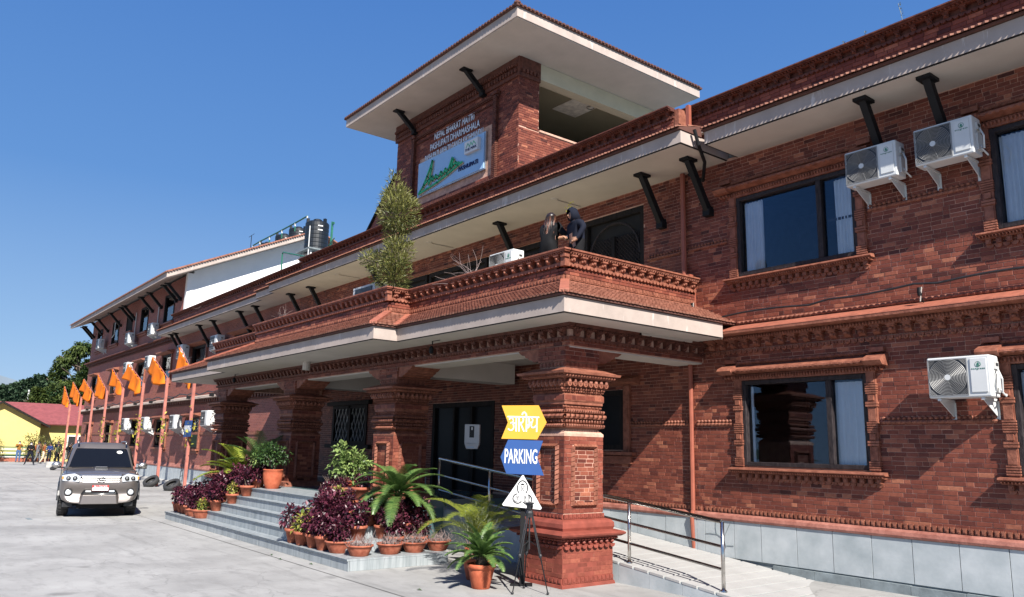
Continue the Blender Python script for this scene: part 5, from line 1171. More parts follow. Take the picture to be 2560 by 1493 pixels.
# ---------------------------------------------------------------- car
def car():
    t = thing('parked_car', 'bronze grey four wheel drive parked facing the camera in the yard', 'car', (-23.9, 4.88, 0))
    # car frame: +x is forward, origin on the ground below the front axle; built in its own axes
    Wd = 1.88 / 2
    # (x, half width bottom, half width top, z bottom, z shoulder(belt), z top, half width roof)
    def loft(name, secs, mat, smooth=True, caps=True):
        mb = MB(); mb.mat(mat); n = len(secs[0]); vs = [p for s in secs for p in s]; fs = []
        for k in range(len(secs) - 1):
            for i in range(n - 1): fs.append((k * n + i, k * n + i + 1, (k + 1) * n + i + 1, (k + 1) * n + i))
        if caps: fs += [tuple(range(n))[::-1], tuple(range((len(secs) - 1) * n, len(secs) * n))]
        mb.add(vs, fs); return mb.build(name, None, t, smooth=smooth)
    def sec(x, pts): return [(x + dx, -y, z) for dx, y, z in pts] + [(x + dx, y, z) for dx, y, z in pts[::-1]]
    # lower body, closed half-profile from bottom centre outwards, up to bonnet centre
    def body(x, w0, w1, zb, zs, zt, nose=0.):
        return sec(x, [(0, 0, zb), (0, w0 * .8, zb), (-nose * .3, w0, zb + .06), (-nose, w1 * 1.0, zb + .25), (-nose, w1, zs - .14), (-nose * .8, w1 * .975, zs - .03), (-nose * .5, w1 * .93, zs + .0), (-nose * .2, w1 * .55, zt - .01), (0, 0, zt)])
    S_ = [body(.86, .70, .74, .36, .70, .74, .12), body(.90 - .02, .78, .80, .34, .80, .84, .10), body(.82, .84, .86, .34, .96, 1.00, .10), body(.72, .89, .91, .36, 1.05, 1.08, .08), body(.5, .93, .93, .42, 1.08, 1.13), body(0.0, .94, .94, .46, 1.11, 1.17), body(-.45, .94, .94, .42, 1.12, 1.19), body(-1.5, .93, .925, .40, 1.14, 1.15), body(-3.0, .93, .925, .42, 1.15, 1.16), body(-3.5, .92, .91, .45, 1.14, 1.15), body(-3.72, .84, .85, .5, 1.1, 1.12)]
    b = loft('body', S_, 'car_paint'); m = b.modifiers.new('smooth', 'SUBSURF'); m.levels = m.render_levels = 1
    # cabin
    def cab(x, w0, w1, z0, z1): return sec(x, [(0, 0, z0), (0, w0, z0), (0, w0 * .98, z0 + .05), (0, w1 + .02, z1 - .07), (0, w1 - .05, z1 - .01), (0, w1 * .6, z1 + .03), (0, 0, z1 + .035)])
    def cabs(x, w0, w1, z0, z1, rake):
        pts = [(0, 0, z0), (0, w0, z0), (0, w0 * .98, z0 + .05), (0, w1 + .02, z1 - .07), (0, w1 - .05, z1 - .01), (0, w1 * .6, z1 + .03), (0, 0, z1 + .035)]
        return sec(x, [(-rake * (z - z0) / (z1 - z0), y, z) for _, y, z in pts])
    c_ = loft('cabin', [cabs(-.42, .83, .66, 1.13, 1.74, .72), cab(-1.22, .86, .70, 1.13, 1.79), cab(-2.2, .86, .71, 1.13, 1.80), cab(-3.2, .85, .70, 1.13, 1.77), cabs(-3.66, .82, .66, 1.13, 1.70, .0)], 'car_paint')
    # windscreen and side glass, set proud of the cabin
    def wsp(z, y, o=.016): r_ = (z - 1.13) / .61; return (-.42 - .72 * r_ + o + .0, y, z + .006)
    mb = MB(); mb.mat('car_glass'); rows_ = [(1.19, .765), (1.4, .71), (1.62, .645), (1.665, .615)]
    vs = []
    for z, hw in rows_:
        for q in (-1, -.5, 0, .5, 1): x_, y_, z_ = wsp(z, hw * q, .020 + .02 * (1 - q * q)); vs.append((x_, y_, z_))
    mb.add(vs, [(5 * k + i, 5 * k + i + 1, 5 * k + 6 + i, 5 * k + 5 + i) for k in range(3) for i in range(4)]); mb.build('windscreen', None, t, smooth=True)
    mb = MB(); mb.mat('sign_white'); 
    vs = [wsp(1.575 + .04 * math.sin(a), .45 + .075 * math.cos(a), .045) for a in [2 * PI * i / 12 for i in range(12)]]; mb.add(vs, [tuple(range(12))]); mb.build('sticker', None, t)
    for s_ in (-1, 1):
        for xa, xb in ((-1.12, -1.95), (-2.02, -2.85), (-2.92, -3.5)):
            mb = MB(); mb.mat('car_glass'); sl = .28 if xa == -1.12 else 0.04
            vs = [(xa + sl + .12 * (xa == -1.12), s_ * .866, 1.20), (xb, s_ * .862, 1.20), (xb + .02, s_ * .735, 1.68), (xa - .02, s_ * .735, 1.68)]
            mb.add(vs, [(0, 1, 2, 3)] if s_ < 0 else [(3, 2, 1, 0)]); mb.build('side_window', None, t)
        mb = MB(); mb.mat('chrome'); mb.tube([(-1.0, s_ * .60, 1.85), (-2.0, s_ * .62, 1.87), (-3.3, s_ * .60, 1.85)], .022, 6); mb.box(-1.05, -1.0, s_ * .60 - .02, s_ * .6 + .02, 1.78, 1.85); mb.box(-3.33, -3.28, s_ * .60 - .02, s_ * .6 + .02, 1.78, 1.85); mb.build('roof_rail', None, t, smooth=True)
        # mirrors
        mi = empty('mirror', (0, 0, 0), t); mb = MB(); mb.mat('chrome'); mb.ball((-.68, s_ * 1.06, 1.235), .07, .125, .085, 12, 8); mb.build('cap', None, mi, smooth=True)
        mb = MB(); mb.mat('car_black'); mb.box(-.72, -.64, min(s_ * .86, s_ * 1.0), max(s_ * .86, s_ * 1.0), 1.15, 1.19); mb.box(-.73, -.66, s_ * 1.06 - .11, s_ * 1.06 + .11, 1.15, 1.19); mb.build('arm', None, mi)
        # wheels
        for x in (.0, -2.75):
            wh = empty('wheel', (x, s_ * .80, .385), t)
            prof = [(.22, -.12), (.30, -.135), (.36, -.125), (.385, -.09), (.388, 0), (.385, .09), (.36, .125), (.30, .135), (.22, .12)]
            mb = MB(); mb.mat('rubber'); mb.xf = Matrix.Rotation(PI / 2, 4, 'X'); mb.lathe(prof, 28); 
            for k in range(28):
                a = 2 * PI * k / 28; mb.xf = Matrix.Rotation(a, 4, 'Y'); mb.box(-.015, .028, -.105, -.02, .375, .397); mb.box(-.028, .015, .02, .105, .375, .397)
            mb.xf = None; mb.build('tyre', None, wh, kind='stuff')
            mb = MB(); mb.mat('rim'); mb.xf = Matrix.Rotation(PI / 2 * -s_, 4, 'X')
            mb.lathe([(.235, .05), (.225, .11), (.21, .08), (.05, .07), (.045, .10), (.0, .10)], 20, cap=False)
            for k in range(6): a = 2 * PI * k / 6; mb.tube([(.05 * math.cos(a), .05 * math.sin(a), .10), (.21 * math.cos(a), .21 * math.sin(a), .105)], .03, 5)
            mb.xf = None; mb.build('rim', None, wh)
            ar = [(x + .44 * math.cos(a), s_ * .935, .40 + .44 * math.sin(a)) for a in [PI * i / 12 for i in range(13)]]
            mb = MB(); mb.mat('car_black'); mb.tube(ar, .035, 6); mb.prism([(x + .42 * math.cos(a), .40 + .42 * math.sin(a)) for a in [PI * i / 12 for i in range(13)]], 'y', min(s_ * .945, s_ * .8), max(s_ * .945, s_ * .8)); mb.build('wheel_arch', None, t)
        # headlights
        hl = empty('headlight', (0, 0, 0), t)
        mb = MB(); mb.mat('lamp_glass'); sg = s_
        P = [(.825, .50, .86), (.70, .88, .89), (.66, .90, 1.02), (.70, .62, 1.07), (.80, .47, 1.0)]
        pts = [(x, sg * y, z) for x, y, z in P]; pts2 = [(x + .05, sg * y, z) for x, y, z in P]; k = 5
        mb.add(pts + pts2, [tuple(range(k, 2 * k)), tuple(range(k))[::-1]] + [(i, (i + 1) % k, k + (i + 1) % k, k + i) for i in range(k)]); o = mb.build('lens', None, hl); bevel(o, .015, 2)
        for cx, cy, rr_ in ((.845, .60, .058), (.80, .75, .055)):
            mb = MB(); mb.mat('car_black'); mb.xf = Matrix.Translation((cx - .005, sg * cy, .955)) @ Matrix.Rotation(PI / 2, 4, 'Y'); mb.lathe([(rr_, 0), (rr_, .012)], 16, cap=False); mb.lathe([(rr_ * .95, .0), (rr_ * .55, .014), (rr_ * .5, .014)], 16, cap=False); mb.mat('chrome'); mb.lathe([(rr_ * .5, .0), (rr_ * .4, .02), (0, .024)], 12); mb.xf = None; mb.build('lamp', None, hl)
        mb = MB(); mb.mat('amber'); mb.add([(.765, sg * .86, .93), (.745, sg * .895, .93), (.735, sg * .89, 1.0), (.755, sg * .855, 1.0)], [(0, 1, 2, 3)]); mb.build('indicator', None, hl)
        mb = MB(); mb.mat('car_black'); mb.xf = Matrix.Translation((.80, sg * .72, .62)) @ Matrix.Rotation(PI / 2, 4, 'Y'); mb.lathe([(.095, -.03), (.092, .02)], 16); mb.mat('chrome'); mb.lathe([(.075, .02), (.068, .045)], 16, cap=False); mb.mat('lamp_glass'); mb.lathe([(.068, .03), (.0, .055)], 16); mb.xf = None; mb.build('fog_lamp', None, t)
    # grille
    gr_ = empty('grille', (0, 0, 0), t)
    mb = MB(); mb.mat('car_black'); mb.box(.76, .845, -.44, .44, .86, 1.01); mb.build('opening', None, gr_)
    for z in (.875, .925, .975): mb = MB(); mb.mat('chrome'); mb.hexa([(.83, -.45, z - .008), (.868, -.43, z - .008), (.868, .43, z - .008), (.83, .45, z - .008), (.83, -.45, z + .009), (.862, -.43, z + .009), (.862, .43, z + .009), (.83, .45, z + .009)]); mb.build('slat', None, gr_)
    mb = MB(); mb.mat('chrome'); mb.hexa([(.74, -.52, 1.0), (.865, -.47, 1.0), (.865, .47, 1.0), (.74, .52, 1.0), (.72, -.52, 1.055), (.80, -.48, 1.06), (.80, .48, 1.06), (.72, .52, 1.055)]); o = mb.build('trim', None, gr_); bevel(o, .012, 2)
    mb = MB(); mb.mat('chrome')
    for rx_, rz2 in ((.098, .066),): mb.tube([(.875, rx_ * math.cos(a), .927 + rz2 * math.sin(a)) for a in [2 * PI * i / 20 for i in range(21)]], .010, 6, cap=False)
    mb.tube([(.878, .034 * math.cos(a), .927 + .064 * math.sin(a)) for a in [2 * PI * i / 16 for i in range(17)]], .008, 6, cap=False)
    mb.tube([(.880, .066 * math.cos(a), .947 + .026 * math.sin(a)) for a in [2 * PI * i / 16 for i in range(17)]], .008, 6, cap=False); mb.build('emblem', None, gr_, smooth=True)
    # bonnet scoop
    mb = MB(); mb.mat('car_paint'); mb.hexa([(-.36, -.20, 1.17), (.10, -.16, 1.15), (.10, .16, 1.15), (-.36, .20, 1.17), (-.36, -.17, 1.20), (.06, -.14, 1.225), (.06, .14, 1.225), (-.36, .17, 1.20)]); o = mb.build('bonnet_scoop', None, t); bevel(o, .02, 2)
    mb = MB(); mb.mat('car_black'); mb.box(.085, .106, -.135, .135, 1.172, 1.205); mb.mat('chrome'); mb.box(.09, .112, -.15, .15, 1.160, 1.170); mb.box(.08, .10, -.14, .14, 1.207, 1.215); mb.build('scoop_mouth', None, t)
    # bumper, lower grille, skid plate, number plate
    def bar_(name, pts, mat, bv=.012):
        mb = MB(); mb.mat(mat); mb.hexa(pts); o = mb.build(name, None, t); bevel(o, bv, 2); return o
    mb = MB(); mb.mat('car_black'); mb.hexa([(.80, -.44, .56), (.885, -.38, .56), (.885, .38, .56), (.80, .44, .56), (.80, -.37, .68), (.885, -.34, .68), (.885, .34, .68), (.80, .37, .68)]); mb.build('lower_grille', None, t)
    bar_('bumper_lip', [(.80, -.50, .34), (.925, -.42, .33), (.925, .42, .33), (.80, .50, .34), (.82, -.44, .56), (.90, -.38, .55), (.90, .38, .55), (.82, .44, .56)], 'car_paint')
    mb = MB(); mb.mat('chrome'); mb.tube([(.905, -.37, .575), (.91, 0, .57), (.905, .37, .575)], .014, 6); mb.build('bumper_trim', None, t, smooth=True)
    for y in (-.36, -.13, .11, .35): mb = MB(); mb.mat('car_black'); mb.box(.906, .912, y - .03, y + .03, .43, .445); mb.build('vent_slot', None, t)
    for s_ in (-1, 1): mb = MB(); mb.mat('car_black'); mb.hexa([(.4, s_ * .72 - .12, .24), (.72, s_ * .70 - .10, .26), (.72, s_ * .70 + .10, .26), (.4, s_ * .72 + .12, .24), (.4, s_ * .72 - .12, .37), (.72, s_ * .7 - .1, .37), (.72, s_ * .7 + .1, .37), (.4, s_ * .72 + .12, .37)]); mb.build('splash_guard', None, t)
    mb = MB(); mb.mat('black_metal'); mb.box(-3.2, .6, -.62, .62, .27, .42); mb.box(.3, .72, -.5, .5, .22, .34); mb.build('underbody', None, t)
    pl_ = empty('number_plate', (0, 0, 0), t); mb = MB(); mb.mat('plate_red'); mb.box(.915, .928, -.19, .19, .655, .79); mb.build('backing', None, pl_)
    mb = MB(); mb.mat('sign_white'); mb.box(.9285, .931, -.185, .185, .66, .735); mb.build('lower_field', None, pl_)
    o = text_mesh('BA 1 CHA 2639', .06, 'sign_white', .003, 'lettering', pl_, .001, .75); o.location = (.9295, 0, .762); o.rotation_euler = (PI / 2, 0, PI / 2)
    for y, mt in ((-.27, 'sign_white'), (.27, 'letter_steel')): mb = MB(); mb.mat(mt); mb.box(.90, .915, y - .06, y + .06, .625, .66); mb.build('badge', None, t)
    # cabin interior hints: wheel, seats, wipers, mirror
    mb = MB(); mb.mat('car_black'); mb.tube([(-.30, -.7, 1.185), (-.34, -.1, 1.20)], .009, 4); mb.tube([(-.30, .05, 1.19), (-.34, .6, 1.20)], .009, 4); mb.build('wiper', None, t, kind='stuff')
    # bonnet shut line and panel lines
    mb = MB(); mb.mat('car_black')
    for s_ in (-1, 1):
        mb.tube([(.66, s_ * .80, 1.085), (.2, s_ * .83, 1.125), (-.40, s_ * .80, 1.165)], .005, 4)
        for x in (-.95, -1.98, -2.9): mb.tube([(x, s_ * .932, .5), (x, s_ * .938, 1.1)], .006, 4)
        mb.tube([(-.9, s_ * .945, .62), (-2.2, s_ * .945, .62)], .02, 4)
    mb.build('shut_line', None, t, kind='stuff')
    t.rotation_euler = (0, 0, rad(-9.5)); t.scale = (1.02, 1.0, 1.03); return t
car()
# ---------------------------------------------------------------- flagpoles and flags
r_k = [.2, .9, .5, 1.2, .1, .8, .4, 1.0]
def flagpole(k, x, top, apex, label):
    y = 10.0
    t = thing('flagpole', label, 'flagpole', (x, y, 0), 0, 'flagpoles with orange flags along the wing')
    mb = MB(); mb.mat('pole'); mb.box(-.055, .055, -.055, .055, .02, top); mb.build('pole', None, t)
    mb = MB(); mb.mat('pole'); mb.tube([(0, 0, top), (apex[0] - x + .1, -.02, apex[1])], .02, 5); mb.build('rod', None, t)
    # pennant of heavy cloth hanging from the rod: a folded grid, not a flat card
    ax, az = apex[0] - x, apex[1]; r = random.Random(40 + k); n, m_ = 12, 9
    # rod direction from apex to pole top; the cloth hangs straight down from it and swings to the right
    L_ = .50 + .16 * r.random(); vs = []
    for i in range(n + 1):
        u = i / n
        px = ax + (0.0 - ax) * (u * .9) ; pz = az + (top - az) * (u * .9)
        hang = (.66 + .16 * r_k[k]) + .12 * math.sin(5.5 * u + 2 * k) - (.5 * max(0, u - .8) / .2 * .5)
        for j in range(m_ + 1):
            v = j / m_
            fold = .13 * math.sin(u * (11 + 5 * r_k[k]) + 2 * k) * v + .05 * math.sin(u * 31 + 2 * v)
            vs.append((px - v * .5 * (1 - u) ** 1.3 + .06 * v * math.sin(k + 7 * u), fold - .05, pz - v * hang * 1.05))
    fs = [(i * (m_ + 1) + j, (i + 1) * (m_ + 1) + j, (i + 1) * (m_ + 1) + j + 1, i * (m_ + 1) + j + 1) for i in range(n) for j in range(m_)]
    mb = MB(); mb.mat('orange'); mb.add(vs, fs); o = mb.build('flag', None, t, smooth=True); so = o.modifiers.new('thick', 'SOLIDIFY'); so.thickness = .006
    # creeper on the pole
    if k > 2:
        mb = MB(); mb.mat('leaf_vine')
        for q in range(34):
            zz = 2.3 + r.gauss(0, .28) + (.55 if q % 3 == 0 else 0); c = Vector((r.gauss(.18, .22), r.gauss(-.05, .08), zz)); mb.tone = r.random(); s = r.uniform(.05, .11)
            a = Vector((r.uniform(-1, 1), r.uniform(-1, 1), r.uniform(-1, 1))).normalized() * s; b_ = a.orthogonal().normalized() * s * .45
            mb.add([tuple(c - a), tuple(c + b_), tuple(c + a), tuple(c - b_)], [(0, 1, 2, 3)])
        mb.build('creeper', None, t, kind='stuff')
    return t
ords = ['farthest flagpole, its small orange flag left of the building corner', 'second farthest flagpole, orange flag in front of the green trees', 'third flagpole from the far end, flag before the trees at the wing corner', 'fourth flagpole from the far end, narrow flag over the first wing window', 'fifth flagpole from the far end, orange flag below the shaded wall', 'sixth flagpole, flag hanging right of a sunlit air conditioner', 'seventh flagpole, standing in an old tyre with its flag folded to a tail', 'nearest flagpole, carrying the small blue parking sign']
FP = [(-60.6, 4.3, (-63.4, 5.6)), (-57.0, 4.6, (-60.4, 5.75)), (-53.4, 4.7, (-56.8, 5.75)), (-49.8, 4.72, (-52.6, 5.8)), (-46.0, 4.76, (-49.0, 5.9)), (-41.9, 4.75, (-45.4, 5.95)), (-37.75, 4.78, (-40.6, 5.95)), (-33.75, 4.6, (-36.3, 6.05))]
for k, (x, tp, ap) in enumerate(FP): flagpole(k, x, tp, ap, ords[k])
def tyre(x, y, tilt, label):
    t = MB(); t.mat('rubber'); prof = [(.20, -.09), (.27, -.11), (.33, -.10), (.345, 0), (.33, .10), (.27, .11), (.20, .09), (.21, .03), (.27, .05), (.27, -.05), (.21, -.03), (.20, -.09)]
    t.lathe(prof, 24, cap=False); o = t.build('old_tyre', None, None, smooth=True); o.location = (x, y, .22); o.rotation_euler = tilt; tag(o, label, 'tyre', 'old tyres at the feet of the flagpoles')
tyre(-37.6, 9.72, (rad(32), rad(20), 0), 'old black tyre leaning at the foot of the seventh flagpole')
tyre(-34.45, 9.72, (rad(28), rad(18), 0), 'old black tyre leaning left of the nearest flagpole')
tyre(-58.6, 9.3, (rad(34), rad(-10), .3), 'old black tyre beside the far block, just left of the car mirror')
t = thing('ladder_stand', 'thin dark metal frame leaning by the nearest flagpole', 'stand', (-34.5, 10.05, .2)); 
for k in range(5): mb = MB(); mb.mat('black_metal'); mb.tube([(-.16 + .02 * k, 0, .15 + .2 * k), (.16 - .02 * k, 0, .2 + .2 * k)], .01, 4); mb.build('rung', None, t)
for s_ in (-1, 1): mb = MB(); mb.mat('black_metal'); mb.tube([(s_ * .2, 0, 0), (s_ * .06, .05, 1.25)], .012, 4); mb.build('side_rail', None, t)
ps = thing('parking_sign', 'small blue PARKING sign fixed to the nearest flagpole', 'sign', (-33.65, 9.9, 2.48))
mb = MB(); mb.mat('sign_blue'); mb.hexa([(-.42, -.02, -.30), (.40, -.02, -.27), (.40, .0, -.27), (-.42, .0, -.30), (-.40, -.02, .30), (.44, -.02, .30), (.44, 0, .30), (-.40, 0, .30)]); mb.build('panel', None, ps)
o = text_mesh('PARKING', .30, 'sign_white', .004, 'lettering', ps, .006, .62); o.location = (0, -.024, 0); o.rotation_euler = FACE_FRONT
ps.scale = (1.12, 1, 1.12)

# ---------------------------------------------------------------- direction sign and camera tripod
vd = Vector((-9.42, 7.70, 0)).normalized(); ang = math.atan2(-vd.y, -vd.x) + PI / 2    # panels face the camera side
SP = thing('direction_sign', 'signpost with yellow arrow, blue PARKING arrow and white triangle by the column', 'sign', (-9.42, 7.70, 0), ang)
mb = MB(); mb.mat('black_metal'); mb.box(-.035, .035, .03, .10, .0, 2.55); mb.box(-.16, .16, -.02, .14, 0, .03); mb.build('post', None, SP)
mb = MB(); mb.mat('sign_yellow'); mb.prism([(-.355, 2.615), (.21, 2.63), (.335, 2.375), (.195, 2.115), (-.35, 2.115), (-.255, 2.36)], 'y', -.004, .02); pa = mb.build('yellow_arrow', None, SP); bevel(pa, .003, 1)
mb = MB(); mb.mat('sign_blue'); mb.prism([(-.245, 2.105), (.285, 2.10), (.20, 1.85), (.305, 1.585), (-.26, 1.60), (-.355, 1.845)], 'y', -.004, .02); pb = mb.build('blue_arrow', None, SP); bevel(pb, .003, 1)
mb = MB(); mb.mat('sign_white'); mb.prism([(-.02, 1.585), (-.31, 1.155), (-.295, 1.135), (.26, 1.09), (.28, 1.115), (.0, 1.585)], 'y', -.034, -.016); pc = mb.build('white_triangle', None, SP); bevel(pc, .003, 1)
o = text_mesh('PARKING', .30, 'sign_white', .004, 'lettering', pb, .004, .40); o.location = (-.045, -.008, 1.85); o.rotation_euler = FACE_FRONT
# Devanagari word, drawn as pen strokes: head line, then each letter
hd = MB(); hd.mat('sign_white'); TH = .021
def S2(pts, w_=TH): stroke(hd, [(-.255 + p * .92, 2.235 + q * 1.02) for p, q in pts], w_, -.0085, .0045)
def arc(cx, cz, rx, rz, a0, a1, n=9): return [(cx + rx * math.cos(rad(a0 + (a1 - a0) * i / n)), cz + rz * math.sin(rad(a0 + (a1 - a0) * i / n))) for i in range(n + 1)]
S2([(.0, .21), (.51, .21)])                                              # head line
S2(arc(.055, .155, .035, .035, 150, -80)); S2(arc(.05, .065, .05, .055, 90, -140)); S2([(.055, .115), (.135, .115)]); S2([(.14, .21), (.14, .0)]); S2([(.185, .21), (.185, .0)])   # aa
S2([(.235, .21), (.257, .18), (.252, .145), (.226, .118), (.20, .125)]); S2([(.208, .12), (.268, .0)])                              # ra
S2([(.308, .21), (.308, .0)]); S2([(.308, .21), (.300, .255), (.272, .282), (.245, .27), (.236, .245)])                                # o sign
S2([(.350, .21), (.354, .12), (.350, .07), (.332, .05), (.318, .072), (.332, .095)])                                                   # half ga
S2([(.388, .205), (.408, .18), (.408, .15), (.390, .125), (.374, .132)]); S2([(.392, .122), (.386, .085), (.405, .055), (.44, .062), (.475, .095)]); S2([(.478, .21), (.478, .0)])   # ya
hd.build('lettering', None, pa)
# emblem on the triangle: clover outline, masked face, washing hands, two people apart
em = MB(); em.mat('sign_black')
def ring2(cx, cz, rx, rz, w_, a0=0, a1=360, n=20, y=-.0365): stroke_pts = arc(cx, cz, rx, rz, a0, a1, n); stroke(em, stroke_pts, w_ * 2.1, y, .003)
ring2(-.012, 1.40, .075, .105, .008, -40, 220); ring2(-.083, 1.245, .068, .068, .008, 100, 325); ring2(.06, 1.235, .068, .068, .008, -145, 80)
ring2(-.012, 1.425, .026, .034, .004); em.prism(arc(-.012, 1.44, .028, .026, 0, 180), 'y', -.0365, -.0335); stroke(em, [(-.034, 1.418), (.01, 1.418)], .006, -.0365, .003); stroke(em, [(-.06, 1.34), (-.03, 1.375), (.006, 1.375), (.036, 1.34)], .006, -.0365, .003); stroke(em, [(-.03, 1.37), (-.012, 1.35), (.006, 1.37)], .006, -.0365, .003)
for dx in (0, .022): stroke(em, [(-.125 + dx, 1.205), (-.105 + dx, 1.245), (-.095 + dx, 1.29), (-.085 + dx, 1.25), (-.07 + dx, 1.21)], .006, -.0365, .003)
stroke(em, [(-.13, 1.225), (-.11, 1.20), (-.075, 1.198)], .006, -.0365, .003); stroke(em, [(-.12, 1.255), (-.13, 1.235)], .006, -.0365, .003)
for x in (.03, .09): ring2(x, 1.275, .010, .012, .004, n=10); ring2(x, 1.232, .012, .028, .004, n=12); stroke(em, [(x - .006, 1.205), (x - .006, 1.175)], .006, -.0365, .003); stroke(em, [(x + .006, 1.205), (x + .006, 1.175)], .006, -.0365, .003)
stroke(em, [(.045, 1.228), (.052, 1.222), (.060, 1.228), (.068, 1.222), (.076, 1.228)], .003, -.0365, .003)
em.build('emblem', None, pc)
# tripod
TP_ = thing('camera_tripod', 'tall black camera tripod standing in front of the signpost', 'tripod', (-9.03, 7.46, 0))
feet = [Vector((-8.86, 7.20, 0)), Vector((-9.14, 7.58, 0)), Vector((-8.64, 7.58, 0))]; feet = [Vector((-8.95, 7.16, 0)), Vector((-9.24, 7.60, 0)), Vector((-8.67, 7.56, 0))]
hub = Vector((-8.96, 7.45, 1.08))
for k, f_ in enumerate(feet):
    lg = empty('leg', (0, 0, 0), TP_); d = f_ - hub; o_ = Vector(TP_.location); h = hub + d * .03 + Vector((d.x, d.y, 0)) * .10
    s = Vector((-d.y, d.x, 0)).normalized() * .017; e = f_ + Vector((0, 0, .02))
    for q in (-1, 1): mb = MB(); mb.mat('black_plastic'); mb.tube([tuple(h + s * q - o_), tuple(h.lerp(e, .52) + s * q - o_)], .009, 7); mb.build('upper_tube', None, lg)
    mb = MB(); mb.mat('black_metal'); mb.tube([tuple(h.lerp(e, .35) - o_), tuple(e - o_)], .010, 7, .008); mb.build('lower_tube', None, lg)
    mb = MB(); mb.mat('black_plastic'); c = h.lerp(e, .53) - o_; mb.ball(tuple(c), .026, .026, .032, 8, 5); mb.build('clamp', None, lg)
    mb = MB(); mb.mat('black_plastic'); mb.ball(tuple(e - o_), .020, .020, .02, 8, 5); mb.build('foot', None, lg)
    mb = MB(); mb.mat('black_metal'); mb.tube([tuple(h.lerp(e, .42) - o_), tuple(hub + Vector((0, 0, -.38)) - o_)], .006, 5); mb.build('brace', None, lg)
mb = MB(); mb.mat('black_plastic'); c = hub - Vector(TP_.location); mb.lathe([(.05, -.06), (.055, 0), (.04, .03)], 12, tuple(c)); mb.lathe([(.013, -.5), (.013, .1)], 8, tuple(c)); mb.build('centre_column', None, TP_)
mb = MB(); mb.mat('black_plastic'); mb.box(c.x - .035, c.x + .035, c.y - .03, c.y + .03, c.z + .06, c.z + .12); mb.box(c.x - .045, c.x + .045, c.y - .04, c.y + .04, c.z + .12, c.z + .145); mb.ball((c.x, c.y, c.z + .06), .035, n=10, m=6); mb.tube([(c.x + .03, c.y, c.z + .09), (c.x + .08, c.y - .01, c.z + .10)], .012, 6); mb.tube([(c.x, c.y - .02, c.z + .09), (c.x - .05, c.y - .04, c.z + .12)], .01, 6); mb.build('head', None, TP_)

# hand sanitizer machine in the porch
hs = thing('sanitizer_machine', 'pale grey sanitizer dispenser box on a post in the dark porch', 'dispenser', (-14.0, 10.0, 1.45), rad(50))
mb = MB(); mb.mat('sanitizer'); mb.box(-.16, .16, -.02, .30, .62, 1.02); mb.hexa([(-.12, -.0, .50), (.12, .0, .50), (.12, .26, .50), (-.12, .26, .50), (-.16, -.02, .619), (.16, -.02, .619), (.16, .30, .619), (-.16, .30, .619)]); o = mb.build('casing', None, hs); bevel(o, .01, 2)
mb = MB(); mb.mat('sign_black'); mb.box(-.055, .045, -.028, -.021, .74, .98); mb.build('front_window', None, hs); mb = MB(); mb.mat('sign_white'); mb.box(-.02, .015, -.032, -.0285, .90, .96); mb.build('label_plate', None, hs)
mb = MB(); mb.mat('board_blue'); mb.box(-.10, .05, -.008, -.0045, .53, .60); mb.build('sticker', None, hs)
mb = MB(); mb.mat('black_metal'); mb.box(-.02, .02, .12, .16, -.5, .5); mb.box(-.2, .2, 0, .3, -.515, -.49); mb.build('post', None, hs)

# ---------------------------------------------------------------- water tanks, railing and roof clutter
def tank(loc, label, r_=.66, h=1.85):
    t = thing('water_tank', label, 'water tank', loc, 0, 'black water tanks on the roof'); prof = [(r_ * .96, 0), (r_, .04)]
    for k in range(7): z = .1 + k * h * .12; prof += [(r_, z), (r_ * .975, z + .03), (r_ * .975, z + .06), (r_, z + .09)]
    prof += [(r_, h * .93), (r_ * .9, h * .97), (r_ * .45, h * 1.0), (r_ * .40, h * 1.0)]
    mb = MB(); mb.mat('tank'); mb.lathe(prof, 28); mb.build('shell', None, t, smooth=False)
    mb = MB(); mb.mat('tank'); mb.lathe([(.22, h * .99), (.22, h * 1.05), (.18, h * 1.07)], 16); mb.build('lid', None, t)
    for a in (.4, 2.5, 4.6): mb = MB(); mb.mat('tank'); mb.xf = Matrix.Rotation(a, 4, 'Z'); mb.box(r_ * .72, r_ * .95, -.06, .06, h * .9, h * 1.06); mb.xf = None; mb.build('lug', None, t)
    mb = MB(); mb.mat('sign_white'); mb.xf = Matrix.Rotation(-.15, 4, 'Z'); mb.box(r_ - .01, r_ + .004, -.12, .12, h * .8, h * .83); mb.box(r_ - .01, r_ + .004, -.12, .12, h * .68, h * .71); mb.xf = None; mb.build('marking', None, t)
    return t
tank((-36.1, 15.9, 11.15), 'big black ribbed water tank nearest, beside the white gable', .58, 1.75)
tank((-48.3, 20.0, 14.2), 'second black water tank behind the white gable ridge', .62, 1.68)
tank((-50.6, 20.0, 14.2), 'third black water tank, half hidden behind the roof ridge', .62, 1.68)
tank((-53.6, 20.0, 14.2), 'farthest water tank, only its dark lid over the roof', .62, 1.68)
mb = MB(); mb.mat('ac_side'); mb.box(-56, -46.5, 19.0, 21.2, 13.2, 14.19); tag(mb.build('tank_platform'), 'raised concrete platform under the far water tanks', 'platform')
ts = thing('tank_stand', 'metal stand under the nearest water tank', 'stand', (-35.9, 15.9, 7.46))
for sx in (-.6, .6):
    for sy in (-.6, .6): mb = MB(); mb.mat('ac_side'); mb.box(sx - .04, sx + .04, sy - .04, sy + .04, 0, 3.8); mb.build('leg', None, ts)
mb = MB(); mb.mat('stone_dark'); mb.box(-.8, .8, -.8, .8, 3.78, 3.85); mb.build('platform', None, ts); mb = MB(); mb.mat('ac_side'); mb.box(.7, .74, -.8, -.76, 2.6, 4.9); mb.box(-.6, .8, -.8, -.77, 3.1, 3.15); mb.build('guard', None, ts)
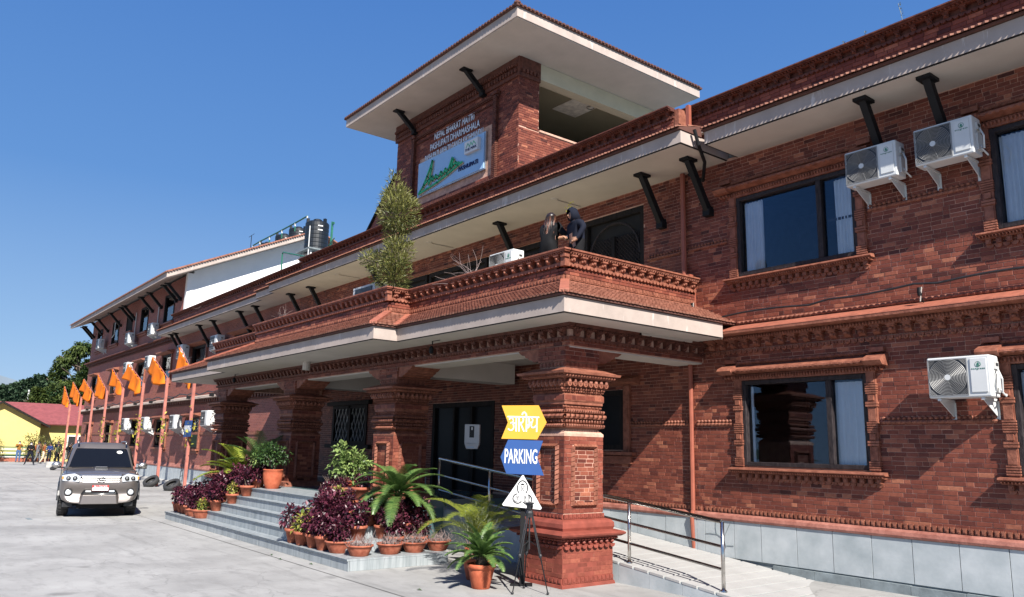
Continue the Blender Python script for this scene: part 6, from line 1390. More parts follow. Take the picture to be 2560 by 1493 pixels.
def prail(name, label, pts, hh, r_=.05):
    t = thing(name, label, 'railing'); mb = MB(); mb.mat('green_pipe'); mb.tube([(x, y, z + hh) for x, y, z in pts], r_, 7); mb.build('rail', None, t)
    for p in pts: mb = MB(); mb.mat('green_pipe'); mb.tube([p, (p[0], p[1], p[2] + hh * .6)], r_ * .8, 6); mb.mat('ac_side'); mb.tube([(p[0], p[1], p[2] + hh * .6), (p[0], p[1], p[2] + hh)], r_ * .9, 6); mb.build('post', None, t)
    return t

prail('roof_railing', 'green pipe railing sloping behind the white gable roof', [(-53.7, 19.0, 15.05), (-52.4, 19.0, 15.1), (-50.7, 19.0, 15.1), (-48.6, 19.0, 15.12), (-46.5, 19.0, 15.15), (-44.7, 19.0, 15.2)], .55)
t = thing('clothes_pole', 'short green post with a bracket right of the nearest water tank', 'post', (-34.6, 16, 7.46)); mb = MB(); mb.mat('green_pipe'); mb.tube([(0, 0, 0), (0, 0, 5.15)], .06, 6); mb.box(-.06, .2, -.03, .03, 5.0, 5.1); mb.build('post', None, t); mb = MB(); mb.mat('green_pipe'); mb.tube([(0, 0, 4.1), (1.0, -.3, 4.1)], .025, 5); mb.tube([(-.6, 0, 3.9), (1.0, -.3, 4.1)], .025, 5); mb.build('bracket', None, t)
t = thing('pipe_frame', 'thin dark green pipe bracket in front of the white gable wall', 'pipe', (0, 0, 0)); mb = MB(); mb.mat('green_pipe'); mb.tube([(-33.0, 13, 8.3), (-33.0, 13, 10.22), (-32.9, 13, 10.25), (-30.1, 13, 9.52)], .035, 6); mb.tube([(-31, 13, 9.25), (-29.9, 13, 9.5)], .06, 6); mb.build('pipe', None, t)
t = thing('antenna', 'small thin aerial on the ridge left of the green railing', 'antenna', (-54.2, 19, 14.9)); mb = MB(); mb.mat('black_metal'); mb.tube([(0, 0, 0), (0, 0, 1.5)], .025, 4); mb.tube([(-.5, 0, 1.5), (.5, 0, 1.55)], .02, 4); mb.build('mast', None, t)
# ---------------------------------------------------------------- plants
def rv(r, s=1.): return Vector((r.uniform(-s, s), r.uniform(-s, s), r.uniform(-s, s)))
def leaf_at(mb, c, d, up, L_, w_, fold=.25):
    """folded leaf: base at c, pointing along d"""
    d = d.normalized(); s = d.cross(up)
    if s.length < 1e-3: s = d.orthogonal()
    s.normalize(); n = s.cross(d)
    m = c + d * (L_ * .45)
    mb.add([tuple(c), tuple(m + s * (w_ / 2) + n * (w_ * fold)), tuple(c + d * L_ - n * (L_ * .12)), tuple(m - s * (w_ / 2) + n * (w_ * fold)), tuple(m)], [(0, 4, 1), (4, 2, 1), (0, 3, 4), (4, 3, 2)])
def bush_mesh(mat, seed, rx, rz, n, L_, w_, shell=.35, lumps=5, name='foliage', zmin=0.):
    r = random.Random(seed); mb = MB(); mb.mat(mat)
    cs = [(Vector((r.uniform(-.55, .55) * rx, r.uniform(-.55, .55) * rx, rz * r.uniform(.45, 1.15))), r.uniform(.38, .62)) for _ in range(lumps)] + [(Vector((0, 0, rz * .75)), .7)]
    for i in range(n):
        c, q = cs[r.randrange(len(cs))]; u = rv(r)
        while u.length > 1 or u.length < .1: u = rv(r)
        u.normalize(); k = (r.random() ** shell) * q
        p = c + Vector((u.x * rx * k, u.y * rx * k, u.z * rz * k))
        if p.z < zmin: p.z = zmin + r.random() * .04
        mb.tone = min(1, max(0, r.gauss(.35, .25) + .35 * (r.random() < .12)))
        d = (u + rv(r, .7) + Vector((0, 0, -.15))); s = r.uniform(.65, 1.25)
        leaf_at(mb, p, d, Vector((0, 0, 1)) + rv(r, .4), L_ * s, w_ * s)
    return mb.mesh(name)
def pot_meshes(kind):
    if kind == 'pot': prof = [(.095, 0), (.10, .005), (.145, .19), (.162, .19), (.168, .20), (.168, .235), (.16, .24), (.142, .24), (.14, .215)]; soil = (.138, .215)
    elif kind == 'bowl': prof = [(.15, 0), (.155, .005), (.205, .11), (.222, .155), (.24, .158), (.243, .17), (.238, .185), (.215, .185), (.21, .16)]; soil = (.208, .16)
    elif kind == 'big': prof = [(.17, 0), (.175, .01), (.225, .12), (.26, .28), (.268, .40), (.262, .485), (.27, .49), (.272, .51), (.262, .52), (.235, .52), (.235, .48)]; soil = (.235, .485)
    else: prof = [(.125, 0), (.13, .005), (.19, .27), (.19, .275), (.208, .28), (.214, .31), (.21, .335), (.19, .34), (.185, .30)]; soil = (.185, .30)
    a = MB(); a.mat('terracotta' if kind in ('big', 'tall') else 'terracotta_old'); a.lathe(prof, 24, cap=False); a.lathe([(prof[0][0], 0.001), (0, .001)], 24, cap=False)
    b_ = MB(); b_.mat('soil'); b_.lathe([(soil[0], soil[1]), (soil[0] * .5, soil[1] + .012), (0, soil[1] + .015)], 18, cap=False)
    r = random.Random(3); b_.mat('terracotta_old') if kind == 'x' else b_.mat('soil')
    return a.mesh('pot', True), b_.mesh('soil'), soil[1]
POT = {k: pot_meshes(k) for k in ('pot', 'bowl', 'big', 'tall')}
def stems_mesh(seed, h, n, spread, mat='stem', rr=.006):
    r = random.Random(seed); mb = MB(); mb.mat(mat)
    for i in range(n):
        a = r.uniform(0, 2 * PI); q = r.random() * spread
        mb.tube([(q * .25 * math.cos(a), q * .25 * math.sin(a), 0), (q * .6 * math.cos(a), q * .6 * math.sin(a), h * .5), (q * math.cos(a), q * math.sin(a), h * r.uniform(.8, 1.1))], rr, 4, rr * .4)
    return mb.mesh('stems')
PURP = [bush_mesh('leaf_purple', 100 + k, .27, .25, 330, .085, .055) for k in range(5)]
VARI = [bush_mesh('leaf_coleus', 120 + k, .15, .17, 110, .075, .05) for k in range(2)]
STEM = [stems_mesh(130 + k, .25, 9, .2) for k in range(3)]
DRY = []
for k in range(3):
    r = random.Random(140 + k); mb = MB(); mb.mat('twig')
    for i in range(46):
        a = r.uniform(0, 2 * PI); q = r.uniform(.02, .2); p = Vector((q * math.cos(a), q * math.sin(a), 0)); pts = [tuple(p)]
        for s_ in range(3): p = p + Vector((r.uniform(-.06, .06), r.uniform(-.06, .06), r.uniform(-.0, .08))); pts.append(tuple(p))
        mb.tube(pts, .004, 3, .002, cap=False)
    DRY.append(mb.mesh('twigs'))
def potted(x, y, z, kind, foliage, label, scale=1., fs=1., stem=True, dz=0., group='potted purple plants on the entrance steps', cat='potted plant', fmat=None):
    t = thing('potted_plant', label, cat, (x, y, z + .001), R.uniform(0, 6.28), group); pm, sm, sh = POT[kind]; t.scale = (scale,) * 3
    p = inst('pot', pm, (0, 0, 0), t); inst('soil', sm, (0, 0, 0), p)
    if stem: inst('stems', STEM[R.randrange(3)], (0, 0, sh), t)
    for f in foliage: o = inst('foliage', f, (0, 0, sh + dz), t, (0, 0, R.uniform(0, 6.28)), (fs, fs, fs * R.uniform(.9, 1.15)))
    return t
Z = [.187 * k for k in range(6)]
def P_(k): return [PURP[k % 5]]
RG = [  # right of the stairs: (x, y, step, pot, extra, words)
 (-14.36, 6.30, 1, 'pot', 0, 'purple-leaved plant in the leftmost terracotta pot right of the stairs'),
 (-13.92, 6.27, 1, 'pot', 'v', 'yellow and green coleus in a clay pot, second from the left on the bottom step'),
 (-13.50, 6.30, 1, 'pot', 0, 'purple plant in the third clay pot from the left on the bottom step'),
 (-13.12, 6.30, 1, 'pot', 0, 'small purple plant squeezed in fourth on the bottom step'),
 (-12.70, 6.40, 1, 'bowl', 0, 'purple plant in the wide bowl left of the step corner'),
 (-12.18, 6.50, 1, 'bowl', 'd', 'wide terracotta bowl with dry grey twigs at the step corner'),
 (-12.17, 7.06, 1, 'bowl', 'd', 'bowl with bare twigs, first right of the step corner'),
 (-12.17, 7.54, 1, 'bowl', 'd', 'bowl with bare twigs, second right of the step corner'),
 (-12.18, 8.04, 1, 'bowl', 'd', 'dark twiggy bowl at the far right end of the bottom step'),
 (-14.0, 6.52, 2, 'pot', 'm', 'purple and yellow plant at the left of the second step'),
 (-13.5, 6.52, 2, 'pot', 0, 'dense purple plant in the middle of the second step'), (-13.05, 6.55, 2, 'pot', 0, 'purple plant on the second step above the wide bowl'),
 (-12.70, 6.72, 2, 'pot', 0, 'terracotta pot with purple plant standing behind the corner bowl'), (-12.72, 7.22, 2, 'pot', 0, 'purple plant on the second tier left of the cycad drop shadow'),
 (-12.72, 7.62, 2, 'pot', 0, 'sparse purple plant on the second tier under the cycad leaves'), (-12.74, 8.0, 2, 'pot', 0, 'purple plant at the far end of the second tier by the palm'),
 (-14.15, 6.76, 3, 'pot', 0, 'purple plant at the left of the third step'), (-13.7, 6.76, 3, 'pot', 'm', 'purple plant with yellow shoots on the third step'), (-13.3, 6.8, 3, 'pot', 0, 'purple plant at the right of the third step'),
 (-13.05, 7.15, 3, 'pot', 0, 'purple plant left of the big cycad trunk'), (-13.1, 7.95, 3, 'pot', 0, 'purple plant behind the big cycad'), (-12.45, 7.8, 1, 'pot', 0, 'purple plant low between the last two bowls of twigs'), (-12.42, 7.3, 1, 'pot', 0, 'purple plant low behind the second bowl of twigs'),
 (-14.45, 6.95, 4, 'pot', 0, 'purple plant at the left of the fourth step'), (-14.0, 6.98, 4, 'pot', 'v', 'yellow coleus tuft among purple leaves on the fourth step'), (-13.6, 7.0, 4, 'pot', 0, 'purple plant on the fourth step beside the cycad'),
 (-14.9, 7.25, 5, 'pot', 0, 'pinkish purple plant at the top of the steps, nearest the stair opening'), (-14.35, 7.25, 5, 'pot', 0, 'purple plant on the top step in front of the round-leaved shrub'), (-13.95, 7.4, 5, 'pot', 0, 'purple plant on the top step right of the round-leaved shrub')]
for k, (x, y, s_, kind, ex, lab) in enumerate(RG):
    if ex == 'd':
        potted(x, y, Z[s_], kind, [DRY[k % 3], DRY[(k + 1) % 3]], lab, .95, 1.15, stem=False)
    elif ex == 'v': potted(x, y, Z[s_], kind, [VARI[0], VARI[1]], lab, 1., 1.25 if s_ < 3 else .9)
    elif ex == 'm': potted(x, y, Z[s_], kind, [PURP[k % 5], VARI[1]], lab)
    else: potted(x, y, Z[s_], kind, P_(k), lab, R.uniform(.95, 1.08), R.uniform(.90, 1.08) * (.62 if s_ > 3 else .82 if s_ == 3 else 1))
LG = [(-22.0, 6.42, 1, 'pot', 'v', 'small straggly plant in the outermost pot at the left foot of the stairs'), (-21.6, 6.40, 1, 'pot', 0, 'purple plant in the second pot from the left end of the steps'), (-21.2, 6.38, 1, 'pot', 0, 'purple plant in the third pot from the left end of the steps'),
 (-20.85, 6.36, 1, 'pot', 0, 'purple plant in the fourth pot from the left end of the steps'), (-20.4, 6.36, 1, 'bowl', 0, 'purple plant in a bowl, fifth from the left end of the steps'), (-19.85, 6.36, 1, 'bowl', 'v', 'wide bowl with mixed leaves just left of the stair opening'),
 (-19.5, 6.56, 2, 'pot', 0, 'purple plant in a pot on the second step left of the stair opening'), (-20.2, 6.6, 2, 'pot', 0, 'purple plant in the second row of the left group'), (-20.9, 6.6, 2, 'pot', 0, 'purple plant deep in the second row of the left group'),
 (-19.1, 6.78, 3, 'pot', 'v', 'green plant in a pot on the third step at the left of the stairs'), (-19.8, 6.8, 3, 'pot', 0, 'purple plant on the third step, left group'), (-20.5, 6.85, 3, 'pot', 0, 'purple plant behind, third step of the left group'),
 (-18.75, 6.98, 4, 'pot', 0, 'purple plant in a pot on the fourth step below the big red pot'), (-19.4, 7.0, 4, 'pot', 0, 'purple plant on the fourth step, left group'), (-20.0, 7.1, 4, 'pot', 0, 'purple plant in front of the yellow-green cycad'),
 (-18.9, 7.3, 5, 'pot', 0, 'purple plant on the porch edge left of the big red pot'), (-19.6, 7.4, 5, 'pot', 0, 'purple plant on the porch edge by the cycad pot'), (-21.6, 6.8, 1, 'pot', 0, 'purple plant at the back left of the left group')]
for k, (x, y, s_, kind, ex, lab) in enumerate(LG):
    potted(x, y, Z[s_], kind, [VARI[k % 2]] if ex == 'v' else P_(k + 2), lab, R.uniform(.95, 1.08), R.uniform(.95, 1.15))
# cycad: rosette of arching fronds with narrow leaflets on both sides
def frond(mb, r, az, el, L_, droop, npair, ll, lw, vee=.35, up0=0., mat2=None):
    d = Vector((math.cos(az), math.sin(az), 0)); p = Vector((0, 0, up0)); e = el; pts = [p.copy()]; n = 14; side = Vector((-d.y, d.x, 0))
    for i in range(n): p = p + (d * math.cos(e) + Vector((0, 0, 1)) * math.sin(e)) * (L_ / n); e -= droop / n * (1 + i / n); pts.append(p.copy())
    mb.tube([tuple(q) for q in pts], .006, 4, .002, cap=False)
    for i in range(npair):
        t_ = .14 + .86 * i / npair; q = t_ * n; k = min(n - 1, int(q)); c = pts[k].lerp(pts[k + 1], q - k); tg = (pts[k + 1] - pts[k]).normalized(); nn = side.cross(tg)
        if nn.z < 0: nn = -nn
        l = ll * math.sin(PI * min(1, .12 + t_ * .86)) ** .6 * r.uniform(.9, 1.1)
        for s_ in (-1, 1):
            dr = (side * s_ * 1.0 + tg * .55 + nn * vee).normalized(); mb.tone = min(1, max(0, r.gauss(.45, .22)))
            b_ = tg * lw / 2; tip = c + dr * l - Vector((0, 0, l * .15)); md = c + dr * l * .5 + nn * .004
            mb.add([tuple(c - b_), tuple(c + b_), tuple(md + b_ * .9), tuple(tip), tuple(md - b_ * .9)], [(0, 1, 2, 4), (4, 2, 3)])
def cycad_mesh(seed, n, L_, mat='leaf_cycad', ll=.13, lw=.012, el=(15, 75), droop=1.5, npair=42, bias=None):
    r = random.Random(seed); mb = MB(); mb.mat(mat)
    for i in range(n):
        az = 2 * PI * i * .618 + r.uniform(-.2, .2); e = rad(el[0] + (el[1] - el[0]) * (1 - i / n))
        frond(mb, r, az, e, L_ * r.uniform(.85, 1.1), droop * r.uniform(.8, 1.2), npair, ll, lw)
    return mb.mesh('fronds')
def crown_pot(x, y, z, kind, me, label, cat, pz=.25, trunk=.2, sc=1., ts=1., group=None, mat='leaf'):
    t = thing('potted_' + cat.split()[-1], label, cat, (x, y, z + .001), R.uniform(0, 6.), group); pm, sm, sh = POT[kind]; t.scale = (sc,) * 3
    p = inst('pot', pm, (0, 0, 0), t); inst('soil', sm, (0, 0, 0), p)
    mb = MB(); mb.mat('bark'); mb.lathe([(.06, 0), (.075, trunk * .5), (.06, trunk)], 10, (0, 0, sh))
    r = random.Random(9)
    for i in range(26): a = r.uniform(0, 6.28); zz = sh + r.random() * trunk; mb.tube([(.06 * math.cos(a), .06 * math.sin(a), zz), (.10 * math.cos(a), .10 * math.sin(a), zz + .05)], .012, 4, .004)
    mb.build('trunk', None, t); inst('fronds', me, (0, 0, sh + trunk), t, (0, 0, 0), (ts,) * 3); return t
crown_pot(-12.95, 7.62, .56, 'pot', cycad_mesh(1, 34, .98, ll=.17, lw=.018, el=(-8, 74), droop=1.0, npair=46), 'large green cycad spreading its fronds over the purple plants', 'potted cycad', trunk=.30)
crown_pot(-9.58, 7.08, 0, 'tall', cycad_mesh(2, 30, .56, 'leaf_cycad', ll=.11, lw=.018, el=(5, 82), droop=.8, npair=30), 'small cycad in a plain terracotta pot in front of the steps by the tripod', 'potted cycad', trunk=.12)
crown_pot(-20.6, 7.45, .8, 'pot', cycad_mesh(3, 22, 1.15, 'leaf_palm', ll=.24, lw=.055, el=(8, 75), droop=.8, npair=18), 'yellow-green cycad with broad leaflets left of the stairs', 'potted cycad', trunk=.1)
crown_pot(-21.9, 7.5, 0, 'pot', cycad_mesh(4, 14, .8, 'leaf_palm', ll=.2, lw=.05, el=(10, 70), droop=1.3, npair=12), 'low yellow-green palm beside the nearest flagpole foot', 'potted palm', trunk=.1)
crown_pot(-20.0, 7.7, .935, 'pot', cycad_mesh(5, 12, 1.1, 'leaf_dark', ll=.25, lw=.03, el=(30, 85), droop=.7, npair=22), 'dark spiky palm in the shade before the second column', 'potted palm', trunk=.2)
crown_pot(-10.55, 7.72, 0, 'big', cycad_mesh(6, 16, 1.45, 'leaf_palm', ll=.28, lw=.016, el=(42, 88), droop=1.25, npair=44), 'tall feathery palm behind the small cycad, backlit yellow fronds', 'potted palm', trunk=.1, sc=.8)
r_ = random.Random(77)
def shrub_pot(x, y, z, kind, me, label, sc=1., dz=.1, nst=6, sh_=.4, name='potted_shrub', fsc=1.):
    t = thing(name, label, 'potted shrub', (x, y, z + .001)); pm, sm, sh = POT[kind]; t.scale = (sc,) * 3; p = inst('pot', pm, (0, 0, 0), t); inst('soil', sm, (0, 0, 0), p)
    inst('stems', stems_mesh(5, sh_, nst, .18, 'stem', .014), (0, 0, sh), t); inst('foliage', me, (0, 0, sh + dz), t, scale=(fsc,) * 3); return t
shrub_pot(-14.75, 7.6, .935, 'tall', bush_mesh('leaf_jade', 8, .42, .46, 900, .10, .075, lumps=10), 'sunlit shrub with round pale leaves in a pot on the porch edge', 1.05, dz=.0)
shrub_pot(-18.35, 7.42, .935, 'big', bush_mesh('leaf_dark', 9, .52, .42, 700, .10, .06, lumps=8), 'dark leafy shrub in the big red clay pot at the top left of the stairs', .85, dz=.12)
shrub_pot(-18.75, 7.2, .935, 'pot', bush_mesh('leaf_jade', 10, .26, .22, 220, .10, .06, lumps=5), 'small pale leafy shrub in front of the big red pot', .85, dz=.35)
# fine grey-green shrub beside the palm
r = random.Random(11); mb = MB(); mb.mat('leaf_grey')
for i in range(520):
    a = r.uniform(0, 6.28); q = r.random() ** .6 * .42; zz = r.uniform(.1, .75) * (1.15 - q); c = Vector((q * math.cos(a), q * math.sin(a), zz)); mb.tone = r.random(); leaf_at(mb, c, Vector((math.cos(a) * .7, math.sin(a) * .7, 1.2)) + rv(r, .35), Vector((0, 0, 1)) + rv(r), r.uniform(.06, .13), .010)
shrub_pot(-10.25, 7.45, 0, 'tall', mb.mesh('foliage'), 'fine-leaved grey green shrub between the palm and the small cycad', .95, dz=.02, nst=12)
# tree on the balcony
BT = thing('balcony_tree', 'narrow needle-leaved tree growing out of the balcony parapet corner', 'tree', (-14.42, 8.12, 4.56))
mb = MB(); mb.mat('bark'); mb.tube([(0, 0, 0), (.03, .0, .6), (-.03, .02, 1.3), (.0, 0, 2.0), (-.08, 0, 2.9)], .05, 7, .015); mb.tube([(0, 0, .9), (-.5, 0, 1.3), (-1.25, 0, 1.5)], .025, 5, .01); mb.build('trunk', None, BT)
r = random.Random(21); mb = MB(); mb.mat('leaf_yew')
blobs = [((.05, 0, 1.0), .36, .55, 1100), ((.1, 0, .75), .26, .35, 500), ((.15, 0, 1.38), .36, .4, 800), ((.02, 0, 1.85), .26, .36, 620), ((.12, 0, 2.28), .48, .42, 1500), ((-.05, 0, 2.62), .36, .32, 700), ((-.12, 0, 2.98), .18, .34, 160), ((-.5, 0, 1.30), .28, .26, 340), ((-.85, 0, 1.42), .26, .24, 260), ((-1.15, 0, 1.55), .2, .16, 100), ((-.6, 0, 1.05), .2, .2, 160)]
for (cx, cy, cz), rx, rz2, n in blobs:
    for i in range(n):
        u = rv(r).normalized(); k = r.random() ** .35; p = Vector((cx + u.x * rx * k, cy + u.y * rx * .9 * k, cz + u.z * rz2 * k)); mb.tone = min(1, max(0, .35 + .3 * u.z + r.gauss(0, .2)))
        leaf_at(mb, p, u + Vector((0, 0, .5)) + rv(r, .6), Vector((0, 0, 1)) + rv(r), r.uniform(.07, .16), .022)
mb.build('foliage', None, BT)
mb = MB(); mb.mat('terracotta'); mb.lathe([(.16, 0), (.22, .35), (.24, .4)], 14); mb.build('pot', None, BT)
# bare twigs and weeds on the parapets
def dry_bush(x, y, z, s, label, n=26, dr=(-1, 0, .5)):
    r = random.Random(int(abs(x) * 100)); mb = MB(); mb.mat('twig')
    for i in range(n):
        p = Vector((0, 0, 0)); d = (Vector(dr) + rv(r, .7)).normalized(); pts = [tuple(p)]
        for q in range(5): p = p + d * s * .22 * r.uniform(.6, 1.2); d = (d + rv(r, .45)).normalized(); pts.append(tuple(p))
        mb.tube(pts, .005, 3, .002, cap=False)
    o = mb.build('dry_plant'); o.location = (x, y, z); tag(o, label, 'dry plant', 'bare plants on the parapets')
dry_bush(-12.0, 8.5, 5.12, .75, 'bare branching twigs above the balcony parapet left of the air conditioner')
dry_bush(-20.0, 8.1, 5.12, .6, 'bare twigs on the parapet at the left part of the balcony')
dry_bush(-36.6, 11.2, 8.2, .9, 'bare twigs against the sunlit white wall', 14, (-1, 0, .6))
for k, (x, z, s) in enumerate(((-4.85, .34, 1), (-5.4, .12, .5), (-5.75, .10, .5))):
    mb = MB(); mb.mat('leaf_grey'); r = random.Random(k); mb.tube([(0, 0, 0), (-.02, 0, z * .5), (-.05 * s, 0, z)], .004, 4)
    for i in range(int(16 * s)): c = Vector((-.03 * i / 16, 0, z * (.35 + .65 * i / (16 * s)))); leaf_at(mb, c, rv(r) + Vector((0, 0, .4)), Vector((0, 0, 1)), .035, .012)
    o = mb.build('weed'); o.location = (x, 10.95, 8.2); tag(o, ('tall weed growing on the roof parapet, highest of three', 'short middle weed on the roof parapet', 'short left weed on the roof parapet')[k], 'weed', 'weeds on the roof parapet')
t = MB(); t.mat('leaf_vine'); r = random.Random(5)
for i in range(14): leaf_at(t, Vector((r.uniform(-.1, .1), 0, r.uniform(-.05, .12))), rv(r), Vector((0, 0, 1)), .06, .03)
o = t.build('hanging_leaves'); o.location = (-11.0, 10.0, 6.62); tag(o, 'few pale leaves hanging over the couple on the balcony', 'plant')
# fallen leaves by the steps
for k, (x, y) in enumerate(((-14.3, 5.85), (-13.7, 5.75), (-12.9, 5.95), (-9.9, 6.2))):
    mb = MB(); mb.mat('leaf_dark'); leaf_at(mb, Vector((0, 0, 0)), Vector((1, .3 * k, 0)), Vector((0, 0, 1)), .09, .05); o = mb.build('fallen_leaf'); o.location = (x, y, .012); tag(o, ('dark fallen leaf nearest the stair opening', 'dark fallen leaf below the purple plants', 'small fallen leaf by the step foot', 'fallen leaf on the open paving')[k], 'leaf', 'fallen leaves')
# ---------------------------------------------------------------- background: houses, trees, hill
YH = thing('yellow_house', 'yellow gabled house with a red tiled roof at the end of the yard', 'house', (-80, 8.1, 0))
gy0, gy1, zr, ze = -3.4, 3.05, 4.85, 3.25
mb = MB(); mb.mat('yellow_wall'); mb.prism([(gy0, 0), (gy1, 0), (gy1, ze), (0, zr), (gy0, ze)], 'x', -9, 0); mb.build('wall', None, YH)
def slope_roof(parent, pts, th, rows, name='roof'):
    a, b_, c, d = [Vector(p) for p in pts]; n = (b_ - a).cross(d - a).normalized(); n = n if n.z > 0 else -n
    mb = MB(); mb.mat('red_roof'); vs = [tuple(q) for q in (a, b_, c, d)] + [tuple(q + n * th) for q in (a, b_, c, d)]
    mb.add(vs, [(0, 3, 2, 1), (4, 5, 6, 7), (0, 1, 5, 4), (1, 2, 6, 5), (2, 3, 7, 6), (3, 0, 4, 7)]); o = mb.build(name, None, parent)
    mb = MB(); mb.mat('red_roof')
    for k in range(rows):
        p, q = a.lerp(d, k / rows) + n * (th + .02), b_.lerp(c, k / rows) + n * (th + .02); u = (d - a) / rows * .9
        mb.add([tuple(v) for v in (p, q, q + u, p + u, p - n * .03, q - n * .03)], [(0, 1, 2, 3), (4, 5, 1, 0)])
    mb.build('tile_course', None, o, kind='stuff')
slope_roof(YH, [(.5, gy1 + .65, ze - .33), (-9.3, gy1 + .65, ze - .33), (-9.3, -.02, zr + .02), (.5, -.02, zr + .02)], .09, 14)
slope_roof(YH, [(.5, gy0 - .6, ze - .3), (-9.3, gy0 - .6, ze - .3), (-9.3, .02, zr + .02), (.5, .02, zr + .02)], .09, 14)
mb = MB(); mb.mat('wood'); mb.prism([(gy1 + .68, ze - .40), (gy1 + .68, ze - .22), (0, zr + .16), (0, zr - .02)], 'x', .45, .55); mb.prism([(gy0 - .62, ze - .40), (gy0 - .62, ze - .22), (0, zr + .16), (0, zr - .02)], 'x', .45, .55); mb.build('barge_board', None, YH, kind='stuff')
wn = empty('window', (0, 0, 0), YH); mb = MB(); mb.mat('sign_white'); 
for a, b_, c, d in ((-1.6, -1.5, 1.5, 2.6), (-.42, -.32, 1.5, 2.6), (-1.5, -.42, 1.5, 1.6), (-1.5, -.42, 2.5, 2.6), (-1.0, -.94, 1.6, 2.5)): mb.box(0, .08, a, b_, c, d)
mb.build('frame', None, wn); mb = MB(); mb.mat('car_glass'); mb.box(.01, .03, -1.5, -.42, 1.6, 2.5); mb.build('pane', None, wn)
Y2 = thing('yellow_annex', 'lower yellow house wing with a long red roof behind the group of people', 'house', (-81.5, 11.2, 0))
mb = MB(); mb.mat('yellow_wall'); mb.box(-8, 0, .0, 8, 0, 3.35); mb.build('wall', None, Y2)
slope_roof(Y2, [(.75, -.6, 3.15), (.75, 8.5, 3.15), (-4.2, 8.5, 5.1), (-4.2, -4.4, 5.1)], .09, 16)
wn = empty('door', (0, 0, 0), Y2); mb = MB(); mb.mat('sign_white'); 
for a, b_, c, d in ((2.35, 2.45, .2, 2.3), (3.95, 4.05, .2, 2.3), (2.45, 3.95, 2.2, 2.3), (3.15, 3.25, .2, 2.2)): mb.box(0, .08, a, b_, c, d)
mb.build('frame', None, wn); mb = MB(); mb.mat('dark_room'); mb.box(.01, .03, 2.45, 3.95, .2, 2.2); mb.build('pane', None, wn)
t = thing('terrace_fence', 'low pale green slatted fence behind the people', 'fence', (-79.2, 8.6, 0))
for k in range(6): mb = MB(); mb.mat('green_pipe' if k % 2 else 'ac_side'); mb.box(0, .06, -3.5, 3.4, .35 + k * .16, .44 + k * .16); mb.build('slat', None, t)
mb = MB(); mb.mat('hip'); mb.box(-.1, .2, -3.6, 3.5, 0, .3); mb.build('base_wall', None, t)
def tree(x, y, h, rx, seed, label, n=3600, mat='leaf_tree', leafs=.42, trunk=.35, low=.25, ry=None, drape=False):
    ry = ry or rx; r = random.Random(seed); t = thing('tree', label, 'tree', (x, y, 0)); mb = MB(); mb.mat('bark')
    mb.tube([(0, 0, 0), (.1, 0, h * .3), (-.1, .1, h * .6), (0, 0, h * .9)], trunk, 8, trunk * .25)
    for i in range(9):
        a = r.uniform(0, 6.28); z = h * r.uniform(.3, .75); mb.tube([(0, 0, z), (rx * .4 * math.cos(a), ry * .4 * math.sin(a), z + h * .08), (rx * .8 * math.cos(a), ry * .8 * math.sin(a), z + h * .12)], trunk * .3, 5, .04)
    mb.build('trunk', None, t)
    mb = MB(); mb.mat(mat); cl = []
    for i in range(34):
        u = rv(r).normalized(); zc = r.uniform(low, 1.0); wz = math.sin(PI * min(1, (1.06 - zc) / (1.06 - low) * .62 + .1)); k = r.uniform(.35, .95)
        cl.append((Vector((u.x * rx * wz * k, u.y * ry * wz * k, h * zc)), r.uniform(.16, .30) * (rx + ry) * .62, r.uniform(-.2, .25)))
    for i in range(n):
        c, q, tn = cl[r.randrange(len(cl))]; u = rv(r).normalized(); k = r.random() ** .4
        p = c + Vector((u.x * q * k, u.y * q * k, u.z * q * .75 * k)); mb.tone = min(1, max(0, .3 + tn + .2 * u.z + r.gauss(0, .16)))
        d = u + rv(r, .8) + (Vector((0, 0, -1.6)) if drape else Vector((0, 0, 0))); leaf_at(mb, p, d, Vector((0, 0, 1)) + rv(r, .5), leafs * r.uniform(.6, 1.3), leafs * .55)
    mb.build('crown', None, t); return t
tree(-92, 17.6, 12.4, 3.3, 1, 'tall leafy tree rising just left of the wing corner', 14000, leafs=.44, low=.1)
tree(-96, 16.2, 12.4, 2.5, 2, 'pale-topped tree with drooping twigs under the corner eave', 7000, leafs=.40, drape=True)
tree(-104, 15.6, 10.8, 1.7, 3, 'darker spreading tree farther left behind the flags', 6000, leafs=.40)
tree(-90, 14.8, 7.6, 2.6, 4, 'brownish green tree low behind the red roof', 6000, leafs=.38, low=.2)
tree(-98, 13.6, 7.0, 2.3, 5, 'bushy tree between the hill and the red roof', 5500, leafs=.38, low=.2)
tree(-92, 21.5, 12.0, 3.6, 6, 'broad tree mostly hidden by the wing', 3000, leafs=.4)
for k, (x, y, h, rx, lab) in enumerate(((-77.8, 7.6, 2.0, .9, 'yellowish bush at the left in front of the yellow house'), (-78.3, 10.6, 2.5, 1.0, 'tall bush at the corner of the yellow house'), (-78.6, 12.4, 2.1, 1.0, 'bush behind the people right of the house corner'), (-78.0, 14.9, 2.7, .9, 'dark leafy bush by the wing corner'))):
    r = random.Random(60 + k); t = thing('bush', lab, 'bush', (x, y, 0)); mb = MB(); mb.mat('leaf_yew' if k < 3 else 'leaf_dark')
    for i in range(650): u = rv(r).normalized(); q = r.random() ** .5; leaf_at(mb, Vector((u.x * rx * q, u.y * rx * q, h * .55 + u.z * h * .45 * q)), u + rv(r), Vector((0, 0, 1)), .22, .09)
    mb.build('foliage', None, t); mb = MB(); mb.mat('bark'); mb.tube([(0, 0, 0), (0, 0, h * .7)], .05, 5); mb.build('trunk', None, t)
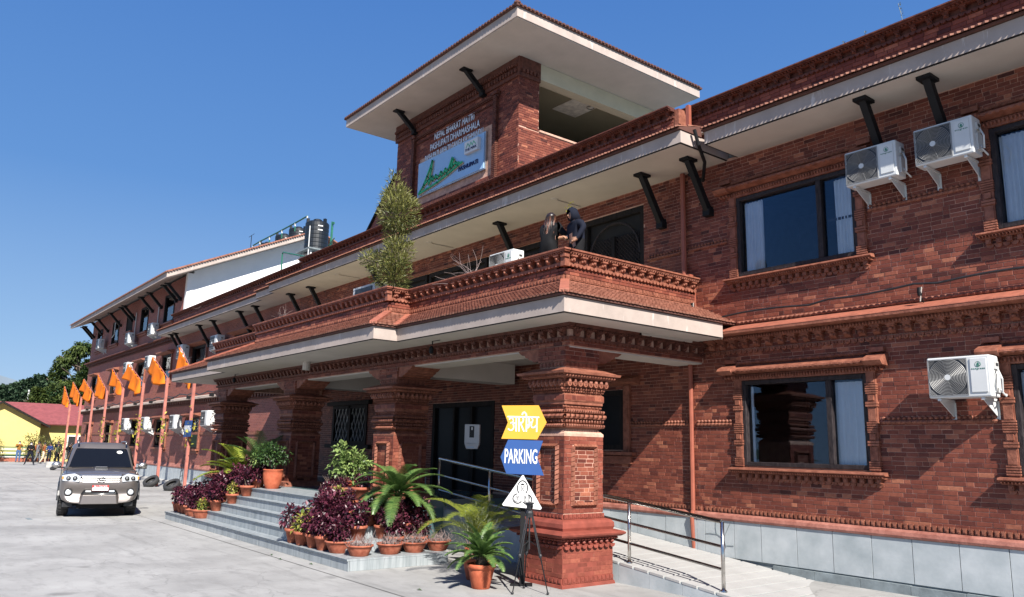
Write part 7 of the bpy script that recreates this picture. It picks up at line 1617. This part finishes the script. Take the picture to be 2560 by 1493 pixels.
t = MB(); t.mat('ac_white'); t.tube([(0, 0, 0), (0, 0, 7.1)], .09, 8); o = t.build('white_mast'); o.location = (-100, 12.4, 0); tag(o, 'thin white mast standing behind the red roof', 'mast')
# wooded hill
def hillz(y): 
    P = [(-400, 6), (-60, 9), (0, 12), (20, 15), (29, 16.2), (34, 17.8), (37, 19.6), (39.6, 20.6), (42, 19.6), (45, 17.6), (52, 18), (70, 26), (100, 30), (200, 30), (400, 20)]
    for (a, za), (b_, zb) in zip(P[:-1], P[1:]):
        if a <= y <= b_: return za + (zb - za) * (y - a) / (b_ - a)
    return 10
ys = sorted(set(list(np.arange(-400, 401, 20)) + list(np.arange(10, 60, 1.5)))); xs = [-250, -262, -275, -288, -300, -330, -380]; fz = [0, .35, .62, .85, 1.0, .7, .2]
mb = MB(); mb.mat('hill'); mb.add([(x, float(y), hillz(y) * f - .6 + 1.2 * noise.noise(Vector((x * .05, y * .11, 0)))) for x, f in zip(xs, fz) for y in ys], [(a * len(ys) + b_, a * len(ys) + b_ + 1, (a + 1) * len(ys) + b_ + 1, (a + 1) * len(ys) + b_) for a in range(len(xs) - 1) for b_ in range(len(ys) - 1)]); tag(mb.build('hill'), kind='structure')
r = random.Random(88); mb = MB(); mb.mat('leaf_hill')
for i in range(1500):
    y = r.uniform(14, 62); k = r.random(); x = -250 - 52 * k; z = hillz(y) * min(1, k * 1.25 + .05) - .3; q = r.uniform(.7, 1.5); tn = r.uniform(0, 1)
    for j in range(16): u = rv(r).normalized(); u.z = abs(u.z); mb.tone = min(1, max(0, tn * .6 + .3 * u.z + r.gauss(0, .12))); leaf_at(mb, Vector((x, y, z)) + Vector((u.x * q, u.y * q, u.z * q * 1.1)), u + rv(r, .5), Vector((0, 0, 1)), q * .9, q * .7)
tag(mb.build('hillside_woods'), 'dark green woods covering the hillside', 'woods', kind='stuff')
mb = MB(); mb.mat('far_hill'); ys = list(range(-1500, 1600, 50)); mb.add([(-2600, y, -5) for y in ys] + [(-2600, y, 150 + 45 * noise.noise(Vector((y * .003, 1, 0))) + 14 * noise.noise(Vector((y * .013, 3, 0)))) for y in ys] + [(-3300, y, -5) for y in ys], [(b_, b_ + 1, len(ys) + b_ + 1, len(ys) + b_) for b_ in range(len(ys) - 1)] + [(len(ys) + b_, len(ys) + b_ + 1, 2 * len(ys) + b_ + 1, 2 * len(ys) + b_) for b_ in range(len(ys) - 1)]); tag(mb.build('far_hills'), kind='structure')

# ---------------------------------------------------------------- people
def person(label, loc, rz, H=1.68, bulk=1., top='cloth_black', legs='cloth_jeans', hair='hair', pose=None, mask=True, hood=False, longhair=False, cat='person', fingers=False, group=None, bag=None):
    """one continuous skinned body; x forward, y left"""
    s = H / 1.70; P = dict(pel=(0, 0, .93), wai=(0, 0, 1.08), che=(.01, 0, 1.30), nek=(.0, 0, 1.46), hed=(.03, 0, 1.56), top=(.02, 0, 1.66),
             hpL=(0, .09, .90), knL=(.03, .10, .49), anL=(-.01, .11, .09), toL=(.15, .12, .04), hpR=(0, -.09, .90), knR=(.03, -.10, .49), anR=(-.01, -.11, .09), toR=(.15, -.12, .04),
             shL=(0, .17, 1.40), elL=(-.02, .25, 1.14), wrL=(.06, .24, .90), haL=(.09, .23, .81), shR=(0, -.17, 1.40), elR=(-.02, -.25, 1.14), wrR=(.06, -.24, .90), haR=(.09, -.23, .81))
    if pose: P.update(pose)
    rdl = dict(pel=.15, wai=.135, che=.155, nek=.055, hed=.085, top=.07, hpL=.10, knL=.065, anL=.045, toL=.035, shL=.07, elL=.052, wrL=.034, haL=.028)
    E = [('pel', 'wai', 'T'), ('wai', 'che', 'T'), ('che', 'nek', 'T'), ('nek', 'hed', 'S'), ('hed', 'top', 'S')]
    for q in 'LR': E += [('pel', 'hp' + q, 'G'), ('hp' + q, 'kn' + q, 'G'), ('kn' + q, 'an' + q, 'G'), ('an' + q, 'to' + q, 'B'), ('che', 'sh' + q, 'T'), ('sh' + q, 'el' + q, 'T'), ('el' + q, 'wr' + q, 'T'), ('wr' + q, 'ha' + q, 'S')]
    names = list(P); rdd = lambda n: rdl.get(n, rdl.get(n[:-1] + 'L', .05)); extra = []
    if fingers:
        for q in 'LR':
            h = Vector(P['ha' + q]); d = (h - Vector(P['wr' + q])).normalized(); sd = d.orthogonal().normalized()
            for k in range(5):
                a = 'f%d%s' % (k, q); b_ = 'g%d%s' % (k, q); off = (k - 1.5) * .017 if k < 4 else -.045; l = (.045, .052, .048, .038, .02)[k]
                P[a] = tuple(h + sd * off + d * l * .6); P[b_] = tuple(h + sd * off * 1.1 + d * l * 1.3 + Vector((0, 0, -.012))); E += [('ha' + q, a, 'S'), (a, b_, 'S')]; rdl[a] = .009; rdl[b_] = .007
        names = list(P)
    vs = [tuple(c * s for c in P[n]) for n in names]; ix = {n: i for i, n in enumerate(names)}
    me = bpy.data.meshes.new('body'); me.from_pydata(vs, [(ix[a], ix[b_]) for a, b_, _ in E], []); o = bpy.data.objects.new('body', me); C.objects.link(o)
    m = o.modifiers.new('s', 'SKIN'); sv = me.skin_vertices[0].data
    fl = {'T': 1.0, 'G': 1.0}
    for n, i in ix.items():
        q = rdd(n) * s * (bulk if n in ('pel', 'wai', 'che') or n[:2] in ('sh', 'el', 'wr', 'hp', 'kn') else 1.); sv[i].radius = (q, q * (.72 if n in ('pel', 'wai', 'che') else 1.)); sv[i].use_root = (n == 'pel')
    ss = o.modifiers.new('sub', 'SUBSURF'); ss.levels = ss.render_levels = 1 if not fingers else 2
    dg = bpy.context.evaluated_depsgraph_get(); nm = bpy.data.meshes.new_from_object(o.evaluated_get(dg)); bpy.data.objects.remove(o)
    mats = {'T': top, 'G': legs, 'S': 'skin', 'B': 'black_plastic'}; keys = list(mats); nm.materials.clear()
    for k in keys: nm.materials.append(M[mats[k]])
    seg = [(Vector(vs[ix[a]]), Vector(vs[ix[b_]]), k) for a, b_, k in E]
    for pl__ in nm.polygons:
        c = pl__.center; best = None
        for a, b_, k in seg:
            ab = b_ - a; t_ = max(0, min(1, (c - a).dot(ab) / ab.length_squared)); dd = (c - a - ab * t_).length
            if best is None or dd < best[0]: best = (dd, k)
        k = best[1]
        if k == 'T' and c.z > 1.445 * s and abs(c.y) < .09 and c.x < .1 and not hood: k = 'S'
        pl__.material_index = keys.index(k); pl__.use_smooth = True
    t = thing('person', label, cat, loc, rz, group); b0 = bpy.data.objects.new('body', nm); C.objects.link(b0); b0.parent = t
    hc = Vector(P['hed']) * s; hx, hy, hz = hc
    if not hood:
        mb = MB(); mb.mat(hair); mb.ball((hx - .02 * s, hy, hz + .045 * s), .103 * s, .095 * s, .092 * s, 12, 8)
        if longhair:
            r = random.Random(3); mb.mat(hair)
            for i in range(60):
                a = r.uniform(rad(95), rad(265)); c0 = Vector((hx + .09 * math.cos(a), hy + .09 * math.sin(a), hz + .05)); mb.mat(hair if i % 3 else 'hair_tip')
                p1 = c0 + Vector((-.05, r.uniform(-.03, .03), -.15)); p2 = p1 + Vector((-.02 + r.uniform(-.03, .03), r.uniform(-.05, .05), -.17)); p3 = p2 + Vector((.02, r.uniform(-.03, .03), -.10 * r.random() - .05)); mb.tube([tuple(c0), tuple(p1), tuple(p2), tuple(p3)], .018, 5, .005)
        mb.build('hair', None, t, smooth=True)
    else:
        mb = MB(); mb.mat(top); n = 14; vs2 = []
        for (dx, rr_, zz) in ((.075, .088, 0), (.06, .112, .0), (.0, .132, .01), (-.07, .125, .0), (-.13, .07, -.03)):
            for i in range(n): a = 2 * PI * i / n; vs2.append((hx + dx * s + .02 * math.sin(a), hy + rr_ * s * math.cos(a), hz + (zz + rr_ * 1.12 * math.sin(a)) * s + .02))
        vs2.append((hx - .15 * s, hy, hz)); mb.add(vs2, [(k * n + i, k * n + (i + 1) % n, (k + 1) * n + (i + 1) % n, (k + 1) * n + i) for k in range(4) for i in range(n)] + [(4 * n + i, 4 * n + (i + 1) % n, 5 * n) for i in range(n)])
        mb.ball((hx - .08 * s, hy, hz - .13 * s), .12 * s, .14 * s, .07 * s, 12, 6); mb.build('hood', None, t, smooth=True)
    mb = MB(); mb.mat('skin'); mb.ball((hx + .085 * s, hy, hz + .0), .018 * s, .013 * s, .022 * s, 6, 4); 
    for q in (-1, 1): mb.ball((hx + .0, hy + q * .083 * s, hz + .0), .014 * s, .009 * s, .025 * s, 6, 4)
    mb.mat('hair'); 
    for q in (-1, 1): mb.ball((hx + .078 * s, hy + q * .032 * s, hz + .022 * s), .010, .015 * s, .007, 6, 4)
    mb.mat('hip'); mb.ball((hx + .078 * s, hy, hz - .04 * s), .01, .024 * s, .006, 6, 3); mb.build('face', None, t, kind='stuff')
    if mask: mb = MB(); mb.mat(mask if isinstance(mask, str) else 'cloth_maskw'); mb.ball((hx + .045 * s, hy, hz - .03 * s), .062 * s, .070 * s, .048 * s, 10, 6); mb.build('face_mask', None, t, smooth=True)
    if bag: mb = MB(); mb.mat(bag); mb.ball((-.18, 0, 1.22), .10, .15, .22, 10, 6); mb.build('backpack', None, t, smooth=True)
    return t
arms_up = dict(elL=(.16, .24, 1.24), wrL=(.24, .08, 1.42), haL=(.24, .04, 1.48), elR=(.16, -.24, 1.24), wrR=(.24, -.08, 1.42), haR=(.24, -.04, 1.48))
arms_in = dict(elL=(.02, .24, 1.12), wrL=(.20, .10, 1.12), haL=(.23, .03, 1.13), elR=(.02, -.24, 1.12), wrR=(.20, -.10, 1.14), haR=(.23, -.03, 1.15))
wide = dict(hpL=(0, .10, .90), knL=(.04, .20, .48), anL=(0, .28, .09), toL=(.13, .34, .04), hpR=(0, -.10, .90), knR=(.04, -.20, .48), anR=(0, -.28, .09), toR=(.13, -.34, .04))
stride = dict(knL=(.16, .10, .50), anL=(.18, .11, .09), toL=(.33, .12, .04), knR=(-.05, -.10, .49), anR=(-.24, -.11, .12), toR=(-.10, -.12, .04))
bend = dict(wai=(.05, 0, 1.06), che=(.18, 0, 1.24), nek=(.28, 0, 1.36), hed=(.36, 0, 1.42), top=(.42, 0, 1.50), shL=(.2, .16, 1.33), shR=(.2, -.16, 1.33), elL=(.28, .22, 1.08), wrL=(.44, .1, 1.0), haL=(.5, .06, 1.0), elR=(.28, -.22, 1.08), wrR=(.44, -.1, 1.0), haR=(.5, -.06, 1.0))
GP = 'people gathered at the far end of the yard'
person('person in a mustard jacket and jeans lifting a camera, leftmost of the group', (-77.0, 9.4, 0), -.1, 1.72, 1.08, 'cloth_mustard', 'cloth_jeans', pose=arms_up, group=GP)
person('person in black standing legs apart with a white face mask, nearest of the group', (-69.5, 9.25, 0), -.15, 1.70, 1.08, 'cloth_black', 'cloth_navy', pose={**wide, **arms_in}, group=GP)
person('person in a brown jacket and white mask behind the one in black', (-76.5, 10.75, 0), -.2, 1.72, 1.08, 'cloth_brown', 'cloth_black', pose=arms_in, group=GP)
person('person in dark grey with a backpack, turned to the rust-coloured coat', (-73.6, 10.3, 0), 1.2, 1.70, 1.08, 'cloth_grey', 'cloth_grey', pose={**stride}, mask=False, group=GP, bag='cloth_rust')
person('person in khaki trousers and a rust-coloured top', (-72.9, 10.62, 0), 1.6, 1.66, 1.08, 'cloth_rust', 'cloth_khaki', pose=stride, mask=False, group=GP)
person('person in a blue jacket with a white lanyard', (-74.8, 11.3, 0), -.3, 1.62, 1.08, 'cloth_blue', 'cloth_navy', pose=arms_in, mask=False, group=GP)
person('person in an olive jacket stepping to the right', (-74.0, 11.75, 0), 1.4, 1.62, 1.08, 'cloth_olive', 'cloth_black', pose=stride, mask=False, group=GP)
person('person in a black jacket leaning forward over pale trousers', (-73.6, 12.2, 0), 1.2, 1.72, 1.08, 'cloth_black', 'cloth_khaki', pose=bend, mask=False, group=GP)
person('person in a dark coat and jeans by the third flagpole', (-74.2, 12.7, 0), 1.0, 1.70, 1.08, 'cloth_black', 'cloth_jeans', pose=arms_in, mask=False, group=GP)
person('person in a dark jacket at the back of the group, head above the others', (-77.5, 12.3, 0), -.4, 1.78, 1.08, 'cloth_navy', 'cloth_black', mask=False, group=GP)
person('person in dark clothes half hidden by the car mirror', (-75.0, 13.3, 0), -.4, 1.72, 1.08, 'cloth_grey', 'cloth_black', pose=arms_in, mask=False, group=GP)
person('person in a dark green coat rightmost of the group behind the car', (-76.0, 13.9, 0), -.4, 1.68, 1.08, 'cloth_olive', 'cloth_grey', mask=False, group=GP)
mb = MB(); mb.mat('kerb'); mb.box(-.3, .3, -.5, .4, 0, .38); o = mb.build('concrete_block'); o.location = (-64.5, 10.1, 0); tag(o, 'grey concrete block on the yard left of the car', 'block')
GB = 'couple on the balcony'
person('long-haired person in a black quilted jacket seen from behind on the balcony', (-10.22, 8.82, 4.56), rad(104), 1.60, 1.15, 'cloth_puffer', 'cloth_black', pose=dict(elR=(.06, -.30, 1.18), wrR=(.14, -.46, 1.20), haR=(.17, -.54, 1.20), elL=(.16, .20, 1.18), wrL=(.30, -.02, 1.20), haL=(.32, -.10, 1.21), che=(.04, 0, 1.26), nek=(.06, 0, 1.41), shL=(.05, .18, 1.36), shR=(.05, -.18, 1.36), hed=(.09, 0, 1.51), top=(.10, 0, 1.61)), mask=False, longhair=True, fingers=True, group=GB)
person('person in a dark hooded jacket facing the long-haired one on the balcony', (-9.60, 8.92, 4.56), rad(-108), 1.55, 1.2, 'cloth_navy', 'cloth_black', pose=dict(elL=(.0, .30, 1.2), wrL=(.12, .26, .98), haL=(.17, .22, .93), elR=(.02, -.28, 1.16), wrR=(.18, -.12, 1.06), haR=(.24, -.05, 1.06), hed=(.10, 0, 1.47), top=(.12, 0, 1.56), nek=(.06, 0, 1.37), che=(.03, 0, 1.22), shL=(.04, .2, 1.32), shR=(.04, -.2, 1.32)), mask=False, hood=True, fingers=True, group=GB)
